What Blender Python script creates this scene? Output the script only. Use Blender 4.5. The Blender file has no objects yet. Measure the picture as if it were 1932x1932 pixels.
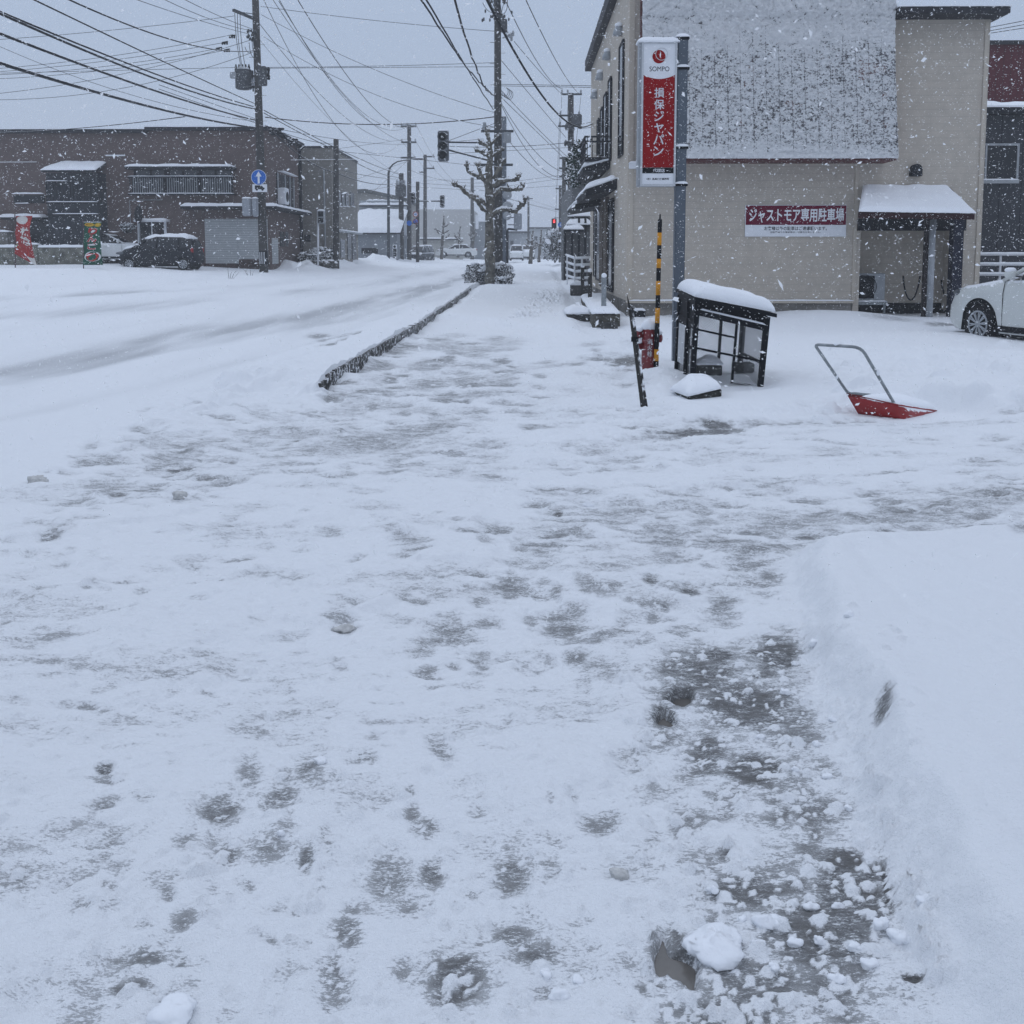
import bpy, bmesh, math, random
import numpy as np
from mathutils import Vector, Matrix
random.seed(7); rng = np.random.default_rng(7)
R = math.radians
S = bpy.context.scene
COL = S.collection
# ---------------------------------------------------------------- camera
F, CX, CY = 1785.0, 966.0, 643.4        # photo measured at 1932 px: focal length and optical centre (the photo is the lower square of a 3:4 frame)
EYE = 1.55
PITCH, YAW = math.atan((643.4 - 484.0) / F), math.atan(19.0 / F)
camd = bpy.data.cameras.new('camera'); cam = bpy.data.objects.new('camera', camd); COL.objects.link(cam)
camd.sensor_width = 36.0; camd.sensor_height = 36.0; camd.sensor_fit = 'HORIZONTAL'
camd.lens = 36.0 * F / 1932.0; camd.shift_y = (CY - 966.0) / 1932.0
camd.clip_start = 0.05; camd.clip_end = 2000.0
cam.location = (0, 0, EYE); cam.rotation_euler = (R(90) - PITCH, 0, YAW)
S.camera = cam
CM = cam.rotation_euler.to_matrix()
# ---------------------------------------------------------------- sky, sun, exposure
SUN_EL, SUN_AZ = R(52), R(150)
w = bpy.data.worlds.new('World'); S.world = w; w.use_nodes = True
nt = w.node_tree; nt.nodes.clear()
out = nt.nodes.new('ShaderNodeOutputWorld'); add = nt.nodes.new('ShaderNodeAddShader')
b1 = nt.nodes.new('ShaderNodeBackground'); b2 = nt.nodes.new('ShaderNodeBackground')
sky = nt.nodes.new('ShaderNodeTexSky'); sky.sky_type = 'NISHITA'; sky.sun_disc = False
sky.sun_elevation = SUN_EL; sky.sun_rotation = SUN_AZ; sky.air_density = 1.5; sky.dust_density = 5.0
b1.inputs[1].default_value = 0.010
nt.links.new(sky.outputs[0], b1.inputs[0])
tc = nt.nodes.new('ShaderNodeTexCoord'); sep = nt.nodes.new('ShaderNodeSeparateXYZ'); ramp = nt.nodes.new('ShaderNodeValToRGB')
nt.links.new(tc.outputs['Generated'], sep.inputs[0]); nt.links.new(sep.outputs[2], ramp.inputs[0])
e = ramp.color_ramp.elements                      # heavy snow cloud: brighter overhead than at the horizon
e[0].position = 0.0; e[0].color = (0.345, 0.408, 0.535, 1)
e[1].position = 1.0; e[1].color = (0.62, 0.715, 0.90, 1)
m_ = e.new(0.22); m_.color = (0.365, 0.445, 0.592, 1)
b2.inputs[1].default_value = 1.0
nt.links.new(ramp.outputs[0], b2.inputs[0])
nt.links.new(b1.outputs[0], add.inputs[0]); nt.links.new(b2.outputs[0], add.inputs[1]); nt.links.new(add.outputs[0], out.inputs[0])
sd = bpy.data.lights.new('sun', 'SUN'); sd.energy = 0.5; sd.angle = R(60); sd.color = (0.92, 0.95, 1.0)
sun = bpy.data.objects.new('sun', sd); COL.objects.link(sun)
sun.rotation_euler = (R(90) - SUN_EL, 0, R(180) - SUN_AZ + R(180))
S.view_settings.view_transform = 'Standard'; S.view_settings.look = 'None'
S.cycles.volume_bounces = 4
S.view_settings.exposure = 0.0; S.view_settings.gamma = 1.0; S.view_settings.use_curve_mapping = False
# ---------------------------------------------------------------- picture <-> world
def ray(u, v):
    return (CM @ Vector(((u - CX) / F, (CY - v) / F, -1.0))).normalized()
def P(u, v, Y):                                  # point on the ray at world depth Y
    d = ray(u, v); return Vector((0, 0, EYE)) + d * (Y / d.y)
def PX(u, v, X):                                 # point on the ray at world x = X
    d = ray(u, v); return Vector((0, 0, EYE)) + d * (X / d.x)
def sstep(a, b, x):
    t = np.clip((np.asarray(x, float) - a) / (b - a), 0, 1); return t * t * (3 - 2 * t)
def base(x, y):                                  # the lie of the land: rises gently ahead and to the left
    x = np.asarray(x, float); y = np.asarray(y, float)
    a = 0.015 * np.clip(y - 20, 0, 58) + 0.003 * np.clip(y - 78, 0, 200)
    b = 0.052 * np.clip(-x - 2.5, 0, 16) * sstep(7, 30, y)
    return a + b
def G(u, v):                                     # where the ray meets the ground
    d = ray(u, v); t0 = 0.5; t = t0
    o = Vector((0, 0, EYE)); prev = t
    while t < 400:
        p = o + d * t
        if p.z < base(p.x, p.y): break
        prev = t; t *= 1.02
    lo, hi = prev, t
    for _ in range(40):
        m = (lo + hi) / 2; p = o + d * m
        if p.z < base(p.x, p.y): hi = m
        else: lo = m
    p = o + d * hi
    return Vector((p.x, p.y, float(base(p.x, p.y))))
# ---------------------------------------------------------------- noise for heights
_GX = np.cos(np.arange(256) * (2 * np.pi / 256)).astype(np.float32); _GY = np.sin(np.arange(256) * (2 * np.pi / 256)).astype(np.float32)
def _hash(ix, iy, s):
    h = ix.astype(np.uint32) * np.uint32(374761393) + iy.astype(np.uint32) * np.uint32(668265263) + np.uint32((s * 1442695041 + 12345) & 0xffffffff)
    h = (h ^ (h >> np.uint32(13))) * np.uint32(1274126177)
    return ((h ^ (h >> np.uint32(16))) >> np.uint32(3)) & np.uint32(255)
def perlin(x, y, s=0):
    x = np.asarray(x, np.float32); y = np.asarray(y, np.float32)
    fx0 = np.floor(x); fy0 = np.floor(y); fx = x - fx0; fy = y - fy0; ix = fx0.astype(np.int32); iy = fy0.astype(np.int32)
    ux = fx * fx * fx * (fx * (fx * 6 - 15) + 10); uy = fy * fy * fy * (fy * (fy * 6 - 15) + 10)
    def g(ox, oy):
        a = _hash(ix + ox, iy + oy, s); return _GX[a] * (fx - ox) + _GY[a] * (fy - oy)
    n0 = g(0, 0); n0 = n0 + (g(1, 0) - n0) * ux; n1 = g(0, 1); n1 = n1 + (g(1, 1) - n1) * ux
    return (n0 + (n1 - n0) * uy) * np.float32(1.5)
def fbm(x, y, o=4, s=0, gain=0.5):
    r = 0; a = 1.0; f = 1.0
    for k in range(o):
        r = r + a * perlin(x * f + 17.3 * k, y * f - 9.1 * k, s + k); a *= gain; f *= 2.03
    return r
# ---------------------------------------------------------------- materials
def nodes(m): return m.node_tree.nodes, m.node_tree.links
def mat(name, col, rough=0.75, var=0.12, vscale=3.0, bump=0.0, bscale=30.0, metal=0.0, snow=None, spec=0.14, fleck=0.0, stretch=(1, 1, 1)):
    """Principled with mottled colour; snow=(threshold) lays snow on faces that look up; fleck = wind-blown snow stuck on it."""
    m = bpy.data.materials.new(name); m.use_nodes = True; N, L = nodes(m)
    p = N['Principled BSDF']; p.inputs['Roughness'].default_value = rough; p.inputs['Metallic'].default_value = metal
    p.inputs['Specular IOR Level'].default_value = spec
    geo = N.new('ShaderNodeNewGeometry'); mp = N.new('ShaderNodeMapping'); mp.inputs['Scale'].default_value = stretch
    L.new(geo.outputs['Position'], mp.inputs[0])
    n = N.new('ShaderNodeTexNoise'); n.inputs['Scale'].default_value = vscale; n.inputs['Detail'].default_value = 6; n.inputs['Roughness'].default_value = 0.6
    L.new(mp.outputs[0], n.inputs['Vector'])
    r = N.new('ShaderNodeValToRGB')
    r.color_ramp.elements[0].position = 0.3; r.color_ramp.elements[1].position = 0.7
    r.color_ramp.elements[0].color = (*[max(0, c * (1 - var)) for c in col], 1); r.color_ramp.elements[1].color = (*[min(1, c * (1 + var)) for c in col], 1)
    L.new(n.outputs[0], r.inputs[0]); last = r.outputs[0]
    if bump:
        nb = N.new('ShaderNodeTexNoise'); nb.inputs['Scale'].default_value = bscale; nb.inputs['Detail'].default_value = 4
        L.new(geo.outputs['Position'], nb.inputs['Vector'])
        bp = N.new('ShaderNodeBump'); bp.inputs['Strength'].default_value = bump; bp.inputs['Distance'].default_value = 0.02
        L.new(nb.outputs[0], bp.inputs['Height']); L.new(bp.outputs[0], p.inputs['Normal'])
    if snow is not None or fleck:
        n2 = N.new('ShaderNodeTexNoise'); n2.inputs['Scale'].default_value = 14.0; n2.inputs['Detail'].default_value = 5
        L.new(geo.outputs['Position'], n2.inputs['Vector'])
        sx = N.new('ShaderNodeSeparateXYZ'); L.new(geo.outputs['Normal'], sx.inputs[0])
        mm = N.new('ShaderNodeMath'); mm.operation = 'MULTIPLY_ADD'; mm.inputs[1].default_value = 0.9; L.new(n2.outputs[0], mm.inputs[0])
        if snow is not None: L.new(sx.outputs[2], mm.inputs[2])
        else: mm.inputs[2].default_value = 0.0
        rr = N.new('ShaderNodeMapRange'); th = (snow if snow is not None else 0.0) + 0.45 - (0 if not fleck or snow is not None else 0)
        if snow is None: th = 0.45 + (1 - fleck) * 0.3
        rr.inputs[1].default_value = th - 0.06; rr.inputs[2].default_value = th + 0.06; L.new(mm.outputs[0], rr.inputs[0])
        mx = N.new('ShaderNodeMix'); mx.data_type = 'RGBA'; L.new(rr.outputs[0], mx.inputs[0]); L.new(last, mx.inputs[6])
        mx.inputs[7].default_value = (0.86, 0.88, 0.91, 1); last = mx.outputs[2]
    L.new(last, p.inputs['Base Color'])
    return m
def emit(name, col, s):
    m = bpy.data.materials.new(name); m.use_nodes = True; N, L = nodes(m); p = N['Principled BSDF']
    p.inputs['Base Color'].default_value = (*col, 1); p.inputs['Emission Color'].default_value = (*col, 1); p.inputs['Emission Strength'].default_value = s
    return m
def band_mat(name, col, col2, period, axis=2, duty=0.5, rough=0.7, bump=0.4, var=0.08, distort=0.0):
    """Courses, shutter slats or sheet seams: thin darker lines every `period` metres along one axis."""
    m = mat(name, col, rough, var, 4.0); N, L = nodes(m); p = N['Principled BSDF']
    geo = N.new('ShaderNodeNewGeometry'); sx = N.new('ShaderNodeSeparateXYZ'); L.new(geo.outputs['Position'], sx.inputs[0])
    md = N.new('ShaderNodeMath'); md.operation = 'MODULO'; md.inputs[1].default_value = period
    ad = N.new('ShaderNodeMath'); ad.operation = 'ADD'; ad.inputs[1].default_value = 200 * period; L.new(sx.outputs[axis], ad.inputs[0]); L.new(ad.outputs[0], md.inputs[0])
    lt = N.new('ShaderNodeMath'); lt.operation = 'LESS_THAN'; lt.inputs[1].default_value = period * duty; L.new(md.outputs[0], lt.inputs[0])
    mx = N.new('ShaderNodeMix'); mx.data_type = 'RGBA'; old = p.inputs['Base Color'].links[0].from_socket
    L.new(lt.outputs[0], mx.inputs[0]); L.new(old, mx.inputs[6]); mx.inputs[7].default_value = (*col2, 1); L.new(mx.outputs[2], p.inputs['Base Color'])
    bp = N.new('ShaderNodeBump'); bp.inputs['Strength'].default_value = bump; bp.inputs['Distance'].default_value = 0.015; bp.invert = True
    L.new(lt.outputs[0], bp.inputs['Height']); L.new(bp.outputs[0], p.inputs['Normal'])
    return m
SNOWC = (0.86, 0.88, 0.91)
M = {}
M['snow'] = mat('snow', SNOWC, 0.85, 0.015, 3.0, 0.35, 22.0, spec=0.2)
M['beige'] = band_mat('beige_siding', (0.465, 0.42, 0.36), (0.39, 0.355, 0.31), 0.17, 2, 0.06, 0.8, 0.2, 0.09)
M['beige_trim'] = mat('beige_trim', (0.49, 0.44, 0.37), 0.7, 0.08, 2.0)
M['concrete'] = mat('concrete', (0.20, 0.19, 0.175), 0.9, 0.35, 2.5, 0.3, 25)
M['concrete_dark'] = mat('concrete_dark', (0.07, 0.068, 0.065), 0.9, 0.5, 3.0, 0.3, 25)
M['black'] = mat('black_metal', (0.007, 0.008, 0.011), 0.6, 0.2, 5.0)
M['dark'] = mat('dark_trim', (0.018, 0.019, 0.023), 0.6, 0.25, 5.0)
M['dark_snowy'] = mat('dark_trim_snowy', (0.03, 0.031, 0.036), 0.6, 0.25, 5.0, snow=0.4)
M['glass'] = mat('dark_glass', (0.010, 0.012, 0.016), 0.12, 0.2, 2.0, spec=0.4)
M['glass_grey'] = mat('grey_glass', (0.07, 0.08, 0.09), 0.2, 0.2, 2.0, spec=0.6)
M['white'] = mat('white_paint', (0.72, 0.74, 0.77), 0.5, 0.05, 4.0)
M['grey'] = mat('grey_paint', (0.34, 0.36, 0.38), 0.5, 0.12, 4.0)
M['steel'] = mat('galvanised_steel', (0.26, 0.28, 0.29), 0.38, 0.3, 12.0, metal=0.6)
M['bluegrey'] = mat('bluegrey_paint', (0.085, 0.105, 0.13), 0.45, 0.12, 4.0, spec=0.4)
M['pole'] = mat('pole_concrete', (0.062, 0.06, 0.058), 0.9, 0.3, 4.0, 0.2, 30, fleck=0.12)
M['pole_metal'] = mat('pole_metal', (0.06, 0.066, 0.072), 0.6, 0.2, 4.0, snow=0.45)
M['wire'] = mat('cable_black', (0.02, 0.021, 0.024), 0.6, 0.2, 4.0, snow=0.62)
M['wire_thin'] = mat('cable_thin', (0.035, 0.037, 0.042), 0.6, 0.2, 4.0)
M['red_sign'] = mat('sign_red', (0.25, 0.005, 0.007), 0.5, 0.06, 5.0, spec=0.1)
M['maroon'] = mat('sign_maroon', (0.125, 0.005, 0.026), 0.6, 0.06, 5.0, spec=0.08)
M['ink'] = mat('ink_black', (0.007, 0.008, 0.010), 0.6, 0.1, 4.0)
M['red_paint'] = mat('red_paint', (0.16, 0.008, 0.011), 0.4, 0.25, 9.0, 0.2, 40, spec=0.5)
M['red_plastic'] = mat('red_plastic', (0.28, 0.008, 0.01), 0.35, 0.12, 9.0, spec=0.5, snow=0.45)
M['wine'] = band_mat('wine_siding', (0.10, 0.012, 0.018), (0.05, 0.006, 0.01), 0.3, 0, 0.06, 0.6)
M['yellow'] = mat('safety_yellow', (0.62, 0.27, 0.02), 0.5, 0.12, 12.0)
M['blue'] = mat('sign_blue', (0.02, 0.13, 0.48), 0.4, 0.08, 4.0)
M['green'] = mat('banner_green', (0.01, 0.085, 0.05), 0.7, 0.12, 4.0)
M['rubber'] = mat('tyre_rubber', (0.012, 0.012, 0.013), 0.85, 0.3, 9.0, 0.3, 40)
M['wood'] = mat('weathered_wood', (0.05, 0.048, 0.045), 0.9, 0.4, 14.0, 0.5, 40, stretch=(1, 1, 0.15), snow=0.35)
M['stone'] = mat('dark_stone', (0.035, 0.036, 0.032), 0.9, 0.5, 14.0, 0.6, 30)
def link(o): COL.objects.link(o); return o
def tag(o, label=None, cat=None, group=None, kind=None):
    if label: o['label'] = label
    if cat: o['category'] = cat
    if group: o['group'] = group
    if kind: o['kind'] = kind
    return o
def thing(name, label, cat, loc=(0, 0, 0), rz=0.0, group=None):
    o = bpy.data.objects.new(name, None); link(o); o.location = loc; o.rotation_euler = (0, 0, rz); o.empty_display_size = 0.2
    return tag(o, label, cat, group)
def copy_tree(o, parent=None):
    c = o.copy(); COL.objects.link(c)
    if parent is not None: c.parent = parent
    for ch in o.children: copy_tree(ch, c)
    return c
def root_of(o):
    p = Vector((0, 0, 0))
    while o is not None: p = p + Vector(o.location); o = o.parent
    return p
class MB:
    def __init__(s): s.v = []; s.f = []
    def add(s, vs, fs):
        k = len(s.v); s.v += [tuple(x) for x in vs]; s.f += [[i + k for i in f] for f in fs]; return s
    def box(s, x0, x1, y0, y1, z0, z1):
        return s.add([(x0, y0, z0), (x1, y0, z0), (x1, y1, z0), (x0, y1, z0), (x0, y0, z1), (x1, y0, z1), (x1, y1, z1), (x0, y1, z1)],
                     [(3, 2, 1, 0), (4, 5, 6, 7), (0, 1, 5, 4), (1, 2, 6, 5), (2, 3, 7, 6), (3, 0, 4, 7)])
    def hexa(s, b, t):                           # four bottom points, four top points (counter-clockwise from above)
        return s.add(list(b) + list(t), [(3, 2, 1, 0), (4, 5, 6, 7), (0, 1, 5, 4), (1, 2, 6, 5), (2, 3, 7, 6), (3, 0, 4, 7)])
    def bar(s, a, b, wd, ht):                    # rectangular bar between two points
        a = Vector(a); b = Vector(b); d = (b - a).normalized(); up = Vector((0, 0, 1)) if abs(d.z) < 0.95 else Vector((0, 1, 0))
        sd_ = d.cross(up).normalized() * wd / 2; u2 = sd_.cross(d).normalized() * ht / 2
        q = [a - sd_ - u2, a + sd_ - u2, a + sd_ + u2, a - sd_ + u2]; q2 = [x + (b - a) for x in q]
        return s.add(q + q2, [(3, 2, 1, 0), (4, 5, 6, 7), (0, 1, 5, 4), (1, 2, 6, 5), (2, 3, 7, 6), (3, 0, 4, 7)])
    def tube(s, pts, rad, n=8, cap=True):
        pts = [Vector(p) for p in pts]; k = len(pts); rad = [rad] * k if not hasattr(rad, '__len__') else rad
        vs = []; prev = None
        for i, p in enumerate(pts):
            d = (pts[min(i + 1, k - 1)] - pts[max(i - 1, 0)]).normalized()
            if prev is None:
                up = Vector((0, 0, 1)) if abs(d.z) < 0.9 else Vector((1, 0, 0)); a = d.cross(up).normalized()
            else:
                a = (prev - d * prev.dot(d)); a = a.normalized() if a.length > 1e-6 else d.orthogonal().normalized()
            prev = a; b = d.cross(a)
            for j in range(n):
                t = 2 * math.pi * j / n; vs.append(p + (a * math.cos(t) + b * math.sin(t)) * rad[i])
        fs = [(i * n + j, i * n + (j + 1) % n, (i + 1) * n + (j + 1) % n, (i + 1) * n + j) for i in range(k - 1) for j in range(n)]
        if cap: fs += [tuple(range(n - 1, -1, -1)), tuple(range((k - 1) * n, k * n))]
        return s.add(vs, fs)
    def prism(s, poly, fn, t0, t1):              # closed outline, fn(a, b, t) -> point
        k = len(poly)
        vs = [fn(a, b, t0) for a, b in poly] + [fn(a, b, t1) for a, b in poly]
        return s.add(vs, [tuple(range(k - 1, -1, -1)), tuple(range(k, 2 * k))] + [(i, (i + 1) % k, k + (i + 1) % k, k + i) for i in range(k)])
    def disc(s, c, r, t=0.02, n=28, axis='y', ry=None):
        c = Vector(c); ry = ry or r; poly = [(r * math.cos(2 * math.pi * i / n), ry * math.sin(2 * math.pi * i / n)) for i in range(n)]
        f = {'y': lambda a, b, q: c + Vector((a, q, b)), 'z': lambda a, b, q: c + Vector((a, b, q)), 'x': lambda a, b, q: c + Vector((q, a, b))}[axis]
        return s.prism(poly, f, 0, t)
    def ring(s, c, r0, r1, t=0.02, n=32, axis='y'):
        c = Vector(c); vs = []
        for q in (0, t):
            for r in (r0, r1):
                for i in range(n):
                    a, b = r * math.cos(2 * math.pi * i / n), r * math.sin(2 * math.pi * i / n)
                    vs.append(c + (Vector((a, q, b)) if axis == 'y' else Vector((q, a, b))))
        fs = []
        for i in range(n):
            j = (i + 1) % n
            fs += [(i, j, n + j, n + i), (2 * n + i, 3 * n + i, 3 * n + j, 2 * n + j), (i, 2 * n + i, 2 * n + j, j), (n + i, n + j, 3 * n + j, 3 * n + i)]
        return s.add(vs, fs)
    def lathe(s, prof, c, n=20, axis='z'):       # prof: (radius, height)
        c = Vector(c); vs = []
        for r, h in prof:
            for j in range(n):
                t = 2 * math.pi * j / n
                q = (r * math.cos(t), r * math.sin(t), h) if axis == 'z' else ((r * math.cos(t), h, r * math.sin(t)) if axis == 'y' else (h, r * math.cos(t), r * math.sin(t)))
                vs.append(c + Vector(q))
        k = len(prof)
        fs = [(i * n + j, i * n + (j + 1) % n, (i + 1) * n + (j + 1) % n, (i + 1) * n + j) for i in range(k - 1) for j in range(n)]
        fs += [tuple(range(n - 1, -1, -1)), tuple(range((k - 1) * n, k * n))]
        return s.add(vs, fs)
    def blob(s, c, rx, ry, rz, n=10, amp=0.15, seed=0):
        rr = random.Random(seed); vs = []; c = Vector(c); ph = [rr.uniform(0, 6.28) for _ in range(6)]; k = n // 2 + 1
        for i in range(k + 1):
            th = math.pi * i / k
            for j in range(n):
                t = 2 * math.pi * j / n
                d = 1 + amp * (math.sin(2 * t + ph[0]) * math.sin(th) * .5 + math.sin(3 * t + ph[1] + th * 2) * math.sin(th) * .4 + math.sin(4 * th + ph[2]) * .3) + rr.uniform(-amp, amp) * .35 * (0 < i < k)
                vs.append(c + Vector((rx * math.sin(th) * math.cos(t) * d, ry * math.sin(th) * math.sin(t) * d, rz * math.cos(th) * d)))
        fs = [(i * n + j, (i + 1) * n + j, (i + 1) * n + (j + 1) % n, i * n + (j + 1) % n) for i in range(k) for j in range(n)]
        return s.add(vs, fs)
    def snow(s, a, b, c, d, th, nx=24, ny=8, seed=0, rag=0.02, up=Vector((0, 0, 1)), edge=0.25):
        """A snow cover over the quad a-b-c-d (a-b front edge), domed, with ragged rounded edges."""
        a, b, c, d = Vector(a), Vector(b), Vector(c), Vector(d); vs = []; ss = np.linspace(0, 1, nx + 1); tt = np.linspace(0, 1, ny + 1)
        lx = (b - a).length; ly = (d - a).length; ew = max(th * 1.1, 1e-3)
        for j, t in enumerate(tt):
            for i, q in enumerate(ss):
                p = a.lerp(b, q).lerp(d.lerp(c, q), t)
                dx = min(q, 1 - q) * lx; dy = min(t, 1 - t) * ly
                ed = min(1, dx / ew) ** .5 if dx < ew else 1; ed2 = min(1, dy / ew) ** .5 if dy < ew else 1
                n_ = float(fbm(np.array([q * lx * 2.1 + seed * 3.7]), np.array([t * ly * 2.1 + seed]), 3, seed)[0])
                h = th * (0.25 + .75 * ed * ed2) * (1 + .22 * n_)
                vs.append(p + up * h)
        k = (nx + 1) * (ny + 1)
        bot = []
        ring_ = [(i, 0) for i in range(nx + 1)] + [(nx, j) for j in range(1, ny + 1)] + [(i, ny) for i in range(nx - 1, -1, -1)] + [(0, j) for j in range(ny - 1, 0, -1)]
        fs = [(j * (nx + 1) + i, j * (nx + 1) + i + 1, (j + 1) * (nx + 1) + i + 1, (j + 1) * (nx + 1) + i) for j in range(ny) for i in range(nx)]
        for i, j in ring_:
            p = a.lerp(b, i / nx).lerp(d.lerp(c, i / nx), j / ny)
            vs.append(p + up * (th * .02) + up * (-rag * max(0, perlin(np.array([i * .6 + seed]), np.array([j * .6 + seed * 2.3]), seed)[0])))
        q = len(ring_)
        for m in range(q):
            i, j = ring_[m]; i2, j2 = ring_[(m + 1) % q]
            fs.append((k + m, k + (m + 1) % q, j2 * (nx + 1) + i2, j * (nx + 1) + i))
        fs.append(tuple(k + m for m in range(q - 1, -1, -1)))
        return s.add(vs, fs)
    def build(s, name, m, parent=None, smooth=False, bevel=0.0, loc=None):
        o0 = root_of(parent) if parent is not None else (Vector(loc) if loc is not None else Vector((0, 0, 0)))
        me = bpy.data.meshes.new(name); me.from_pydata([(x - o0.x, y - o0.y, z - o0.z) for x, y, z in s.v], [], s.f); me.update()
        if bevel:
            bm = bmesh.new(); bm.from_mesh(me); bmesh.ops.remove_doubles(bm, verts=bm.verts, dist=1e-5)
            es = [e_ for e_ in bm.edges if len(e_.link_faces) == 2 and e_.calc_face_angle(0) > 0.5]
            bmesh.ops.bevel(bm, geom=es, offset=bevel, segments=2, affect='EDGES', clamp_overlap=True); bm.to_mesh(me); bm.free()
        if smooth: me.polygons.foreach_set('use_smooth', [True] * len(me.polygons))
        me.materials.append(m)
        o = link(bpy.data.objects.new(name, me))
        if parent is not None: o.parent = parent
        else: o.location = o0
        return o
def part(name, m, parent, smooth=False, bevel=0.0):
    mb = MB(); mb.done = lambda: mb.build(name, m, parent, smooth, bevel); return mb
def text_mesh(body, bold=0.0, spacing=1.0):
    cu = bpy.data.curves.new('letters', 'FONT'); cu.body = body; cu.align_x = 'CENTER'; cu.offset = bold; cu.resolution_u = 4
    cu.space_character = spacing; cu.extrude = 0.0
    o = bpy.data.objects.new('letters', cu); link(o)
    dg = bpy.context.evaluated_depsgraph_get(); dg.update()
    me = bpy.data.meshes.new_from_object(o.evaluated_get(dg)); bpy.data.objects.remove(o); bpy.data.curves.remove(cu)
    return me
def lettering(body, x0, x1, z0, z1, y, m, parent, bold=0.0, vertical=False, th=0.004, name='lettering', rot=None):
    """Flat letters on a panel that faces -y, fitted to the given box (x along, z up)."""
    groups = [body] if not vertical else list(body)
    V, Fc = [], []
    k = len(groups)
    for i, g in enumerate(groups):
        me = text_mesh(g, bold); co = np.array([v.co[:] for v in me.vertices]); fs = [list(p.vertices) for p in me.polygons]
        lo, hi = co.min(0), co.max(0)
        a0, a1 = (x0, x1); c1 = z1 - (z1 - z0) * i / k; c0 = z1 - (z1 - z0) * (i + 1) / k
        if vertical:
            pad = (c1 - c0) * 0.07; c0 += pad; c1 -= pad
            s_ = min((a1 - a0) / (hi[0] - lo[0]), (c1 - c0) / (hi[1] - lo[1]), (c1 - c0) / 0.8)
            sx = sy = s_; cx, cz = (a0 + a1) / 2, (c0 + c1) / 2
        else:
            sx = (a1 - a0) / (hi[0] - lo[0]); sy = (c1 - c0) / (hi[1] - lo[1]); cx, cz = (a0 + a1) / 2, (c0 + c1) / 2
        o_ = len(V)
        for q in co: V.append((cx + (q[0] - (lo[0] + hi[0]) / 2) * sx, y, cz + (q[1] - (lo[1] + hi[1]) / 2) * sy))
        Fc += [[a + o_ for a in f] for f in fs]
        bpy.data.meshes.remove(me)
    mb = MB(); mb.v = V; mb.f = Fc
    return mb.build(name, m, parent)
# ================================================================ ground, road, pavement: one snow sheet
def gp(pts): return np.array([G(u, v)[:2] for u, v in pts])
def inside(px, py, poly):
    r = np.zeros(px.shape, bool); n = len(poly)
    for i in range(n):
        x0, y0 = poly[i]; x1, y1 = poly[(i + 1) % n]
        c = ((y0 > py) != (y1 > py)); 
        with np.errstate(divide='ignore', invalid='ignore'):
            xi = (x1 - x0) * (py - y0) / (y1 - y0 + 1e-12) + x0
        r ^= c & (px < xi)
    return r
def dline(px, py, pl):
    d = np.full(px.shape, 1e9)
    for i in range(len(pl) - 1):
        a, b = pl[i], pl[i + 1]; ab = b - a; L2 = ab @ ab + 1e-12
        t = np.clip(((px - a[0]) * ab[0] + (py - a[1]) * ab[1]) / L2, 0, 1)
        d = np.minimum(d, np.hypot(px - a[0] - t * ab[0], py - a[1] - t * ab[1]))
    return d
def sdist(px, py, poly):
    d = dline(px, py, np.vstack([poly, poly[:1]])); return np.where(inside(px, py, poly), d, -d)
def spaced(lim, d0, flat, k):
    v = [0.0]
    while v[-1] < lim:
        x = v[-1]; v.append(x + (d0 if x < flat else d0 * (x / flat) ** k))
    return np.array(v)
xs = spaced(150, 0.009, 1.3, 1.0); xs = np.concatenate([-xs[:0:-1], xs])
ys = [-6, -3, -1.5, -0.5, 0.2, 0.6, 0.9, 1.1, 1.2]
while ys[-1] < 260:
    y = ys[-1]; ys.append(y + max(0.0085, 0.0085 * (y / 3.0) ** 1.45))
ys = np.array(ys)
gx, gy = np.meshgrid(xs, ys); NX, NY = len(xs), len(ys)
gx = gx.astype(np.float32); gy = gy.astype(np.float32); X = gx.ravel(); Y = gy.ravel()
hb = base(X, Y); h = np.zeros(len(X))
near = np.clip(1 - Y / 40, 0, 1)
KA, KB = np.array(G(605, 743)[:2]), np.array(G(889, 553)[:2])
kd = (KB - KA) / np.linalg.norm(KB - KA); kn = np.array([-kd[1], kd[0]])      # kn points to the road (left)
ks = (X - KA[0]) * kd[0] + (Y - KA[1]) * kd[1]; kl = (X - KA[0]) * kn[0] + (Y - KA[1]) * kn[1]
klen = np.linalg.norm(KB - KA)
# untouched snow fields
bank = gp([(1478, 1056), (1498, 1130), (1528, 1262), (1588, 1400), (1640, 1560), (1692, 1720), (1748, 1862), (1800, 1960), (1850, 2200), (3200, 2200), (3200, 950), (2400, 985), (1932, 1006), (1700, 1040), (1560, 1052)])
yard = gp([(1168, 648), (1196, 700), (1206, 770), (1235, 800), (1330, 806), (1420, 790), (1530, 784), (1600, 775), (1700, 772), (1800, 786), (1932, 800), (2500, 800), (2500, 560), (1850, 560), (1300, 570), (1180, 615)])
walk = gp([(820, 602), (860, 576), (889, 553), (940, 520), (975, 500), (1040, 500), (1075, 560), (1110, 632), (1060, 630), (985, 622), (900, 612)])
jit = 0.035 * fbm(X * 3, Y * 3, 3, 5) + 0.010 * fbm(X * 14, Y * 14, 2, 8) * near
dbk = sdist(X, Y, bank) + jit; dyd = sdist(X, Y, yard) + jit * 2; dwk = sdist(X, Y, walk) + jit * 2.5
h += 0.145 * sstep(-0.015, 0.17, dbk) + 0.018 * np.exp(-((dbk - 0.2) / 0.09) ** 2) + .02 * sstep(.2, 1.2, dbk)
h += 0.035 * sstep(-0.05, 0.5, dyd) + 0.04 * np.exp(-((dyd - 0.3) / 0.22) ** 2) * (0.5 + fbm(X * 2.5, Y * 2.5, 2, 31))
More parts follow.
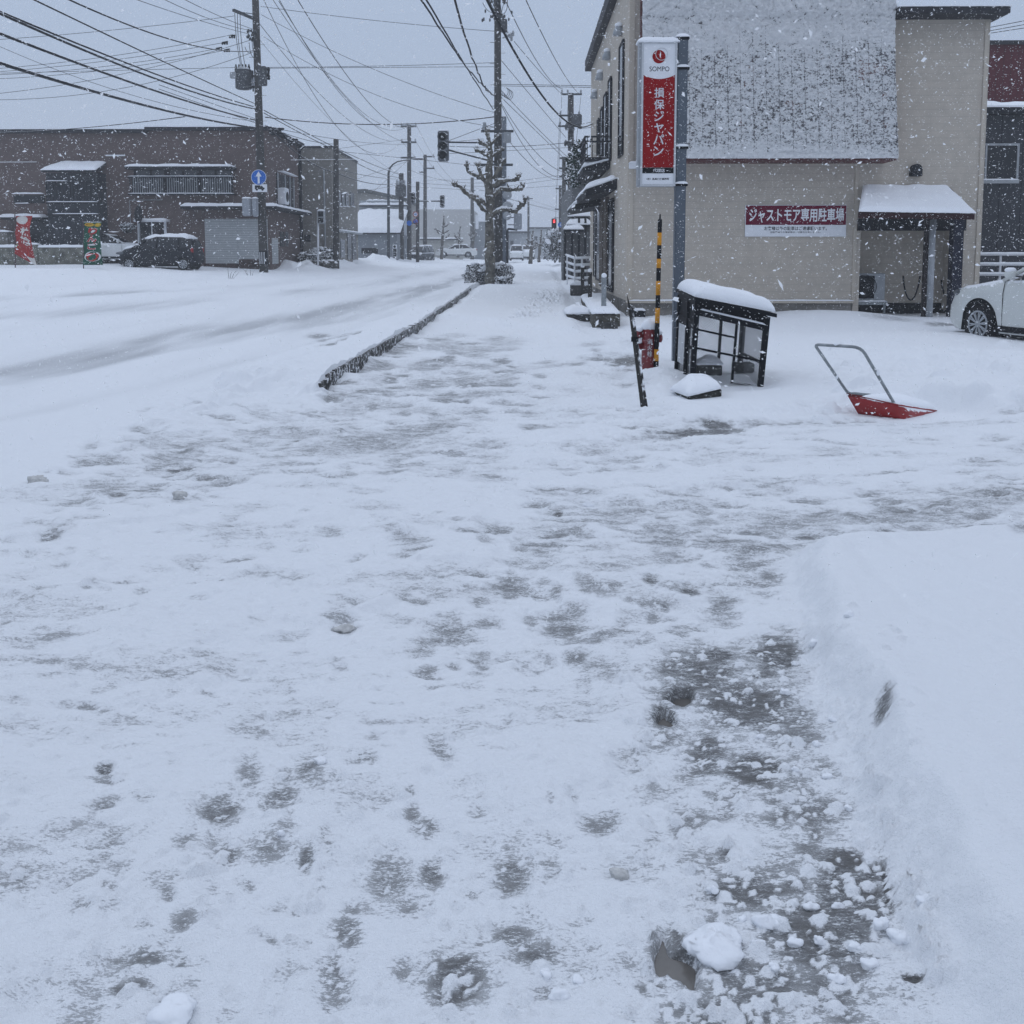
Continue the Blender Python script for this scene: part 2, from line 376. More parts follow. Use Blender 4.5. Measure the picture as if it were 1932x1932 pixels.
h += 0.11 * sstep(-0.05, 0.45, dwk) + 0.03 * np.exp(-((dwk - 0.25) / 0.2) ** 2)
# drift against the shop wall and mound at the cage
for u, v, rr, hh in ((1560, 607, 2.0, .22), (1680, 598, 1.2, -.05), (1265, 715, .40, .05), (1240, 705, .3, .05), (1225, 790, .5, .05), (1360, 790, .5, .05), (1880, 700, 1.6, .22), (1800, 760, 1.0, .12), (1900, 780, 1.1, .16), (1700, 640, 1.2, .10)):
    c = G(u, v); h += hh * np.exp(-((X - c.x) ** 2 + (Y - c.y) ** 2) / rr ** 2)
# snow lying on and behind the kerb, ploughed lightly against it from the road
kin = sstep(-0.25, 0.35, ks) * (1 - sstep(klen + 3, klen + 9, ks))
kr = np.where(kl > 0.03, 1.0, 0.0)
h += kr * kin * (0.205 + 0.03 * fbm(X * 1.7, Y * 1.7, 3, 12)) * (1 - sstep(0.35, 1.9, kl))
h += 0.10 * np.exp(-((kl - 1.0) / 0.45) ** 2) * sstep(-3.5, -0.5, ks) * (1 - sstep(0.2, 2.5, ks)) * (0.6 + fbm(X * 3, Y * 3, 3, 3))
# far side of the road: ploughed ridge
for pl, rr, hh in (([(560, 508), (700, 496), (770, 488), (830, 484), (900, 482)], 1.0, .45), ([(0, 520), (150, 512), (330, 522), (470, 525)], 1.1, .10), ([(1000, 490), (1060, 505), (1085, 545)], .5, .14)):
    q = gp(pl); d = dline(X, Y, q); h += hh * np.exp(-(d / rr) ** 2) * (0.75 + 0.7 * fbm(X * .9, Y * .9, 3, 41))
# the island of snow round the street tree
c = G(928, 552); h += 0.10 * np.exp(-(((X - c.x) / 1.0) ** 2 + ((Y - c.y) / 2.2) ** 2))
h += .08 * np.exp(-((ks + .16) / .32) ** 2 - ((kl - .15) / .45) ** 2) * (1 + .5 * fbm(X * 6, Y * 6, 3, 15))
h += .075 * np.exp(-np.clip(-kl + .01, 0, 9) / .22) * (kl < .02) * np.clip(.35 + .9 * fbm(ks * 1.1, kl * 2 + 2, 3, 66), 0, 1.25) * kin * sstep(-.3, .1, ks)
# ruts on the road
tone = np.zeros_like(X)
road_m = sstep(0.9, 2.0, kl) * (1 - sstep(11.5, 14, kl))
for pl, wd, tn, dp in (([(0, 700), (300, 641), (600, 588), (850, 531), (930, 505)], .55, .55, .03), ([(0, 720), (300, 662), (640, 600), (862, 540)], .35, .35, .03),
                       ([(0, 790), (300, 722), (560, 655), (800, 580), (880, 545)], .30, .22, .02), ([(0, 600), (400, 566), (700, 535), (900, 500)], .7, .28, .02),
                       ([(0, 560), (400, 545), (750, 515)], .5, .15, .02), ([(-200, 585), (60, 560), (300, 548)], .35, .2, .02)):
    q = gp(pl); d = dline(X, Y, q) + 0.25 * fbm(X * .35, Y * .12, 2, 77) ; g = np.exp(-(d / (1.25 * wd)) ** 2)
    tone += 1.4 * tn * g * (0.75 + 0.5 * fbm(X * 1.3, Y * .2, 3, 55)); h -= dp * g
tone += 0.16 * road_m * (fbm(X * .8, Y * .12, 4, 60) + .3)
# gentle lie and crust of the snow
h += 0.035 * fbm(X * .45, Y * .45, 3, 20) * (1 - .5 * road_m)
soft = np.maximum(np.maximum(sstep(-0.06, 0.05, dbk), sstep(0.1, 0.5, dyd)), np.maximum(sstep(0.1, 0.5, dwk), road_m))
trod = 1 - soft
h += near * (0.010 * np.clip(Y / 6, .4, 1) * fbm(X * 4, Y * 5, 4, 21) * (0.35 + .65 * trod) + trod * 0.0115 * np.clip(Y / 7, .45, 1.1) * np.abs(fbm(X * 9, Y * 16, 4, 22)) + trod * 0.004 * fbm(X * 30, Y * 40, 2, 23))
h += soft * near * 0.004 * fbm(X * 9, Y * 9, 3, 27)
h += (1 - soft) * 0.03 * sstep(.15, .55, fbm(X * 1.1, Y * 1.6, 3, 63)) * near
# ---- scraped and trodden patches, plus the dark gap at the kerb edge painted in (given in the photograph's 1932 px grid, turned into patches on the ground)
patches = [
 (1325, 1275, 78, 60, 0, .95), (1410, 1335, 110, 62, 12, .95), (1290, 1310, 62, 45, 0, .75), (1465, 1238, 42, 48, 0, 1.15), (1352, 1240, 26, 16, 0, 1.2), (1330, 1425, 52, 50, 0, .95),
 (1420, 1455, 50, 34, 0, 1.15), (1500, 1400, 55, 60, 0, .8), (1370, 1505, 45, 24, 0, .7), (1540, 1545, 60, 40, 0, .85), (1470, 1555, 40, 26, 0, .8), (1480, 1490, 60, 30, 0, .7), (1330, 1620, 56, 26, 0, .7),
 (1400, 1690, 85, 46, 0, .95), (1480, 1640, 55, 34, 0, .75), (1600, 1690, 70, 85, 0, 1.2), (1540, 1770, 120, 80, 0, .95), (1430, 1860, 130, 60, 0, .9), (1560, 1880, 100, 70, 0, .85), (1290, 1815, 34, 34, 0, 1.2), (1400, 1930, 120, 60, 0, .85),
 (1252, 1360, 24, 20, 0, 1.1), (1285, 1322, 28, 16, 0, 1.2), (1666, 1402, 17, 32, 0, 1.0), (1722, 1852, 20, 12, 0, 1.9), (1672, 1690, 6, 48, -12, 2.0), (1240, 1500, 60, 20, 0, .5), (1200, 1640, 50, 30, 0, .5),
 (860, 1845, 66, 78, 0, 1.0), (960, 1762, 50, 28, 0, .9), (1010, 1800, 66, 30, 0, .95), (655, 1745, 26, 42, 0, .85), (628, 1825, 36, 55, 0, .9), (735, 1645, 48, 55, 0, .8), (765, 1705, 46, 26, 0, .75), (820, 1640, 30, 30, 0, .95), (962, 1642, 46, 42, 0, .9),
 (578, 1620, 15, 26, 0, .95), (412, 1508, 46, 28, -12, .9), (530, 1492, 38, 34, 0, .9), (578, 1440, 38, 30, 0, .95), (470, 1450, 24, 46, 0, .75), (428, 1600, 36, 24, 0, .9), (505, 1592, 56, 30, 0, .85), (800, 1557, 28, 18, 0, .85), (900, 1530, 20, 14, 0, .7), (1132, 1552, 38, 26, 0, .8), (880, 1480, 36, 12, 0, .5),
 (700, 1500, 60, 24, 0, .5), (640, 1480, 80, 26, 0, .55), (200, 1505, 30, 12, -10, .8), (268, 1495, 24, 9, 0, .7), (198, 1440, 15, 9, -20, 1.4), (160, 1325, 26, 8, 0, .8), (60, 1360, 40, 18, 0, .5), (210, 1570, 50, 18, -25, .7), (150, 1640, 60, 8, -25, .6),
 (280, 1785, 42, 16, -10, .9), (345, 1720, 30, 20, -20, .8), (265, 1830, 36, 18, 0, .9), (310, 1865, 18, 10, 0, 1.1), (220, 1840, 24, 14, 0, .9), (340, 1795, 22, 14, 0, .9), (90, 1200, 66, 16, -8, .65), (150, 1155, 50, 14, -14, .6), (100, 1252, 48, 16, -5, .7),
 (855, 1185, 52, 30, 0, .8), (800, 1210, 32, 20, 0, .75), (962, 1100, 42, 24, 0, .85), (1070, 1172, 48, 34, 0, .85), (1142, 1195, 46, 18, -10, .85), (1010, 1062, 66, 14, 0, .6), (1140, 1075, 70, 16, 0, .65), (1110, 1110, 30, 14, 0, .8), (1130, 1260, 40, 22, 0, .7), (1255, 1000, 74, 34, 0, .7),
 (1340, 1018, 60, 20, 0, .75), (1300, 1115, 26, 15, 0, 1.0), (1362, 1140, 34, 40, 0, .8), (1228, 1100, 18, 9, 0, 1.0), (1230, 1140, 40, 14, 0, .75), (1412, 1055, 52, 26, 0, .75), (1450, 1092, 28, 28, 0, .8), (1180, 1060, 60, 24, 0, .55), (1260, 1050, 50, 20, 0, .65), (640, 1160, 34, 10, 0, .7), (650, 1180, 26, 10, 0, .75), (760, 1110, 40, 10, 0, .6),
 (1650, 972, 290, 20, -3, .72), (1480, 990, 110, 20, 0, .72), (1800, 955, 150, 14, -4, .7), (1750, 1000, 190, 16, -3, .6), (1900, 940, 80, 14, -4, .65), (1560, 1010, 120, 14, 0, .6), (1400, 975, 100, 16, 0, .55), (1180, 960, 60, 12, 0, .6), (1290, 940, 90, 10, 0, .45),
 (1320, 816, 92, 7, -2, 1.35), (1350, 806, 34, 7, 0, 1.2), (1260, 822, 60, 7, 0, .8), (1500, 801, 110, 6, -2, .8), (1600, 796, 90, 5, -2, .7), (1220, 828, 60, 10, 0, .55), (1350, 860, 60, 10, 0, .5), (1450, 870, 90, 9, 0, .4), (1180, 862, 50, 8, 0, .65), (1120, 848, 60, 10, 0, .6), (1050, 880, 60, 10, 0, .45),
 (835, 655, 62, 9, 0, .72), (905, 658, 70, 9, 0, .72), (960, 645, 44, 9, 0, .62), (800, 690, 50, 14, 0, .72), (905, 690, 66, 10, 0, .75), (810, 722, 46, 16, 0, .8), (880, 715, 60, 9, 0, .7), (900, 745, 70, 9, 0, .72), (940, 722, 44, 9, 0, .68), (720, 715, 40, 16, 0, .6), (700, 760, 80, 12, 0, .6), (780, 768, 60, 10, 0, .5), (660, 740, 36, 10, 0, .6), (1000, 690, 40, 8, 0, .5), (860, 632, 40, 6, 0, .6), (780, 640, 30, 6, 0, .55),
 (700, 830, 130, 22, -5, .74), (800, 808, 95, 16, -5, .78), (640, 848, 130, 14, 0, .62), (560, 818, 80, 14, 0, .66), (480, 832, 60, 10, 0, .6), (760, 850, 70, 12, 0, .6), (640, 770, 60, 12, 0, .6), (520, 790, 50, 10, 0, .5), (840, 830, 50, 10, 0, .55), (900, 870, 60, 8, 0, .5), (820, 880, 50, 8, 0, .5), (920, 905, 60, 8, 0, .5), (960, 880, 40, 6, 0, .45),
 (330, 862, 56, 22, -8, .75), (300, 840, 50, 14, 0, .6), (352, 882, 40, 7, -8, 1.15), (205, 920, 62, 20, 0, .72), (220, 938, 34, 8, 0, .9), (290, 945, 66, 9, 0, .6), (105, 1012, 30, 9, -20, .85), (380, 925, 50, 8, 0, .5), (480, 960, 60, 9, 0, .45), (700, 965, 60, 9, 0, .6), (690, 935, 50, 7, 0, .5), (540, 1000, 60, 8, 0, .35), (430, 860, 36, 8, 0, .6), (450, 900, 46, 8, 0, .5),
 (1185, 680, 44, 12, 0, 1.05), (1135, 676, 40, 4, 0, .9), (1160, 705, 40, 6, 0, .5), (1100, 782, 44, 8, 0, .62), (1060, 812, 44, 7, 0, .5), (1170, 775, 6, 3, 0, 1.4), (1000, 760, 60, 8, 0, .4), (1100, 740, 60, 8, 0, .35), (1040, 970, 30, 8, 0, .7), (1053, 972, 10, 7, 0, 1.2), (1680, 612, 60, 5, 0, .7), (1780, 618, 40, 5, 0, .9),
]
pr_ = random.Random(31)
for (u0, u1, v0, v1), n_, (a0, a1), (b0, b1), (s0, s1), rt in (((600, 985, 632, 775), 130, (14, 46), (2.5, 6.5), (.5, .92), 4), ((260, 930, 770, 900), 120, (18, 60), (3, 8), (.4, .75), 7), ((80, 440, 825, 965), 60, (14, 44), (3, 9), (.45, .85), 12), ((1020, 1932, 920, 1045), 150, (20, 80), (3, 9), (.45, .85), 4),
        ((740, 1480, 1000, 1290), 130, (10, 40), (4, 14), (.45, .85), 14), ((0, 760, 960, 1400), 90, (12, 44), (3, 10), (.35, .65), 16), ((140, 1240, 1400, 1920), 80, (8, 34), (6, 22), (.4, .8), 40), ((990, 1260, 640, 900), 45, (12, 40), (2.5, 6), (.45, .8), 5), ((1240, 1650, 1240, 1930), 110, (10, 44), (8, 30), (.5, .95), 30), ((1240, 1932, 800, 925), 60, (20, 90), (2, 5), (.4, .65), 3)):
    for _ in range(n_):
        u_, v_ = pr_.uniform(u0, u1), pr_.uniform(v0, v1)
        if v0 == 1240 and u_ < 1240 + (v_ - 1240) * .0 or (v0 == 1240 and u_ > 1500 + (v_ - 1240) * .27): continue
        patches.append((u_, v_, pr_.uniform(a0, a1), pr_.uniform(b0, b1), pr_.uniform(-rt, rt), pr_.uniform(s0, s1)))
bare = np.zeros_like(X)
for u, v, ru, rv, rot, st in patches:
    c = np.array(G(u, v)[:2]); a = math.radians(rot)
    e1 = np.array(G(u + ru * math.cos(a), v + ru * math.sin(a))[:2]) - c; e2 = np.array(G(u - rv * math.sin(a), v + rv * math.cos(a))[:2]) - c
    Mx = np.linalg.inv(np.column_stack([e1, e2])); rad = 1.8 * (np.linalg.norm(e1) + np.linalg.norm(e2))
    i0, i1 = np.searchsorted(ys, [c[1] - rad, c[1] + rad]); j0, j1 = np.searchsorted(xs, [c[0] - rad, c[0] + rad])
    if i1 <= i0 or j1 <= j0: continue
    sub = (slice(i0, i1), slice(j0, j1)); dx = gx[sub] - c[0]; dy = gy[sub] - c[1]
    q = np.hypot(Mx[0, 0] * dx + Mx[0, 1] * dy, Mx[1, 0] * dx + Mx[1, 1] * dy)
    q = q / 1.12 + .34 * fbm(gx[sub] * 5, gy[sub] * 8, 4, 99)
    big = 1.0
    if v > 1200 and u > 1190 and u < 1660: big = 1.32
    elif st < 1.04: st = st * .95; big = 1.12
    q = q / big; f = st * (1 - sstep(0.2, 1.4, q)); B = bare.reshape(NY, NX); B[sub] = np.maximum(B[sub], f)
bare = np.where(bare > 1.5, bare, np.minimum(bare, 1.0))
bare = np.maximum(bare, trod * near * (.46 * sstep(-.05, .7, fbm(X * 1.1, Y * 2.4, 4, 91)) + .26 * sstep(.1, .7, fbm(X * 5, Y * 11, 3, 92))) * sstep(2.0, .4, kl) * 1.0)
bare = np.where(kr * kin * (1 - sstep(0.3, 1.2, kl)) > .5, 0, bare)
dsc = np.clip((Y - 1.2) / 7, .12, 1.2); h -= (0.022 * sstep(.15, .6, bare) * dsc + .008 * np.clip(bare, 0, 1.2)) * near * (1 - .5 * sstep(12, 25, Y)); h += .009 * dsc * np.exp(-((bare - .16) / .10) ** 2) * near * trod * (.5 + fbm(X * 7, Y * 12, 3, 44))
c = G(1860, 725); k_ = np.exp(-(((X - c.x) / 1.9) ** 2 + ((Y - c.y) / 2.2) ** 2)); h += k_ * (.10 * np.abs(fbm(X * 1.8, Y * 1.8, 4, 120)) + .035 * np.abs(fbm(X * 6, Y * 6, 3, 121)))
c = G(1500, 775); k_ = np.exp(-(((X - c.x) / 1.6) ** 2 + ((Y - c.y) / .35) ** 2)); h += k_ * (.05 * np.abs(fbm(X * 5, Y * 5, 4, 122)))
for pl in ([(1600, 1075), (1740, 1220), (1940, 1335)], [(1660, 1060), (1800, 1140), (1940, 1200)], [(1760, 1500), (1840, 1620), (1940, 1720)]):
    q = gp(pl); d = dline(X, Y, q) + .03 * fbm(X * 3, Y * 3, 2, 123); h += sstep(.1, .3, dbk) * (-.012 * np.exp(-(d / .05) ** 2) + .007 * np.exp(-((d - .10) / .05) ** 2))
h += sstep(.05, .2, dbk) * .006 * fbm(X * 5, Y * 5, 4, 124) * near
# footprints: in the far walk, and soft dents nearer
def dent(cx, cy, rx, ry, ang, dp, rim=0.35):
    rad = 2.4 * max(rx, ry); i0, i1 = np.searchsorted(ys, [cy - rad, cy + rad]); j0, j1 = np.searchsorted(xs, [cx - rad, cx + rad])
    if i1 <= i0 or j1 <= j0: return
    sub = (slice(i0, i1), slice(j0, j1)); dx = gx[sub] - cx; dy = gy[sub] - cy; ca, sa = math.cos(ang), math.sin(ang)
    q = np.hypot((dx * ca + dy * sa) / rx, (-dx * sa + dy * ca) / ry); Hh = h.reshape(NY, NX)
    Hh[sub] += -dp * (1 - sstep(.6, 1.15, q)) + dp * rim * np.exp(-((q - 1.35) / .3) ** 2)
rr = random.Random(3)
for i in range(46):
    t = rr.random(); u = 985 + 60 * t + rr.gauss(0, 14); v = 612 - 62 * t + rr.gauss(0, 3); c = G(u, v); dent(c.x, c.y, .09, .2, rr.uniform(-.5, .2), .10)
for i in range(90):
    u = rr.uniform(60, 1420); v = rr.uniform(900, 1900); c = G(u, v); dent(c.x, c.y, .05, .125, rr.uniform(-.9, .9), rr.uniform(.003, .008) * min(2.2, max(.7, c.y / 3.5)), .35)
# scrape and tyre lines
for pl, wd, bs, dp in (([(130, 1932), (230, 1790), (330, 1640), (420, 1540)], .05, .30, .006), ([(480, 1932), (560, 1760), (620, 1600)], .012, .25, .006), ([(0, 1600), (140, 1545), (260, 1480)], .03, .3, .005), ([(60, 1690), (200, 1600), (330, 1510)], .02, .3, .005),
                       ([(1170, 1330), (1172, 1240)], .01, .3, .004), ([(760, 1932), (800, 1700), (830, 1560)], .03, .16, .006), ([(1300, 925), (1600, 900), (1932, 862)], .05, .34, .006), ([(1250, 900), (1560, 876), (1932, 835)], .04, .28, .006), ([(1100, 960), (1500, 945), (1932, 905)], .05, .28, .006), ([(1200, 1010), (1560, 985), (1932, 925)], .05, .45, .008), ([(1350, 1025), (1640, 1000), (1932, 965)], .06, .5, .008), ([(1450, 1040), (1700, 1015), (1932, 985)], .05, .4, .006),
                       ([(560, 830), (720, 800), (900, 770)], .06, .4, .006), ([(480, 850), (700, 845), (900, 815)], .08, .4, .006), ([(250, 860), (420, 880), (560, 870)], .08, .35, .006), ([(200, 930), (420, 905), (620, 890)], .06, .3, .006), ([(780, 650), (960, 645)], .1, .4, .004), ([(760, 700), (960, 700)], .1, .4, .004), ([(720, 745), (960, 748)], .1, .42, .004)):
    q = gp(pl); d = dline(X, Y, q) + .03 * fbm(X * 4, Y * 4, 3, 71); g = np.exp(-(d / wd) ** 2) * np.clip(.7 + 1.2 * fbm(X * 2.0, Y * 3.5, 3, 72), 0, 1.3); bare = np.maximum(bare, bs * g * 1.5); h -= dp * g; h += dp * .6 * np.exp(-((d - 1.6 * wd) / (.6 * wd)) ** 2)
# crumbs and lumps of thrown snow
def lump(cx, cy, r_, hh):
    i0, i1 = np.searchsorted(ys, [cy - r_, cy + r_]); j0, j1 = np.searchsorted(xs, [cx - r_, cx + r_])
    if i1 <= i0 or j1 <= j0: return
    sub = (slice(i0, i1), slice(j0, j1)); q2 = ((gx[sub] - cx) ** 2 + (gy[sub] - cy) ** 2) / r_ ** 2; Hh = h.reshape(NY, NX); Bb = bare.reshape(NY, NX)
    f = np.sqrt(np.clip(1 - q2, 0, 1)); Hh[sub] += hh * f; Bb[sub] *= (1 - np.minimum(1, f * 1.6))
for i in range(3600):
    k = rr.random()
    if k < .38: u, v = rr.uniform(0, 1480), rr.uniform(740, 1930)
    elif k < .62: u, v = rr.uniform(1180, 1740), rr.uniform(1200, 1930)
    elif k < .74: u, v = rr.uniform(1500, 1932), rr.uniform(690, 800)
    elif k < .86: t = rr.random(); u, v = 1500 + 270 * t + rr.gauss(0, 16), 1120 + 760 * t + rr.gauss(0, 12)
    elif k < .90: u, v = rr.uniform(560, 820), rr.uniform(690, 790)
    else: u, v = rr.uniform(250, 1300), rr.uniform(640, 960)
    c = G(u, v); s_ = rr.paretovariate(2.3) * .0055; s_ = min(s_, .02); s_ *= (1 + .6 * max(0, (900 - v) / 300)); lump(c.x, c.y, s_, s_ * rr.uniform(.5, .95))
for i in range(150):
    u, v = rr.uniform(1540, 2000), rr.uniform(650, 800); c = G(u, v); s_ = rr.uniform(.04, .16); lump(c.x, c.y, s_, s_ * rr.uniform(.2, .5))
for u, v, rr_, lim in ((1690, 790, .55, .015), (1760, 790, .5, .02), (1375, 728, .62, -.01), (1320, 745, .5, .0)):
    c = G(u, v); q = np.hypot(X - c.x, Y - c.y) / rr_; k_ = 1 - sstep(.6, 1.2, q); h = h * (1 - k_) + np.minimum(h, lim) * k_
PUD = [[(1236, 1795), (1250, 1762), (1262, 1788), (1290, 1800), (1312, 1815), (1308, 1858), (1290, 1845), (1240, 1835)], [(1256, 1330), (1275, 1310), (1300, 1308), (1308, 1322), (1290, 1336), (1262, 1332)], [(1237, 1360), (1252, 1344), (1275, 1362), (1262, 1371), (1240, 1369)]]
for pl in PUD:
    q = gp(pl); d = sdist(X, Y, q); k_ = sstep(-.014, .004, d); h = h * (1 - k_) + (-.030) * k_; bare = np.maximum(bare, .7 * sstep(-.05, .0, d))
HZ = hb + h
def ground_z(x, y):
    i = min(max(int(np.searchsorted(ys, y)), 0), NY - 1); j = min(max(int(np.searchsorted(xs, x)), 0), NX - 1); return float(HZ.reshape(NY, NX)[i, j])
co = np.column_stack([X, Y, HZ]).astype(np.float32)
idx = np.arange(NX * NY).reshape(NY, NX)
quads = np.stack([idx[:-1, :-1], idx[:-1, 1:], idx[1:, 1:], idx[1:, :-1]], -1).reshape(-1, 4)
dzx = np.gradient(HZ.reshape(NY, NX), xs, axis=1); dzy = np.gradient(HZ.reshape(NY, NX), ys, axis=0)
nrm = np.stack([-dzx, -dzy, np.ones_like(dzx)], -1).reshape(-1, 3); nrm /= np.linalg.norm(nrm, axis=1, keepdims=True)
# snow and wet pavement material
gm = bpy.data.materials.new('trodden_snow'); gm.use_nodes = True; N, L = nodes(gm); pr = N['Principled BSDF']
geo = N.new('ShaderNodeNewGeometry'); ab = N.new('ShaderNodeAttribute'); ab.attribute_name = 'bare'; at_ = N.new('ShaderNodeAttribute'); at_.attribute_name = 'tone'
def noise_(scale, detail, stretch, rough=.6):
    mp = N.new('ShaderNodeMapping'); mp.inputs['Scale'].default_value = stretch; L.new(geo.outputs['Position'], mp.inputs[0])
    n = N.new('ShaderNodeTexNoise'); n.inputs['Scale'].default_value = scale; n.inputs['Detail'].default_value = detail; n.inputs['Roughness'].default_value = rough
    L.new(mp.outputs[0], n.inputs['Vector']); return n.outputs[0]
def math_(op, a, b=None, c=None):
    n = N.new('ShaderNodeMath'); n.operation = op
    for i, q in enumerate((a, b, c)):
        if q is None: continue
        if isinstance(q, (int, float)): n.inputs[i].default_value = q
        else: L.new(q, n.inputs[i])
    return n.outputs[0]
def mr_(a, lo, hi, o0=0.0, o1=1.0):
    n = N.new('ShaderNodeMapRange'); L.new(a, n.inputs[0]); n.inputs[1].default_value = lo; n.inputs[2].default_value = hi; n.inputs[3].default_value = o0; n.inputs[4].default_value = o1; n.interpolation_type = 'SMOOTHSTEP'; return n.outputs[0]
def mix_(f, a, b):
    n = N.new('ShaderNodeMix'); n.data_type = 'RGBA'
    L.new(f, n.inputs[0]) if not isinstance(f, float) else None
    for i, q in ((6, a), (7, b)):
        if isinstance(q, tuple): n.inputs[i].default_value = (*q, 1)
        else: L.new(q, n.inputs[i])
    return n.outputs[2]
n1 = noise_(7, 7, (1, 2.4, 1)); n2 = noise_(34, 6, (.8, 2.0, 1), .7); n3 = noise_(150, 3, (.6, 1.5, 1), .75)
sc = math_('ADD', math_('MULTIPLY', math_('SUBTRACT', n1, .5), 1.9), math_('ADD', math_('MULTIPLY', math_('SUBTRACT', n2, .5), 2.4), math_('MULTIPLY', math_('SUBTRACT', n3, .5), 3.6)))
cov = math_('ADD', math_('MULTIPLY', ab.outputs['Fac'], 1.40), math_('ADD', sc, -.88))
fac = math_('MULTIPLY', math_('MULTIPLY', mr_(cov, -.18, .38), mr_(ab.outputs['Fac'], .03, .25)), mr_(ab.outputs['Fac'], .3, 1.0, .62, 1.0))
pave = mix_(mr_(n1, .35, .7), (.045, .046, .048), (.095, .090, .082))
slush = mix_(mr_(n3, .35, .65), (.17, .168, .166), (.50, .51, .525))
under = mix_(math_('MULTIPLY', mr_(cov, .1, .8), mr_(ab.outputs['Fac'], .35, 1.1, .15, .80)), slush, pave)
snowc = mix_(mr_(at_.outputs['Fac'], 0, 1), (.87, .89, .915), (.47, .485, .505))
snowc = mix_(mr_(n1, .3, .75), snowc, mix_(.06, snowc, snowc))
L.new(mix_(fac, snowc, under), pr.inputs['Base Color'])
L.new(mr_(fac, 0, 1, .8, .42), pr.inputs['Roughness']); pr.inputs['Specular IOR Level'].default_value = .25
nb1 = noise_(55, 5, (1, 1.3, 1), .65); nb2 = noise_(260, 3, (1, 1, 1), .6)
bp = N.new('ShaderNodeBump'); bp.inputs['Distance'].default_value = .014; bp.inputs['Strength'].default_value = .75
L.new(math_('ADD', math_('ADD', nb1, math_('MULTIPLY', nb2, .35)), math_('MULTIPLY', fac, -.5)), bp.inputs['Height']); L.new(bp.outputs[0], pr.inputs['Normal'])
fcx = X[quads[:, 0]]; fcy = Y[quads[:, 0]]; fkl = kl[quads[:, 0]]; fks = ks[quads[:, 0]]
is_road = (fkl > 0.9) & (fkl < 10.0) & (fcy > 6.0)
is_walk = (~is_road) & (fkl > -4.4) & (fkl <= 0.9) & (fcy > -6)
for name, sel in (('road', is_road), ('pavement', is_walk), ('ground', ~is_road & ~is_walk)):
    q = quads[sel]; used, inv = np.unique(q, return_inverse=True); inv = inv.reshape(q.shape)
    me = bpy.data.meshes.new(name); me.vertices.add(len(used)); me.vertices.foreach_set('co', co[used].ravel())
    me.loops.add(q.size); me.loops.foreach_set('vertex_index', inv.ravel().astype(np.int32))
    me.polygons.add(len(q)); me.polygons.foreach_set('loop_start', np.arange(0, q.size, 4, dtype=np.int32)); me.polygons.foreach_set('loop_total', np.full(len(q), 4, np.int32))
    me.polygons.foreach_set('use_smooth', np.ones(len(q), bool)); me.update(calc_edges=True)
    for an, dat in (('bare', bare), ('tone', np.clip(tone, 0, 1))):
        a_ = me.attributes.new(an, 'FLOAT', 'POINT'); a_.data.foreach_set('value', dat[used].astype(np.float32))
    me.normals_split_custom_set_from_vertices(nrm[used].tolist())
    me.materials.append(gm); o = link(bpy.data.objects.new(name, me)); tag(o, kind='structure')
# kerb: dark stone edge between the pavement and the snow strip of the road
km = mat('kerb_stone', (.06, .058, .055), .9, .5, 6.0, .4, 30); N, L = nodes(km); pk = N['Principled BSDF']; geo = N.new('ShaderNodeNewGeometry')
cl = noise_(13, 7, (1, 1, .9), .75); old = pk.inputs['Base Color'].links[0].from_socket
L.new(mix_(mr_(cl, .51, .59), old, SNOWC), pk.inputs['Base Color'])
kb = MB(); n_ = 60; kz = lambda s_: float(base(*(KA + kd * s_)))
for i in range(n_):
    s0, s1 = klen * i / n_, klen * (i + 1) / n_ - .006
    a0, a1 = KA + kd * s0, KA + kd * s1; b0, b1 = a0 + kn * .15, a1 + kn * .15; z0 = kz(s0)
    ht = (.170 + .004 * ((i * 7) % 3)) * min(1, .7 + s0 / 1.6)
    kb.hexa([(*a0, z0 - .2), (*b0, z0 - .2), (*b1, kz(s1) - .2), (*a1, kz(s1) - .2)][::-1], [(*a0, z0 + ht), (*b0, z0 + ht), (*b1, kz(s1) + ht), (*a1, kz(s1) + ht)][::-1])
tag(kb.build('kerb', km), kind='structure')
# ================================================================ the shop on the right
SY = 23.5
def sx(u, Y=SY): return P(u, 500, Y).x
def sz(v, Y=SY, u=1400): return P(u, v, Y).z
X0, X1 = sx(1184), sx(1849)
XS = sx(1611)
FARY = PX(1113, 484, X0).y
ZT = sz(-70)                                      # eave of the tall front part
shop = thing('shop_building', 'beige two storey shop with snow plastered panel and left side awnings', 'shop', (X0, SY, 0))
RX0, RX1 = sx(1622), sx(1812)
zc = sz(392)                                       # head of the porch opening
m = part('wall', M['beige'], shop)
m.box(X0, XS, SY, FARY, .45, ZT); m.box(XS + .001, X1, SY + 1.0, FARY - 1, .2, sz(38))  # wall below the canopy is set back to darken it
m.box(XS + .001, X1, SY, SY + .999, zc, sz(38)); m.box(RX1, X1, SY, SY + .999, .2, zc - .001); m.box(XS + .001, RX0, SY, SY + .999, .2, zc - .001)
m.done()
m = part('plinth', M['concrete'], shop); m.box(X0 + .02, XS - .02, SY + .03, FARY, -.3, .448); m.done()
m = part('plinth', M['ink'], shop); m.box(XS - .019, X1 - .02, SY + 1.0 - .03, SY + 1.3, -.3, .36); m.box(RX1 + .01, X1 - .01, SY - .012, SY + .97, -.3, .34); m.done()
m = part('base_ledge', M['beige_trim'], shop); m.box(X0 - .03, XS + .02, SY - .05, SY + .05, .40, .455); lg = m.done()
m = part('snow_cap', M['snow'], lg); m.snow((X0 + .05, SY - .06, .455), (XS, SY - .06, .455), (XS, SY, .455), (X0 + .05, SY, .455), .05, 50, 3, 4, rag=.0); m.done()
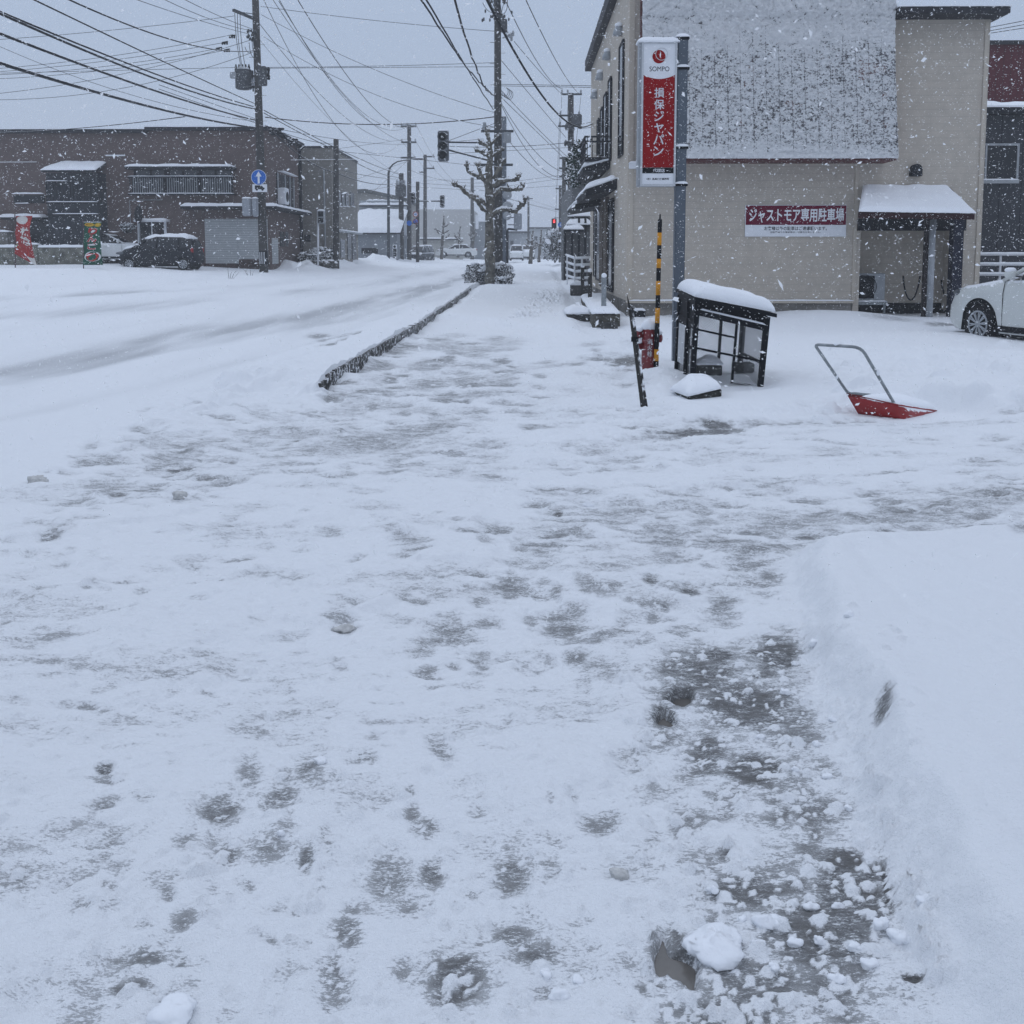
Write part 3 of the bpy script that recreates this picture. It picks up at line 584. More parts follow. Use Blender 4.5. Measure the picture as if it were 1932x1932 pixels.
for x in (XS, X1 - .09):
    m = part('corner_trim', M['beige_trim'], shop, bevel=.008); m.box(x - .045, x + .045, SY - .03, SY + .02, .42, sz(300) if x == XS else sz(42)); m.done()
m = part('corner_trim', M['beige_trim'], shop, bevel=.008); m.box(X0 - .02, X0 + .12, SY - .025, SY + .1, .456, ZT); m.done()
# roof edge of the street side
m = part('roof', M['dark_snowy'], shop); m.box(X0 - .22, X0 + .3, SY - .3, FARY + .3, ZT - .0, ZT + .38); m.box(X0 + .301, XS, SY - .05, FARY, ZT + .001, ZT + .3); m.done()
# steep roof sheet on the front, plastered with driven snow
pxa, pxb = sx(1209, SY - .72), sx(1681, SY - .72)
zb, zt = P(1400, 299, SY - .95).z, P(1400, -60, SY - .1).z
pm = bpy.data.materials.new('snow_plastered_sheet'); pm.use_nodes = True; N, L = nodes(pm); pp = N['Principled BSDF']; pp.inputs['Roughness'].default_value = .85
geo = N.new('ShaderNodeNewGeometry'); sp = N.new('ShaderNodeSeparateXYZ'); L.new(geo.outputs['Position'], sp.inputs[0])
ca = N.new('ShaderNodeAttribute'); ca.attribute_name = 'cover'
q1 = noise_(6.5, 6, (1, 1, 1.3), .7); q2 = noise_(17, 4, (1, 1, 1.5), .7)
cv = math_('ADD', math_('ADD', math_('MULTIPLY', math_('SUBTRACT', q1, .5), 2.0), math_('MULTIPLY', math_('SUBTRACT', q2, .5), 2.8)), ca.outputs['Fac'])
seam = math_('LESS_THAN', math_('MODULO', math_('ADD', sp.outputs[0], 20.0), .303), .012)
cv = math_('SUBTRACT', cv, math_('MULTIPLY', math_('MULTIPLY', seam, math_('LESS_THAN', ca.outputs['Fac'], .62)), .36))
under_ = mix_(mr_(noise_(1.6, 2, (1, 1, 1)), .62, .70), (.085, .083, .093), (.12, .03, .02))
L.new(mix_(mr_(cv, -.10, .30), under_, (.93, .945, .96)), pp.inputs['Base Color'])
bp = N.new('ShaderNodeBump'); bp.inputs['Distance'].default_value = .05; bp.inputs['Strength'].default_value = .8; L.new(cv, bp.inputs['Height']); L.new(bp.outputs[0], pp.inputs['Normal'])
nx, nz = 300, 210; ss, tt = np.meshgrid(np.linspace(0, 1, nx + 1), np.linspace(0, 1, nz + 1)); ss = ss.ravel(); tt = tt.ravel()
px_ = pxa + (pxb - pxa) * ss; pz_ = zb + (zt - zb) * tt
vpix = 299 - 359 * tt
thick = .10 + .05 * fbm(px_ * 1.3, pz_ * 2.0, 4, 5) + .03 * fbm(px_ * 8, pz_ * 9, 3, 6)
topcover = sstep(.48, .86, tt + .10 * fbm(px_ * 2.2, pz_ * 2.2, 3, 9)); ledge = sstep(.735, .765, tt + .012 * fbm(px_ * 1.4, pz_ * 0 + 3, 3, 10))
relief = .040 * fbm(px_ * 6, pz_ * 10, 4, 15) + .018 * fbm(px_ * 15, pz_ * 24, 3, 16)
crack = .05 * np.clip(np.abs(fbm(px_ * 2.2, pz_ * 3.2, 3, 18)) * -4 + .5, 0, .5) * sstep(.62, .74, tt)
py_ = (SY - .9) + .82 * tt - (.06 + relief + topcover * thick + ledge * (.10 + .05 * fbm(px_ * .9, pz_ * 2.1, 3, 11)) - crack)
cover = np.clip(.19 + .86 * topcover + .45 * (1 - sstep(0, .09, tt)) + .07 * fbm(px_ * .8, pz_ * .9, 3, 19) + .10 - .10 * sstep(.90, 1, ss) * (1 - topcover), 0, 1.2) - .9 * (crack > .018)
V = np.column_stack([px_, py_, pz_]); k = len(V); edge = [(i, 0) for i in range(nx + 1)] + [(nx, j) for j in range(1, nz + 1)] + [(i, nz) for i in range(nx - 1, -1, -1)] + [(0, j) for j in range(nz - 1, 0, -1)]
mb = MB(); mb.v = [tuple(q) for q in V]; mb.f = [(j * (nx + 1) + i, j * (nx + 1) + i + 1, (j + 1) * (nx + 1) + i + 1, (j + 1) * (nx + 1) + i) for j in range(nz) for i in range(nx)]
pan = mb.build('roof_sheet', pm, shop, True); a_ = pan.data.attributes.new('cover', 'FLOAT', 'POINT'); a_.data.foreach_set('value', cover.astype(np.float32))
m = MB()
m.hexa([(pxa, SY - .898, zb - .03), (pxb, SY - .898, zb - .03), (pxb, SY - .002, zb - .03), (pxa, SY - .002, zb - .03)],
       [(pxa, SY - .075, zt), (pxb, SY - .075, zt), (pxb, SY - .002, zt + .001), (pxa, SY - .002, zt + .001)])
m.build('sheet_backing', mat('sheet_edge', (.10, .03, .03), .6, .5, 9, fleck=.5), shop)
m = part('roof', M['dark_snowy'], shop, bevel=.01)                     # flat roof slab over the porch side
ex1 = P(1907, 20, SY - .6).x
m.box(pxb + .02, ex1, SY - .6, FARY - 1.2, sz(38), P(1800, 12, SY - .6).z); rf = m.done()
m = part('snow_cap', M['snow'], rf); zz = P(1800, 12, SY - .6).z; m.snow((pxb + .02, SY - .62, zz), (ex1 + .02, SY - .62, zz), (ex1 + .02, SY + 3, zz), (pxb + .02, SY + 3, zz), .10, 40, 8, 11, rag=.03); m.done()
m = part('antenna', M['dark'], rf)
for dx in (0, .12, .3, .42): m.tube([(sx(1748) + dx, SY + 3.5, zz), (sx(1748) + dx, SY + 3.5, zz + .7)], .015, 5)
m.tube([(sx(1742), SY + 3.5, zz + .28), (sx(1782), SY + 3.5, zz + .26)], .012, 5); m.done()
# porch canopy
cy0 = SY - 1.25
cfl, cfr = P(1619, 400, cy0), P(1839, 403, cy0)
cbl = Vector((sx(1623), SY - .02, sz(352))); cbr = Vector((sx(1780), SY - .02, sz(352)))
m = part('canopy', mat('canopy_fascia', (.032, .010, .012), .5, .4, 8), shop)
up = Vector((0, 0, .14)); m.hexa([cfl - up, cfr - up, Vector((cfr.x - .05, cbr.y, cbr.z - .12)), cbl - up], [cfl, cfr, Vector((cfr.x - .05, cbr.y, cbr.z - .02)), cbl]); cn = m.done()
m = part('snow_cap', M['snow'], cn); m.snow(cfl + Vector((0, -.03, .005)), cfr + Vector((.02, -.03, .005)), cbr, cbl, .085, 46, 14, 21, rag=.015); m.done()
m = part('porch_beam', M['dark'], shop); m.box(XS + .05, RX1 + .05, SY - .12, SY + .0, cfl.z - .40, cfl.z - .1); m.done()
m = part('gutter', M['steel'], shop, smooth=True); m.tube([(RX0 + .1, SY + .9, sz(421)), (sx(1752), SY + .9, sz(422))], .05, 8); m.done()
m = part('downpipe', M['grey'], shop, smooth=True); m.tube([(sx(1757, cy0 + .6), cy0 + .6, cfl.z - .15), (sx(1757, cy0 + .6), cy0 + .6, -.1)], .075, 10); m.done()
m = part('porch_post', mat('post_dark', (.035, .03, .03), .7, .3, 6), shop); x = sx(1746, cy0 + .7); m.box(x - .05, x + .05, cy0 + .65, cy0 + .75, -.1, cfl.z - .15); m.done()
m = part('porch_post', mat('post_navy', (.018, .02, .034), .6, .3, 6), shop); x = sx(1803, cy0 + .7); m.box(x - .12, x + .12, cy0 + .6, cy0 + .84, -.1, cfl.z - .15); m.done()
for (ua, ub, v0, dv) in ((1704, 1736, 520, 46), (1776, 1806, 528, 36)):
    m = part('hose', M['ink'], shop, smooth=True); a, b = P(ua, v0, SY + .85), P(ub, v0, SY + .85); dz = dv / 1785 * 24.2
    m.tube([a.lerp(b, t / 14) + Vector((0, 0, -dz * (1 - (2 * t / 14 - 1) ** 2) ** .75)) for t in range(15)], .02, 6); m.done()
m = part('vent_hood', M['dark'], shop, smooth=False, bevel=.01); c = P(1725, 333, SY); r = .135
m.prism([(-r, 0), (r, 0), (r, .16)] + [(r * math.cos(t), .16 + r * math.sin(t)) for t in (.5, 1.0, 1.57, 2.14, 2.64)] + [(-r, .16)], lambda a, b, q: c + Vector((a, q, b)), -.16, .0); m.done()
# street side (left face): windows, vents, awnings, door bays
def face(name, uA, uB, vTop, vBot, mt, off=.04, parent=shop, frame=True):
    a, b = PX(uB, vBot, X0), PX(uA, vBot, X0)          # near, far
    ya, yb = a.y, b.y; z1 = PX(uB, vTop, X0).z; z0 = a.z
    m = part(name, mt, parent); m.box(X0 - off, X0 + .02, ya, yb, z0, z1); o = m.done()
    if frame:
        f = part('frame', M['dark'], o); t = .05
        f.box(X0 - off - .02, X0 - off + .03, ya - t, ya, z0 - t, z1 + t); f.box(X0 - off - .02, X0 - off + .03, yb, yb + t, z0 - t, z1 + t)
        f.box(X0 - off - .02, X0 - off + .03, ya, yb, z1, z1 + t); f.box(X0 - off - .02, X0 - off + .03, ya, yb, z0 - t, z0); f.done()
    return o
face('window', 1169.5, 1176.5, 82, 288, M['glass'])
for ua, ub, v0 in ((1149.5, 1154, 150), (1141, 1145.5, 178), (1135, 1138.5, 205), (1129, 1131.5, 226)):
    face('window', ua, ub, v0, 300 - (1154 - ub) * .55, M['glass'], .05)
for u, v in ((1173.5, 56), (1151, 103), (1137, 142), (1126.5, 178)):
    c = PX(u, v, X0); m = part('vent_hood', M['grey'], shop, True); m.lathe([(.16, -.14), (.15, -.05), (.11, 0.05), (.05, .12)], c + Vector((-.08, 0, 0)), 12); vh = m.done()
    m = part('snow_cap', M['snow'], vh, True); m.blob(c + Vector((-.08, 0, .12)), .11, .12, .07, 10, .1, int(u)); m.done()
m = part('wall_lamp', M['white'], shop, bevel=.01); c = PX(1180, 312, X0); cc = Vector((X0 + .12, SY - .12, P(1190, 313, SY - .1).z)); m.box(cc.x - .12, cc.x + .16, cc.y - .1, cc.y + .1, cc.z - .07, cc.z + .06); wl = m.done()
m = part('snow_cap', M['snow'], wl); m.snow((cc.x - .13, cc.y - .11, cc.z + .06), (cc.x + .17, cc.y - .11, cc.z + .06), (cc.x + .17, cc.y + .11, cc.z + .06), (cc.x - .13, cc.y + .11, cc.z + .06), .05, 10, 6, 3); m.done()
bay0, bay1 = PX(1158, 484, X0).y, PX(1122, 484, X0).y
for ua, ub, mt in ((1150.5, 1158, 'glass'), (1127.5, 1135, 'glass'), (1123, 1126.5, 'glass')):
    face('door' if ua < 1130 else 'window', ua, ub, 378, 548 - (1158 - ub) * .9, M[mt], .06)
m = part('window_pillar', mat('brown_pillar', (.10, .085, .07), .8, .2, 5), shop)
for ua, ub in ((1136, 1142), (1144, 1149)):
    a, b = PX(ub, 484, X0).y, PX(ua, 484, X0).y; m.box(X0 - .10, X0 + .01, a, b, .6, PX(ub, 372, X0).z)
m.done()
def awning(uA, uB, vTopNear, proj, drop, hgt, nm='awning'):
    yn, yf = PX(uB, 484, X0).y, PX(uA, 484, X0).y; zt_ = PX(uB, vTopNear, X0).z
    m = part(nm, M['dark'], shop)
    m.hexa([(X0 - proj, yn, zt_ - drop - hgt), (X0 - .001, yn, zt_ - hgt - .1), (X0 - .001, yf, zt_ - hgt - .1), (X0 - proj, yf, zt_ - drop - hgt)],
           [(X0 - proj, yn, zt_ - drop), (X0 - .001, yn, zt_), (X0 - .001, yf, zt_), (X0 - proj, yf, zt_ - drop)]); o = m.done()
    s = part('snow_cap', M['snow'], o); s.snow((X0 - proj - .03, yn - .03, zt_ - drop), (X0 - .01, yn - .03, zt_), (X0 - .01, yf, zt_), (X0 - proj - .03, yf, zt_ - drop), .16, 12, 26, int(uA), rag=.03); s.done(); return o
awning(1136, 1163, 338, .85, .30, .18)
awning(1120, 1138, 372, .95, .25, .16)
awning(1124, 1150, 303, .8, .22, .14)
# balcony with an evergreen trained along it
m = part('balcony', M['dark_snowy'], shop); yn, yf = PX(1150, 484, X0).y, PX(1118, 484, X0).y; zb_ = PX(1150, 306, X0).z; zr = PX(1150, 262, X0).z
m.box(X0 - .75, X0 - .002, yn, yf, zb_, zb_ + .12)
for z in (zr, zb_ + .55): m.box(X0 - .77, X0 - .72, yn, yf, z, z + .05); m.box(X0 - .72, X0 - .01, yn, yn + .05, z, z + .05)
for i in range(26): y = yn + (yf - yn) * i / 25; m.box(X0 - .76, X0 - .73, y, y + .025, zb_ + .1, zr)
for i in range(5): x = X0 - .7 + i * .15; m.box(x, x + .025, yn + .01, yn + .035, zb_ + .1, zr)
m.done()
def leafmass(mb, n, cfun, size, rr):
    for _ in range(n):
        c = Vector(cfun()); d = Vector((rr.gauss(0, 1), rr.gauss(0, 1), rr.gauss(0, 1) + .6)).normalized(); t = d.orthogonal().normalized(); b = d.cross(t); s_ = size * rr.uniform(.6, 1.4); a = rr.uniform(0, 6.28)
        t2 = t * math.cos(a) + b * math.sin(a); b2 = d.cross(t2)
        mb.add([c - t2 * s_ - b2 * s_ * .5, c + t2 * s_ * .2 - b2 * s_ * .7, c + t2 * s_ + d * s_ * .3, c + t2 * s_ * .1 + b2 * s_ * .7], [(0, 1, 2, 3)])
lf = mat('evergreen_leaf', (.02, .038, .026), .7, .5, 12, snow=.42); rr = random.Random(12)
m = part('evergreen_garland', lf, shop)
def gf():
    t = rr.random(); y = yn + .2 + (yf - yn) * (.25 + .75 * t); return (X0 - .78 + rr.gauss(0, .12), y, zb_ - .25 + (zr - zb_ + .35) * rr.random() + rr.gauss(0, .08))
leafmass(m, 1800, gf, .055, rr); m.done()
# steps and terrace
tm = mat('terrace_stone', (.10, .095, .08), .9, .45, 5, .4, 25)
pA, pB, pC = G(1121, 616), G(1170, 622), G(1088, 580)
xa, xb = P(1118, 600, 20.6).x, X0 - .02; ztop = P(1140, 592, 20.6).z
m = part('terrace', tm, shop, bevel=.015); m.hexa([(xa, 20.6, -.3), (P(1170, 600, 20.6).x, 20.6, -.3), (xb, 23.4, -.3), (xb, 29, -.3)], [(xa, 20.6, ztop), (P(1170, 600, 20.6).x, 20.6, ztop), (xb, 23.4, ztop), (xb, 29, ztop)]) if False else m.hexa(
    [(xa, 20.6, -.3), (P(1170, 600, 20.6).x, 20.6, -.3), (X0 - .03, 29.5, -.3), (P(1090, 560, 29.5).x + .1, 29.5, -.3)], [(xa, 20.6, ztop), (P(1170, 600, 20.6).x, 20.6, ztop), (X0 - .03, 29.5, ztop), (P(1090, 560, 29.5).x + .1, 29.5, ztop)]); te = m.done()
m = part('snow_cap', M['snow'], te); m.snow((xa - .02, 20.57, ztop), (P(1170, 600, 20.6).x, 20.57, ztop), (X0 - .04, 29.4, ztop), (P(1090, 560, 29.5).x + .08, 29.4, ztop), .11, 14, 40, 8, rag=.05); m.done()
q = [P(1070, 588, 22.2), P(1117, 592, 22.2)]; m = part('step', M['concrete_dark'], shop, bevel=.01); m.box(q[0].x, q[1].x, 22.2, 23.7, -.3, q[0].z - .06); st_ = m.done()
m = part('snow_cap', M['snow'], st_); zz = q[0].z - .06; m.snow((q[0].x - .02, 22.17, zz), (q[1].x, 22.17, zz), (q[1].x, 23.7, zz), (q[0].x - .02, 23.7, zz), .16, 14, 10, 2, rag=.03); m.done()
q0 = P(1146, 604, 20.3); m = part('step', M['concrete_dark'], shop, bevel=.01); m.box(P(1135, 604, 20.3).x, P(1166, 604, 20.3).x, 20.3, 20.59, -.3, q0.z - .06); st_ = m.done()
pts = [(1139, 587, 523), (1113, 560, 513), (1099, 538, 504)]
for i, (u, vb, vt) in enumerate(pts):
    b = G(u, vb); Yp = (21.6, 26.5, 31)[i]; zb2 = P(u, vb, Yp).z; zt2 = P(u, vt, Yp).z; x = P(u, vb, Yp).x
    o = thing('railing_post', ['bare grey railing post with snow tip on the near end of the terrace', 'dark weathered post in the middle of the shop terrace', 'weathered post at the far end of the shop terrace'][i], 'post', (x, Yp, zb2), 0, 'posts along the shop terrace')
    m = part('shaft', M['steel'] if i == 0 else M['wood'], o, bevel=.01); m.box(x - .055, x + .055, Yp - .055, Yp + .055, min(zb2, ztop) - .1, zt2); m.done()
    m = part('snow_cap', M['snow'], o, True); m.blob((x, Yp, zt2 + .03), .065, .065, .07, 10, .1, i); m.done()
m = thing('drain_block', 'black snow topped block against the shop plinth behind the hydrant', 'block', (sx(1210), SY - .2, .1))
k_ = part('body', M['ink'], m, bevel=.01); a, b = P(1197, 604, SY - .3), P(1218, 586, SY - .3); k_.box(a.x, b.x, SY - .3, SY + .02, -.2, b.z); k_.done()
k_ = part('snow_cap', M['snow'], m); k_.snow((a.x, SY - .31, b.z), (b.x, SY - .31, b.z), (b.x, SY - .01, b.z), (a.x, SY - .01, b.z), .06, 10, 5, 5); k_.done()
# ---- things fixed to the shop
ps = thing('parking_sign', 'wide maroon and white car park notice board on the beige shop wall', 'sign', (sx(1498), SY, sz(417)))
xa, xb, z1, zm, z0 = sx(1403.5), sx(1593), sz(387), sz(424.5), sz(446.5)
m = part('board', M['white'], ps, bevel=.004); m.box(xa, xb, SY - .05, SY - .003, z0, z1); m.done()
m = part('maroon_field', M['maroon'], ps); m.box(xa + .01, xb - .01, SY - .0535, SY - .049, zm, z1 - .012); m.done()
H_ = z1 - z0; W_ = xb - xa
lettering('ジャストモア専用駐車場', xa + W_ * .035, xb - W_ * .025, zm + .07, z1 - .075, SY - .056, M['white'], ps, .022)
lettering('お客様以外の駐車はご遠慮願います。', xa + W_ * .19, xb - W_ * .19, zm - .135, zm - .035, SY - .0525, M['ink'], ps, .012)
lettering('当駐車場での事故等は一切責任を負いません。', xa + W_ * .25, xb - W_ * .25, zm - .2, zm - .155, SY - .0525, M['ink'], ps, .004)
ac = thing('air_conditioner', 'grey outdoor air conditioner unit under the porch canopy', 'air conditioner', (sx(1640, SY + .6), SY + .5, .4))
a, b = P(1613, 516, SY + .45), P(1669, 566, SY + .45)
m = part('casing', M['grey'], ac, bevel=.012); m.box(a.x - .05, b.x, SY + .45, SY + .78, b.z, a.z); m.done()
m = part('fan_grille', M['ink'], ac); m.box(a.x - .0, P(1650, 520, SY + .45).x, SY + .435, SY + .449, b.z + .04, a.z - .06); g_ = m.done()
m = part('fan_ring', M['dark'], g_)
for r_ in (.08, .15, .22, .29): m.ring(((a.x + P(1650, 520, SY + .45).x) / 2, SY + .42, (a.z + b.z) / 2), r_, r_ + .012, .014, 24)
m.done()
m = part('stand', M['steel'], ac)
m.box(a.x - .05, b.x + .05, SY + .4, SY + .46, b.z - .12, b.z - .04); m.box(b.x - .02, b.x + .03, SY + .45, SY + .5, -.1, b.z - .12); m.box(a.x, a.x + .05, SY + .45, SY + .5, -.1, b.z - .12); m.done()
m = part('snow_cap', M['snow'], ac); m.snow((a.x - .05, SY + .39, b.z - .04), (b.x + .05, SY + .39, b.z - .04), (b.x + .05, SY + .46, b.z - .04), (a.x - .05, SY + .46, b.z - .04), .035, 14, 4, 6, rag=0); m.done()
# ---- neighbours on the right edge
ws = mat('slate_sheet', (.045, .048, .054), .7, .2, 3, .1, 10)
NYY = 27.5
nb = thing('dark_clad_house', 'dark slate clad house with snowy eave and window behind the white car', 'house', (P(1900, 500, NYY).x, NYY, 0))
x0, x1 = P(1800, 500, NYY).x, 24.0; zt_ = P(1890, 218, NYY).z
m = part('wall', band_mat('slate_boards', (.05, .053, .06), (.02, .021, .025), .62, 0, .04, .75), nb); m.box(x0, x1, NYY, NYY + 8, -.3, zt_); m.done()
m = part('roof', M['dark'], nb); m.box(x0 - .2, x1, NYY - .35, NYY + 8, zt_, zt_ + .18); rf = m.done()
m = part('snow_cap', M['snow'], rf); m.snow((x0 - .2, NYY - .37, zt_ + .18), (x1, NYY - .37, zt_ + .18), (x1, NYY + 4, zt_ + .18), (x0 - .2, NYY + 4, zt_ + .18), .22, 60, 10, 9, rag=.03); m.done()
a, b = P(1845, 275, NYY), P(1915, 340, NYY)
m = part('window', M['glass'], nb); m.box(a.x, b.x, NYY - .03, NYY + .01, b.z, a.z); wn = m.done()
m = part('frame', M['grey'], wn); t = .06
m.box(a.x - t, b.x + t, NYY - .06, NYY - .001, a.z, a.z + t); m.box(a.x - t, b.x + t, NYY - .12, NYY - .001, b.z - t * 1.6, b.z); m.box(a.x - t, a.x, NYY - .06, NYY - .001, b.z, a.z); m.box(b.x, b.x + t, NYY - .06, NYY - .001, b.z, a.z)
xm = P(1859, 300, NYY).x; m.box(xm - .025, xm + .025, NYY - .055, NYY - .031, b.z, a.z); m.done()
m = part('sill_snow', M['snow'], wn); m.snow((a.x - t, NYY - .12, b.z), (b.x + t, NYY - .12, b.z), (b.x + t, NYY - .065, b.z), (a.x - t, NYY - .065, b.z), .05, 12, 3, 1, rag=0); m.done()
wb = thing('wine_red_house', 'tall wine red clad building rising behind the dark slate house', 'building', (18, 40, 0))
x0 = P(1835, 300, 40).x; m = part('wall', M['wine'], wb); m.box(x0, 45, 40, 52, 0, P(1890, 84, 40).z); m.done()
m = part('roof', M['dark_snowy'], wb); m.box(x0 - .2, 45, 39.8, 52, P(1890, 84, 40).z, P(1890, 78, 40).z); m.done()
rl = thing('pipe_railing', 'white pipe railing with three snowy rails beside the beige shop', 'railing', (P(1880, 515, 25.5).x, 25.5, 0))
for i, v in enumerate((480, 499, 518)):
    m = part('rail', M['white'], rl, True); z = P(1880, v, 25.5).z; m.tube([(X1 + .1, 25.5, z), (19, 25.5, z)], .032, 8); r_ = m.done()
    m = part('snow_cap', M['snow'], r_); m.snow((X1 + .1, 25.46, z + .02), (19, 25.46, z + .02), (19, 25.54, z + .02), (X1 + .1, 25.54, z + .02), .055, 60, 3, i + 2, rag=.0); m.done()
for u in (1888, 1960, 2040): m = part('post', M['white'], rl, True); x = P(u, 500, 25.53).x; m.tube([(x, 25.55, -.1), (x, 25.55, P(1880, 478, 25.5).z)], .03, 8); m.done()
# ================================================================ street furniture near the camera
def gz(x, y): return ground_z(x, y)
# ---- tall insurance agency sign on its post
QY = 13.6
so = thing('agency_sign', 'tall red and white illuminated shop sign box on a blue grey square post', 'sign', (P(1288, 640, QY).x, QY, 0))
m = part('post', M['bluegrey'], so, bevel=.012); a, b = P(1277, 100, QY), P(1297, 100, QY); xm0, xm1 = a.x, b.x
zt_ = P(1287, 76, QY).z; m.box(xm0, xm1, QY - .07, QY + .08, -.3, zt_); po = m.done()
m = part('cap', M['dark'], po); m.box(xm0 - .01, xm1 + .012, QY - .085, QY + .09, zt_ + .001, zt_ + .03); m.done()
m = part('snow_cap', M['snow'], po); m.snow((xm0 - .03, QY - .1, zt_ + .03), (xm1 + .02, QY - .1, zt_ + .03), (xm1 + .02, QY + .1, zt_ + .03), (xm0 - .03, QY + .1, zt_ + .03), .055, 10, 8, 3, rag=.0); m.done()
a, b = P(1211, 79, QY - .1), P(1274, 351, QY - .1); bx0, bx1, bz1, bz0 = a.x, b.x, a.z, b.z; fy = QY - .10
m = part('box', M['grey'], so, bevel=.006); m.box(bx0 - .035, bx1, fy + .012, QY + .10, bz0, bz1); m.done()
m = part('frame', mat('sign_frame', (.50, .52, .54), .35, .06, 5), so); t = .027
m.box(bx0, bx0 + t, fy - .012, fy + .012, bz0, bz1); m.box(bx1 - t, bx1, fy - .012, fy + .012, bz0, bz1); m.box(bx0 + t, bx1 - t, fy - .012, fy + .012, bz1 - t, bz1); m.box(bx0 + t, bx1 - t, fy - .012, fy + .012, bz0, bz0 + t); m.done()
ix0, ix1, iz0, iz1 = bx0 + t, bx1 - t, bz0 + t, bz1 - t; IW = ix1 - ix0
def sv(v): return P(1245, v, fy).z
m = part('panel', M['white'], so); m.box(ix0, ix1, fy, fy + .011, iz0, iz1); m.done()
m = part('red_field', M['red_sign'], so)
n_ = 20; za, zm_ = sv(141.5), sv(149)
poly = [(ix0, sv(316)), (ix1, sv(316))] + [(ix1 - IW * i / n_, zm_ + (za - zm_) * (2 * i / n_ - 1) ** 2) for i in range(n_ + 1)]
m.prism(poly, lambda a, b, q: Vector((a, q, b)), fy - .003, fy + .005); m.done()
m = part('black_field', M['ink'], so); m.box(ix0, ix1, fy - .003, fy + .005, sv(327), sv(316.3)); m.done()
m = part('emblem', M['red_sign'], so); c = Vector((ix0 + IW * .485, fy - .003, sv(107))); r_ = IW * .208; m.disc(c, r_, .006); m.done()
m = part('emblem', mat('silver_ring', (.55, .56, .58), .3, .05, 5), so); m.ring(c + Vector((r_ * .40, -.003, r_ * .38)), r_ * .86, r_ * .94, .003, 40); m.done()
lettering('SOMPO', ix0 + IW * .19, ix0 + IW * .82, sv(134.5), sv(125.5), fy - .002, M['ink'], so, .0)
lettering('損保ジャパン', ix0 + IW * .30, ix0 + IW * .72, sv(296), sv(164), fy - .006, mat('letter_white', (.62, .62, .66), .5, .03, 4), so, .012, vertical=True)
lettering('代理店', ix0 + IW * .34, ix0 + IW * .72, sv(325), sv(318.2), fy - .006, M['white'], so, .012)
lettering('（有）飛島保険事務所', ix0 + IW * .14, ix0 + IW * .86, sv(340), sv(335.5), fy - .002, M['ink'], so, .02)
for v in (105, 128, 277, 347):
    if v == 105: continue
    m = part('bracket', M['ink'], so); z = P(1287, v, QY).z; m.box(bx1 - .001, xm1 + .02, QY - .085, QY + .09, z - .035, z - .005); br = m.done()
    m = part('snow_cap', M['snow'], br); m.snow((bx1 + .002, QY - .1, z - .004), (xm1 + .02, QY - .1, z - .004), (xm1 + .02, QY + .1, z - .004), (bx1 + .002, QY + .1, z - .004), .05, 10, 6, int(v), rag=0); m.done()
m = part('snow_cap', M['snow'], so); m.snow((bx0 - .06, fy - .03, bz1), (bx1 + .03, fy - .03, bz1), (bx1 + .03, QY + .11, bz1), (bx0 - .06, QY + .11, bz1), .07, 26, 8, 17, rag=.02); m.done()
m = part('snow_cap', M['snow'], so); m.snow((bx1 - .02, QY - .09, zt_ - .02), (xm0 + .001, QY - .09, zt_ - .0), (xm0 + .001, QY + .09, zt_ - .0), (bx1 - .02, QY + .09, zt_ - .02), .07, 6, 6, 5, rag=0); m.done()
# ---- striped snow pole
c = G(1237, 698); cz = gz(c.x, c.y); YY = c.y
sp_ = thing('snow_pole', 'thin yellow and black striped snow pole leaning beside the red hydrant', 'marker pole', (c.x, YY, cz))
b0 = P(1237.5, 705, YY); t0 = P(1245.5, 404, YY); vs = [700, 676, 654, 605, 577, 553, 527, 503, 486, 461, 438, 414]
stripe = [None] * (len(vs) - 1)
for i in range(len(vs) - 1):
    f0 = (700 - vs[i]) / 296; f1 = (700 - vs[i + 1]) / 296; nm = 'black_band' if i % 2 == 0 else 'yellow_band'
    m = part(nm, M['ink'] if i % 2 == 0 else M['yellow'], sp_, True); a, b = b0.lerp(t0, f0), b0.lerp(t0, f1); m.tube([a, b], [.034 - .005 * f0, .034 - .005 * f1], 12); m.done()
m = part('tip', M['ink'], sp_, True); m.tube([b0.lerp(t0, .965), b0.lerp(t0, .975), b0.lerp(t0, 1.0)], [.026, .012, .009], 8); m.done()
# ---- hydrant
c = G(1224, 699); YY = c.y + .15; cz = gz(c.x, YY); x = P(1223.5, 690, YY).x
hy = thing('fire_hydrant', 'dark red fire hydrant with white characters and a snow cap', 'hydrant', (x, YY, cz))
ht = P(1224, 612, YY).z - cz; rw = .098
m = part('barrel', M['red_paint'], hy, True); m.lathe([(rw * 1.25, -.1), (rw * 1.25, .03), (rw * 1.0, .05), (rw * 1.0, ht * .60), (rw * 1.12, ht * .61), (rw * 1.12, ht * .66), (rw * .96, ht * .68), (rw * .94, ht * .86), (rw * .78, ht * .94), (rw * .45, ht * .985), (.02, ht)], (x, YY, cz), 24); m.done()
for z, sgn in ((.78, -1), (.52, -1), (.70, 1)):
    m = part('outlet', M['red_paint'], hy, True); m.lathe([(.05, 0), (.05, .05), (.062, .052), (.062, .085), (.03, .10)], (x + sgn * .085, YY - .01, cz + ht * z), 14, 'x') if sgn > 0 else m.lathe([(.03, -.10), (.062, -.085), (.062, -.052), (.05, -.05), (.05, 0)], (x - .085, YY - .01, cz + ht * z), 14, 'x'); ou = m.done()
    m = part('snow_cap', M['snow'], ou, True); m.blob((x + sgn * .135, YY - .01, cz + ht * z + .07), .055, .06, .04, 12, .12, int(z * 100)); m.done()
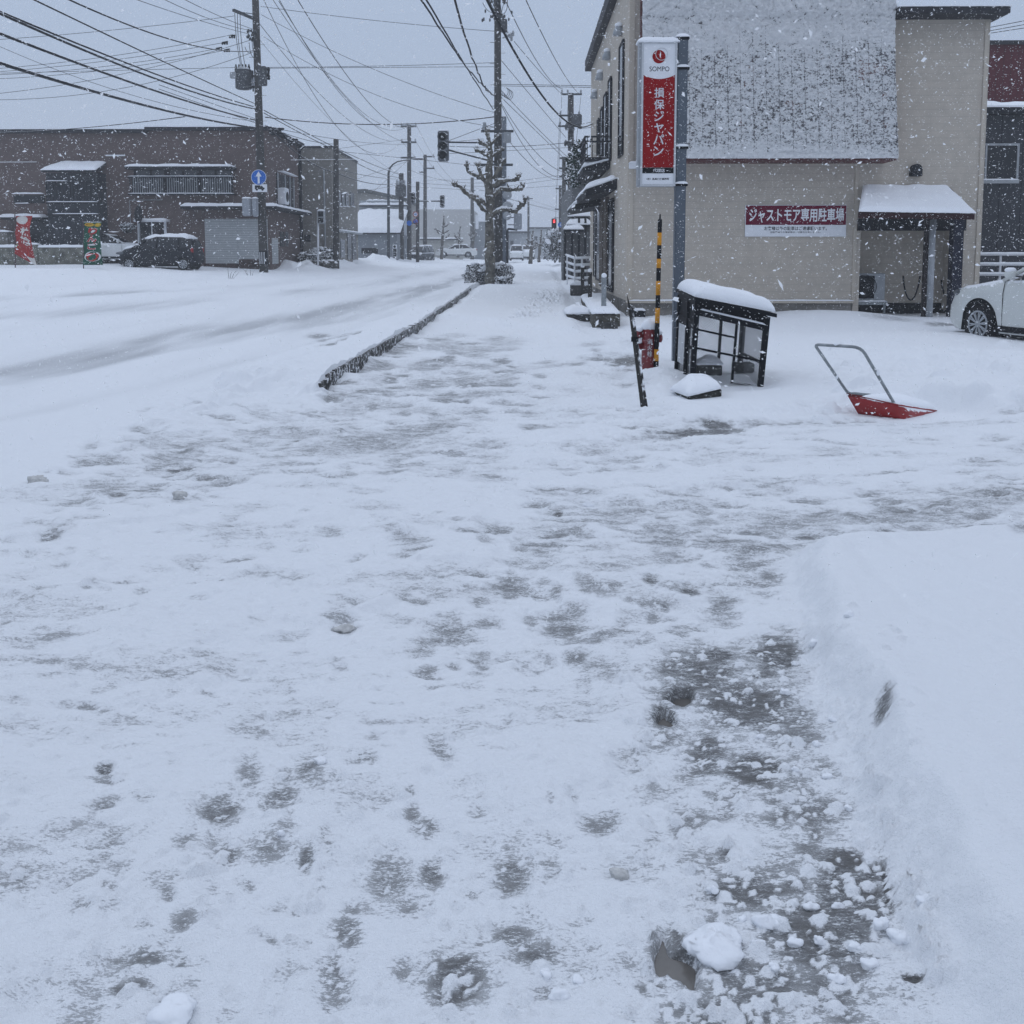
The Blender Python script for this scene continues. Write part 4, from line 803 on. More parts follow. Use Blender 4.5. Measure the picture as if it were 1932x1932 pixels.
m = part('snow_cap', M['snow'], hy, True); m.blob((x, YY, cz + ht * .97), .105, .105, .085, 16, .12, 8); m.blob((x, YY, cz + ht * 1.06), .045, .045, .05, 10, .15, 9); m.done()
lt = lettering('消火栓', x - .052, x + .052, cz + ht * .30, cz + ht * .70, YY - .1, mat('letter_worn', (.60, .60, .62), .6, .15, 30), hy, .012, vertical=True)
for v_ in lt.data.vertices:                                     # the characters follow the round barrel
    wx = v_.co.x; v_.co.y = -math.sqrt(max(1e-6, (rw * 1.13) ** 2 - wx ** 2)) - .004
# ---- leaning stake
a, b = G(1215, 765), None; YY = a.y; a = P(1215.5, 770, YY); b = P(1188, 560, YY + .12)
stk = thing('leaning_stake', 'weathered angle stake leaning left in front of the hydrant', 'stake', (a.x, YY, a.z))
m = part('flange', M['wood'], stk); dr = (b - a).normalized(); rt = Vector((1, 0, 0)); wd = .034
m.add([a - rt * wd, a + rt * .006 + Vector((0, -.02, 0)), a + rt * .006 + Vector((0, .02, 0)), a - rt * wd + Vector((0, .03, 0)), b - rt * .026 + dr * .03, b + rt * -.01 + Vector((0, -.015, 0)) - dr * .06, b + rt * -.01 + Vector((0, .02, 0)) - dr * .06, b - rt * .026 + Vector((0, .02, 0)) + dr * .03], [(3, 2, 1, 0), (4, 5, 6, 7), (0, 1, 5, 4), (1, 2, 6, 5), (2, 3, 7, 6), (3, 0, 4, 7)]); m.done()
m = part('flange', mat('stake_snowy', (.035, .034, .034), .9, .4, 14, .3, 40, fleck=.78), stk)
a2, b2 = a + rt * .007, b - dr * .09 - rt * .008; m.add([a2 + Vector((0, -.018, 0)), a2 + rt * .034 + Vector((0, .01, 0)), a2 + rt * .034 + Vector((0, .03, 0)), a2 + Vector((0, .02, 0)), b2 + Vector((0, -.014, 0)), b2 + rt * .03 + Vector((0, .01, 0)) - dr * .03, b2 + rt * .03 + Vector((0, .03, 0)) - dr * .03, b2 + Vector((0, .02, 0))], [(3, 2, 1, 0), (4, 5, 6, 7), (0, 1, 5, 4), (1, 2, 6, 5), (2, 3, 7, 6), (3, 0, 4, 7)]); m.done()
m = part('band', M['ink'], stk); q = a.lerp(b, .62); m.bar(q - rt * .045 - Vector((0, .03, 0)), q + rt * .03 - Vector((0, .03, 0)), .02, .05); m.done()
# ---- garbage cage
CY0 = 11.45
cg = thing('garbage_cage', 'black mesh garbage cage with thick snow on its sloping roof', 'garbage cage', (P(1368, 720, CY0).x, CY0, 0))
FL0, FR0 = P(1305.5, 726, CY0), P(1432.5, 748, CY0 - .12); FLT, FRT = P(1315.5, 566, CY0), P(1447.5, 598, CY0 - .12)
dpt = Vector((-.02, 1.02, .0)); upl = Vector((-.035, 0, .05))
BL0, BR0, BLT, BRT = FL0 + dpt + Vector((0, 0, .02)), FR0 + dpt + Vector((0, 0, .02)), FLT + dpt + upl * .5, FRT + dpt + upl * .5
pw = .062
for a, b in ((FL0, FLT), (FR0, FRT), (BL0, BLT), (BR0, BRT), (FL0.lerp(BL0, .42), FLT.lerp(BLT, .42))):
    m = part('post', M['black'], cg); m.bar(a - (b - a) * .12, b, pw, pw); m.done()
fr_ = part('frame', M['black'], cg)
def fp(s, t): return FL0.lerp(FR0, s).lerp(FLT.lerp(FRT, s), t)
def bp_(s, t): return BL0.lerp(BR0, s).lerp(BLT.lerp(BRT, s), t)
for fn in (fp, bp_):
    fr_.bar(fn(0, .985), fn(1, .985), .04, .075); fr_.bar(fn(0, .86), fn(1, .86), .04, .07)
    if fn is bp_: fr_.bar(fn(.66, .04), fn(.66, .86), .035, .035)
fr_.bar(fp(0, .66), fp(.58, .66), .024, .024); fr_.bar(fp(0, .44), fp(1, .44), .026, .026); fr_.bar(fp(.585, .1), fp(.585, .86), .028, .028); fr_.bar(fp(1, .42), bp_(1, .42), .03, .03); fr_.bar(fp(1, .86), bp_(1, .86), .03, .05); fr_.bar(fp(0, .70), bp_(0, .70), .03, .10); fr_.bar(fp(0, .98), bp_(0, .98), .04, .06); fr_.bar(fp(0, .42), fp(0, .42).lerp(bp_(0, .42), .42), .03, .03)
fr_.done()
m = part('fascia_panel', M['black'], cg)
a, b, c, d = fp(.04, .87), fp(1, .87), fp(1, .99), fp(.04, .99); o_ = Vector((0, .02, 0)); m.hexa([a, b, b + o_, a + o_], [d, c, c + o_, d + o_])
a, b, c, d = fp(0, .72), bp_(0, .72), bp_(0, .99), fp(0, .99); o_ = Vector((.02, 0, 0)); m.hexa([b, a, a + o_, b + o_], [c, d, d + o_, c + o_]); m.done()
def netting(fn0, fn1, w_, h_, nm='mesh_panel'):
    mb = MB(); st = .034; n_ = int((w_ + h_) / st); r_ = .0017
    for k in range(n_):
        for sg in (1, -1):
            s0 = k * st - h_; pts_ = []
            for e_ in (0, 1):
                xx = s0 + e_ * h_; pts_.append((xx, e_ * h_))
            (xa_, ya_), (xb_, yb_) = pts_
            if xa_ < 0: ya_ += -xa_; xa_ = 0
            if xb_ > w_: yb_ -= xb_ - w_; xb_ = w_
            if xb_ - xa_ < .02: continue
            if sg < 0: xa_, xb_ = w_ - xa_, w_ - xb_
            A_, B_ = fn0(xa_ / w_, ya_ / h_), fn0(xb_ / w_, yb_ / h_); mb.tube([A_, B_], r_, 3, False)
    return mb.build(nm, mat_net, cg)
mat_net = mat('galvanised_net', (.13, .135, .14), .6, .1, 5, metal=.3)
netting(lambda s, t: fp(s, .02 + .83 * t) + Vector((0, .012, 0)), None, .82, .80)
netting(lambda s, t: bp_(s, .02 + .83 * t), None, .82, .80)
netting(lambda s, t: fp(0, .02 + .69 * t).lerp(bp_(0, .02 + .69 * t), s) + Vector((.01, 0, 0)), None, 1.0, .66)
netting(lambda s, t: fp(1, .02 + .83 * t).lerp(bp_(1, .02 + .83 * t), s), None, 1.0, .80)
m = part('notice', mat('notice_paper', (.50, .51, .52), .7, .12, 12), cg)
a, b = fp(0, .16).lerp(bp_(0, .16), .50), fp(0, .16).lerp(bp_(0, .16), .93); d, c = fp(0, .70).lerp(bp_(0, .70), .50), fp(0, .70).lerp(bp_(0, .70), .93); o_ = Vector((-.012, 0, 0)); m.hexa([b + o_, a + o_, a, b], [c + o_, d + o_, d, c]); m.done()
# roof: one pitch falling to the right
rA, rB = P(1311, 562, CY0 - .12), P(1466, 592, CY0 - .24); bk = Vector((-.05, 1.28, .02)); rD, rC = P(1275.5, 545, CY0 + 1.16), rB + bk
m = part('roof', M['black'], cg); th = Vector((0, 0, .045)); m.hexa([rA - th, rB - th, rC - th, rD - th], [rA, rB, rC, rD]); rf = m.done()
m = part('snow_cap', M['snow'], rf); up_ = Vector((.06, 0, 1)).normalized()
nq, nr = 44, 26; vs = []; e_ = .012
for j in range(nr + 1):
    for i in range(nq + 1):
        s_, t_ = i / nq, j / nr; p = rA.lerp(rB, s_).lerp(rD.lerp(rC, s_), t_); lx = min(s_, 1 - s_) * 1.0; ly = min(t_, 1 - t_) * 1.25
        hh = (1 - max(0, 1 - lx / .20) ** 2.2) ** .5 * (1 - max(0, 1 - ly / .16) ** 2.2) ** .5
        vs.append(p + up_ * (.012 + hh * (.155 + .02 * float(perlin(np.array([s_ * 3]), np.array([t_ * 3]), 4)[0]) + .02 * math.sin(s_ * 3.1))))
m.v = vs; m.f = [(j * (nq + 1) + i, j * (nq + 1) + i + 1, (j + 1) * (nq + 1) + i + 1, (j + 1) * (nq + 1) + i) for j in range(nr) for i in range(nq)]
m.f.append(tuple([i for i in range(nq + 1)] + [j * (nq + 1) + nq for j in range(1, nr + 1)] + [nr * (nq + 1) + i for i in range(nq - 1, -1, -1)] + [j * (nq + 1) for j in range(nr - 1, 0, -1)])[::-1])
sc_ = m.done(); sc_.data.polygons.foreach_set('use_smooth', [True] * (len(sc_.data.polygons) - 1) + [False])
m = part('snow_cap', M['snow'], cg); a, b = fp(.05, .895), fp(.98, .895); f_ = Vector((0, -.05, 0)); m.snow(a + f_, b + f_, b, a, .03, 24, 3, 7, rag=0); m.done()
# things inside and before the cage
for nm, lab, (ua, ub, vt, vb), yy, mt in (('concrete_block', 'dark block with a snow dome standing inside the garbage cage', (1316, 1363, 689, 699), CY0 + .55, 'stone'), ('flat_block', 'flat dark slab lying at the right rear inside the cage', (1388, 1424, 686, 692), CY0 + .7, 'stone'), ('fallen_log', 'short dark log lying inside the cage by its right front post', (1386, 1430, 720, 730), CY0 - .0, 'wood')):
    o = thing(nm, lab, 'block' if 'block' in nm else 'log', (P((ua + ub) / 2, vb, yy).x, yy, P(ua, vb, yy).z))
    a, b = P(ua, vb, yy), P(ub, vt, yy)
    k_ = part('body', M[mt], o, bevel=.012)
    if nm == 'fallen_log': k_.tube([P(ua, 723, yy + .1), P(ub, 733, yy - .05)], .045, 9)
    else: k_.box(a.x, b.x, yy, yy + .25, a.z - .08, b.z)
    k_.done()
    if nm == 'concrete_block':
        k_ = part('snow_cap', M['snow'], o); k_.snow((a.x - .01, yy - .02, b.z), (b.x + .01, yy - .02, b.z), (b.x + .01, yy + .26, b.z), (a.x - .01, yy + .26, b.z), .12, 20, 8, 3, rag=.0); k_.done()
ro = thing('edging_stone', 'dark garden stone under a pillow of snow in front of the cage', 'stone', (P(1315, 750, 10.6).x, 10.6, 0))
k_ = part('body', M['stone'], ro, bevel=.02); yy = 10.55
z0_ = P(1314, 760, 10.2).z - .045
k_.hexa([(P(1300, 760, 10.18).x, 10.18, z0_), (P(1362, 748, 10.45).x, 10.45, z0_), (P(1340, 735, 11).x, 11.0, z0_), (P(1272, 742, 10.75).x, 10.75, z0_)],
        [(P(1300, 755, 10.18).x, 10.18, z0_ + .125), (P(1362, 742, 10.45).x, 10.45, z0_ + .17), (P(1340, 735, 11).x, 11.0, z0_ + .17), (P(1272, 742, 10.75).x, 10.75, z0_ + .125)]); k_.done()
k_ = part('snow_cap', M['snow'], ro, True)
a, b, c, d = Vector((P(1297, 752, 10.16).x, 10.16, z0_ + .115)), Vector((P(1360, 742, 10.42).x, 10.42, z0_ + .165)), Vector((P(1340, 735, 11.05).x, 11.05, z0_ + .17)), Vector((P(1264, 738, 10.75).x, 10.75, z0_ + .10))
k_.snow(a, b, c, d, .15, 24, 16, 13, rag=.0); k_.done()
# ---- snow dump (push scoop) with a tube handle
sd_ = thing('snow_dump', 'red plastic snow pusher scoop with a tubular steel handle lying in the snow', 'snow pusher', (P(1690, 780, 9).x, 9.0, 0))
TL, TR = P(1599, 744, 9.18), P(1694, 763, 8.92); BLq, BRq = P(1622, 783, 9.20), P(1707, 795, 8.90)
fw = Vector((.52, .46, 0.0)); FRq = P(1768, 781, 9.36); FLq = FRq + (TL - TR) * .96 + Vector((0, 0, .02)); FRt = P(1783, 778, 9.42); FLt = FRt + (TL - TR) * .96 + Vector((0, 0, .04))
m = part('scoop', M['red_plastic'], sd_)
# pan: back wall, two sides, floor, rolled rim, curved corner
def quadgrid(mb, a, b, c, d, n=6, bulge=Vector((0, 0, 0))):
    vs_ = []
    for j in range(n + 1):
        for i in range(n + 1):
            s_, t_ = i / n, j / n; vs_.append(a.lerp(b, s_).lerp(d.lerp(c, s_), t_) + bulge * (math.sin(math.pi * s_) * math.sin(math.pi * t_)))
    mb.add(vs_, [(j * (n + 1) + i, j * (n + 1) + i + 1, (j + 1) * (n + 1) + i + 1, (j + 1) * (n + 1) + i) for j in range(n) for i in range(n)])
nb_ = (Vector((TL.x - TR.x, TL.y - TR.y, 0)).normalized()); back = Vector((-.75, -.66, 0))
quadgrid(m, BLq, BRq, TR, TL, 8, back * .03); quadgrid(m, BRq, FRq, FRt, TR, 6, -nb_ * .02); quadgrid(m, BLq, FLq, FLt, TL, 6, nb_ * .02); quadgrid(m, BLq, BRq, FRq, FLq, 6, Vector((0, 0, -.02)))
sco = m.done(); md = sco.modifiers.new('thick', 'SOLIDIFY'); md.thickness = .008
sco.data.polygons.foreach_set('use_smooth', [True] * len(sco.data.polygons))
m = part('rim', M['red_plastic'], sco, True); m.tube([FLt, TL, TR, FRt], .013, 8); m.done()
m = part('snow_load', M['snow'], sd_, True)
dn = Vector((0, 0, -.03)); m.snow(TL.lerp(FRt, .06) + dn * 2, TR.lerp(FLt, .06) + dn, FRt.lerp(TL, .04) + dn * .2, FLt.lerp(TR, .04) + dn * .5, .10, 20, 20, 23, rag=.0); m.done()
HL, HR = P(1537, 650, 8.86), P(1624, 655, 8.60)
def rounded(p, q, r, k=.09):
    d1 = (p - q).normalized(); d2 = (r - q).normalized(); return [q + d1 * k * (1 - t) ** 2 + d2 * k * t ** 2 for t in (0, .25, .5, .75, 1)]
hT = P(1580, 645, 8.74)
pth = [TR.lerp(FRt, .02) + Vector((-.03, .02, -.10)), TR + Vector((-.03, .02, .03))] + [] 
path = [TL + (FLt - TL) * .55 + Vector((0.02, 0, .012)), TL + (FLt - TL) * .12 + Vector((.01, 0, .014))] + rounded(TL + (FLt - TL) * .12, TL + Vector((0, 0, .016)), HL, .05) + rounded(TL, HL, HR, .045) + rounded(HL, HR, TR, .085) + [P(1690, 762, 8.95) + Vector((0, .02, -.01)), P(1692, 768, 8.95) + Vector((.02, .03, -.02))]
m = part('handle', M['steel'], sd_, True); m.tube(path, .0145, 10); m.done()
for t_, f_ in ((.35, (TL, HL)), (.55, (TR, HR))):
    m = part('snow_cap', M['snow'], sd_, True); c = f_[0].lerp(f_[1], t_); m.blob(c + Vector((0, -.006, .01)), .016, .016, .03, 8, .2, 3); m.done()
m = part('snow_cap', M['snow'], sd_, True); c = HL.lerp(HR, .5); m.blob(c + Vector((0, 0, .014)), .035, .016, .014, 8, .2, 3); m.done()
# ---- loose lumps of snow on the cleared walk
lumps = [(1448, 1752, 26, 'rounded snow lump sitting on the dark cleared patch of the walkway'), (1530, 1720, 19, None), (1310, 1850, 0, None), (1475, 1747, 17, None), (1500, 1790, 20, None), (1580, 1720, 15, None), (1345, 1690, 15, None),
         (605, 1432, 15, 'small round snowball beside a dark boot print in the left foreground'), (530, 1580, 11, None), (1695, 1790, 28, None), (1640, 1830, 24, None), (1660, 1770, 22, None), (1610, 1800, 18, None), (1580, 1855, 22, None), (1545, 1790, 16, None), (1430, 1790, 17, None), (1460, 1840, 16, None), (1400, 1740, 14, None),
         (1740, 1760, 20, None), (1600, 1240, 14, None), (1535, 1230, 16, None), (1500, 1250, 12, None), (1480, 1320, 13, None), (1570, 1370, 13, None), (1540, 1420, 12, None), (1560, 1480, 14, None), (1600, 1540, 12, None), (1500, 1470, 10, None), (1435, 1400, 12, None), (650, 1178, 20, 'grey sided snow chunk lying alone in the middle of the walkway'), (70, 913, 24, 'dirty grey snow chunk lying at the edge of the road'), (340, 950, 17, 'crumbled grey snow chunk in the ploughed patch at left'), (1168, 1655, 22, 'greyish ice lump beside the left edge of the cleared strip'), (1055, 1880, 26, None), (1090, 1850, 18, None), (1030, 1840, 20, None), (1110, 955, 13, None), (1335, 1790, 0, None), (300, 1900, 0, None)]
for i, (u, v, r_, lab) in enumerate(lumps):
    if r_ == 0: continue
    c = G(u, v); z = gz(c.x, c.y); rr_ = r_ / 1785 * c.y * (.62 if lab is None else .8)
    dirty = lab is not None and ('grey' in lab)
    mb = MB(); mb.blob((c.x, c.y, z + rr_ * .22), rr_ * 1.1, rr_ * .9, rr_ * (.55 if dirty else .7), 18, .42, i + 3)
    if i % 3 == 0: mb2 = mb.blob((c.x + rr_ * .7, c.y - rr_ * .3, z + rr_ * .2), rr_ * .55, rr_ * .5, rr_ * .45, 14, .2, i + 40)
    o = mb.build('snow_lump', mat('dirty_snow', (.55, .55, .54), .85, .2, 30, .5, 60) if dirty else M['snow'], None, True, loc=(c.x, c.y, z))
    tag(o, lab or 'small white snow lump among others beside the cleared dark strip', 'snow lump', None if lab else 'loose snow lumps on the walkway')
# the broad flat slab of packed snow and the three panes of bare ice
c = G(1350, 1795); o_ = MB(); o_.blob((c.x, c.y, gz(c.x, c.y) + .012), .068, .05, .03, 30, .30, 77); o = o_.build('snow_slab', M['snow'], None, True, loc=(c.x, c.y, gz(c.x, c.y))); tag(o, 'broad smooth slab of packed snow lying beside the brown puddle', 'snow slab')
c = G(325, 1905); o_ = MB(); o_.blob((c.x, c.y, gz(c.x, c.y) + .02), .05, .04, .016, 26, .25, 78); o = o_.build('snow_slab', M['snow'], None, True, loc=(c.x, c.y, gz(c.x, c.y))); tag(o, 'smooth snow hump at the lower left corner of the walkway', 'snow slab')
wm = mat('meltwater', (.15, .14, .128), .12, .25, 8, spec=.5)
for (pts_, lab) in (([(1236, 1795), (1250, 1760), (1262, 1790), (1290, 1800), (1312, 1815), (1306, 1860), (1290, 1845), (1240, 1835)], 'largest brown meltwater puddle near the bottom of the walkway'), ([(1256, 1330), (1275, 1310), (1300, 1308), (1308, 1322), (1290, 1336), (1262, 1332)], 'dark grey puddle at the top of the cleared strip'), ([(1237, 1360), (1252, 1344), (1275, 1362), (1262, 1371), (1240, 1369)], 'small brownish puddle just below the dark grey one')):
    q = [G(*p_) for p_ in pts_]; zc_ = min(gz(p_.x, p_.y) for p_ in q) ; cx_ = sum((p_ for p_ in q), Vector()) / len(q)
    zl = -.020
    mb = MB(); vs_ = []
    nn = 40
    ring_ = []
    for i in range(nn):
        f_ = i / nn * len(q); k_ = int(f_); t_ = f_ - k_; p0, p1, p2, p3 = q[(k_ - 1) % len(q)], q[k_], q[(k_ + 1) % len(q)], q[(k_ + 2) % len(q)]
        w_ = .5 * ((2 * p1) + (p2 - p0) * t_ + (2 * p0 - 5 * p1 + 4 * p2 - p3) * t_ ** 2 + (3 * p1 - p0 - 3 * p2 + p3) * t_ ** 3); ring_.append((w_.x, w_.y, zl))
    mb.add(ring_ + [(x_, y_, zl - .01) for x_, y_, _ in ring_], [tuple(range(nn))] + [(i, nn + i, nn + (i + 1) % nn, (i + 1) % nn) for i in range(nn)])
    o = mb.build('puddle', wm, None, loc=(cx_.x, cx_.y, zl)); tag(o, lab, 'puddle')
# ================================================================ vehicles
def curve_at(tab, x):
    for i in range(len(tab) - 1):
        if x <= tab[i + 1][0]:
            a, b = tab[i], tab[i + 1]; t = (x - a[0]) / (b[0] - a[0] + 1e-9); t = min(max(t, 0), 1); t = t * t * (3 - 2 * t) * .5 + t * .5
            return a[1] + (b[1] - a[1]) * t
    return tab[-1][1]
def build_car(name, label, cat, spec, paint, loc, rz, group=None, snow_th=.08, detail=True):
    """Length runs along local +x from the nose at 0; the car's own left side faces local -y."""
    root = thing(name, label, cat, (0, 0, 0), 0, group)
    Ln, W, belt, roof, zb = spec['L'], spec['W'], spec['belt'], spec['roof'], spec['zb']; wh = spec['wheels']; wr = spec['wr']; ar = wr * spec.get('arch', 1.16)
    xs_ = sorted(set([round(Ln * i / 90, 4) for i in range(91)]))
    def halfw(x): f = min(x / (Ln * .16), 1); r = min((Ln - x) / (Ln * .10), 1); return W / 2 * (.80 + .20 * math.sin(f * math.pi / 2)) * (.90 + .10 * math.sin(max(r, 0) * math.pi / 2))
    def low(x):
        z = zb + .10 * max(0, 1 - x / .25) + .12 * max(0, 1 - (Ln - x) / .3)
        for c in wh:
            d = abs(x - c)
            if d < ar: z = max(z, wr + math.sqrt(ar * ar - d * d) * 1.0)
        return z
    mb = MB(); k = 9
    for x in xs_:
        hw = halfw(x); zt = curve_at(belt, x); zl = min(low(x), zt - .06); crown = .05
        prof = [(hw * .97, zl), (hw * 1.0, zl + (zt - zl) * .22), (hw * 1.0, zl + (zt - zl) * .5), (hw * .985, zl + (zt - zl) * .8), (hw * .94, zt - .02), (hw * .86, zt + .015), (hw * .6, zt + crown * .8), (hw * .3, zt + crown), (0, zt + crown)]
        prof += [(-y, z) for y, z in prof[-2::-1]]
        mb.v += [(x, y, z) for y, z in prof]
    n_ = 2 * k - 1
    mb.f = [(i * n_ + j, (i + 1) * n_ + j, (i + 1) * n_ + j + 1, i * n_ + j + 1) for i in range(len(xs_) - 1) for j in range(n_ - 1)]
    mb.f += [tuple(range(n_)), tuple(range(len(mb.v) - 1, len(mb.v) - n_ - 1, -1))]
    body = mb.build('body', paint, root, True)
    # lower body, dark
    mb = MB(); mb.box(.25, Ln - .25, -W * .40, W * .40, zb - .02, zb + .45); mb.build('underbody', M['ink'], body)
    # glasshouse
    gx = [r_[0] for r_ in roof]; g0, g1 = gx[0], gx[-1]; mb = MB(); st = [g0 + (g1 - g0) * i / 40 for i in range(41)]; kk = 5
    def ghw(x, t): return halfw(x) * (.93 - .20 * t)
    for x in st:
        z0 = curve_at(belt, x) - .01; z1 = max(curve_at(roof, x) - .04, z0 + .005)
        pr_ = [(ghw(x, 0), z0), (ghw(x, .5), z0 + (z1 - z0) * .5), (ghw(x, .95), z1), (ghw(x, 1) * .8, z1 + .025), (0, z1 + .04)]
        pr_ += [(-y, z) for y, z in pr_[-2::-1]]; mb.v += [(x, y, z) for y, z in pr_]
    n2 = 2 * kk - 1; mb.f = [(i * n2 + j, (i + 1) * n2 + j, (i + 1) * n2 + j + 1, i * n2 + j + 1) for i in range(40) for j in range(n2 - 1)]
    mb.f += [tuple(range(n2)), tuple(range(len(mb.v) - 1, len(mb.v) - n2 - 1, -1))]
    mb.build('window', M['glass'], root, True)
    # roof skin and pillars in body colour
    zmax = max(r_[1] for r_ in roof); xr = [x for x in st if curve_at(roof, x) > zmax - .16]
    mb = MB()
    for x in xr:
        z1 = curve_at(roof, x) - .03; mb.v += [(x, -ghw(x, .93) - .012, z1 - .05), (x, -ghw(x, 1) * .82, z1 + .015), (x, 0, z1 + .04), (x, ghw(x, 1) * .82, z1 + .015), (x, ghw(x, .93) + .012, z1 - .05)]
    mb.f = [(i * 5 + j, (i + 1) * 5 + j, (i + 1) * 5 + j + 1, i * 5 + j + 1) for i in range(len(xr) - 1) for j in range(4)]
    rfo = mb.build('roof', paint, root, True); sm = rfo.modifiers.new('t', 'SOLIDIFY'); sm.thickness = .03
    if snow_th:
        x0_, x1_ = xr[0] + .02, xr[-1]; z_ = curve_at(roof, (x0_ + x1_) / 2) - .0; hw = ghw((x0_ + x1_) / 2, 1) * 1.0
        mb = MB(); mb.snow((x0_, -hw, curve_at(roof, x0_) - .0), (x1_, -hw, curve_at(roof, x1_) - .0), (x1_, hw, curve_at(roof, x1_) - .0), (x0_, hw, curve_at(roof, x0_) - .0), snow_th + .03, 24, 12, int(loc[1]), rag=.0); mb.build('snow_cap', M['snow'], rfo, True)
        xh = g0 + .05; mb = MB(); hw = halfw(.5) * .84
        if belt[1][0] < g0 - .3 or g0 > .6:
            xa_ = max(.22, belt[1][0] - .1); mb.snow((xa_, -hw, curve_at(belt, xa_) + .035), (xh, -hw * 1.05, curve_at(belt, xh) + .035), (xh, hw * 1.05, curve_at(belt, xh) + .035), (xa_, hw, curve_at(belt, xa_) + .035), snow_th * .6, 18, 12, 5, rag=0); mb.build('snow_cap', M['snow'], body, True)
    for sg in (-1, 1):
        mb = MB()
        for xp in spec['pillars']:
            if isinstance(xp, tuple): xa_, xb_ = xp
            else: xa_ = xb_ = xp
            mb.tube([(xa_, sg * (ghw(xa_, 0) + .012), curve_at(belt, xa_)), (xb_, sg * (ghw(xb_, .95) + .012), max(curve_at(roof, xb_) - .05, curve_at(belt, xb_) + .02))], .035, 6)
        mb.build('pillar', paint if not spec.get('dark_pillars') else M['dark'], root, True)
        if detail:
            xm = spec['mirror']; mb = MB(); mb.blob((xm, sg * (halfw(xm) + .06), curve_at(belt, xm) + .09), .075, .11, .085, 14, .0, 2); mi = mb.build('wing_mirror', paint, root, True)
            mb = MB(); mb.blob((xm, sg * (halfw(xm) + .06), curve_at(belt, xm) + .155), .07, .11, .045, 12, .12, 5); mb.build('snow_cap', M['snow'], mi, True)
            for xd in spec['doors']:
                mb = MB(); y_ = sg * (halfw(xd) + .002)
                mb.tube([(xd, sg * (halfw(xd) * .96 + .002), curve_at(belt, xd) - .02)] + [(xd, y_, zb + .12 + (curve_at(belt, xd) - zb - .2) * t) for t in (.8, .5, .25)] + [(xd, sg * halfw(xd) * .99, zb + .1)], .006, 5); mb.build('door_gap', M['ink'], body)
                mb = MB(); mb.bar((xd + .62, y_ * 1.012, curve_at(belt, xd + .7) - .16), (xd + .84, y_ * 1.012, curve_at(belt, xd + .7) - .155), .03, .035); mb.build('door_handle', paint, body)
        mb = MB(); mb.blob((.20 + spec.get('lampx', .12), sg * halfw(.3) * .84, spec['lampz']), .26, .12, .075, 14, .05, 3); mb.build('headlight', M['glass_grey'], root, True)
        mb = MB(); mb.blob((Ln - .08, sg * W * .42, spec['lampz'] + .12), .08, .07, .17, 10, .0, 3); mb.build('tail_light', M['red_plastic'], root, True)
        mb = MB(); mb.bar((wh[0] + ar, sg * (W / 2 - .005), zb + .08), (wh[1] - ar, sg * (W / 2 - .005), zb + .08), .03, .10); mb.build('sill', M['ink'], body)
        for c in wh:
            if spec.get('arch'):
                mb = MB(); mb.ring((c, sg * (W / 2 - .10) if sg < 0 else W / 2 - .02, wr), wr * 1.04, wr * 1.30, .12, 36); mb.build('wheel_arch', M['ink'], body)
            mb = MB(); w_ = .21; y0 = sg * (W / 2 - .02); y1 = y0 - sg * w_
            prof = [(wr * .62, 0), (wr * .94, .0), (wr, .03), (wr, w_ - .03), (wr * .94, w_), (wr * .5, w_)]
            mb.lathe([(r_, -h_ if sg > 0 else h_) for r_, h_ in prof], (c, y0, wr), 32, 'y'); wheel = mb.build('wheel', M['rubber'], root, True)
            mb = MB(); mb.ring((c, y0 - .012 if sg < 0 else y0 + .0, wr), wr * .60, wr * .68, .014, 28)
            for q in range(10):
                t = q * math.pi / 5 + .12; dt = .10
                for d_ in (-dt, dt): mb.bar((c + .05 * math.cos(t), y0 - .004 * -sg, wr + .05 * math.sin(t)), (c + wr * .62 * math.cos(t + d_), y0 + sg * .002, wr + wr * .62 * math.sin(t + d_)), .014, .022)
            mb.lathe([(.06, -.02), (.06, .01), (.03, .018)] if sg > 0 else [(.03, -.018), (.06, -.01), (.06, .02)], (c, y0, wr), 14, 'y'); mb.build('rim', M['grey'], wheel)
            mb = MB(); mb.lathe([(wr * .60, -.05), (wr * .60, -.04)] if sg > 0 else [(wr * .60, .04), (wr * .60, .05)], (c, y0, wr), 24, 'y'); mb.build('brake_disc', M['ink'], wheel)
    mb = MB(); mb.bar((-.0 + .02, 0, spec['lampz'] - .18), (.10, 0, spec['lampz'] - .18), W * .62, .14); mb.build('grille', M['ink'], root)
    root.location = loc; root.rotation_euler = (0, 0, rz)
    return root
white_car = mat('pearl_white', (.60, .62, .60), .3, .03, 3, spec=.5, snow=.62)
white_plain = mat('white_car_snowy', (.72, .74, .74), .4, .04, 3, spec=.4, snow=.5)
black_car = mat('dark_blue_black', (.007, .008, .013), .4, .1, 3, spec=.25, fleck=.10, snow=None)
SUV = dict(arch=1.30, L=4.55, W=1.84, zb=.22, wr=.345, wheels=(.92, 3.58), belt=[(0, .70), (.12, .86), (.45, .98), (1.35, 1.10), (1.7, 1.13), (4.1, 1.19), (4.5, 1.10), (4.55, .8)], roof=[(1.42, 1.11), (2.15, 1.56), (2.7, 1.66), (3.7, 1.62), (4.2, 1.45), (4.48, 1.15)],
           pillars=[(1.45, 2.2), 2.85, (3.65, 3.6), (4.45, 4.15)], mirror=1.72, doors=(1.50, 2.78), lampz=.86)
build_car('white_suv', 'white suv nosing in from the right with snow on bonnet and black wheel arch', 'car', SUV, white_car, (9.40, 19.30, gz(9, 18.5) - .16), R(-76), None, .05); bpy.data.objects['white_suv'].scale = (1.1, 1.1, 1.1)
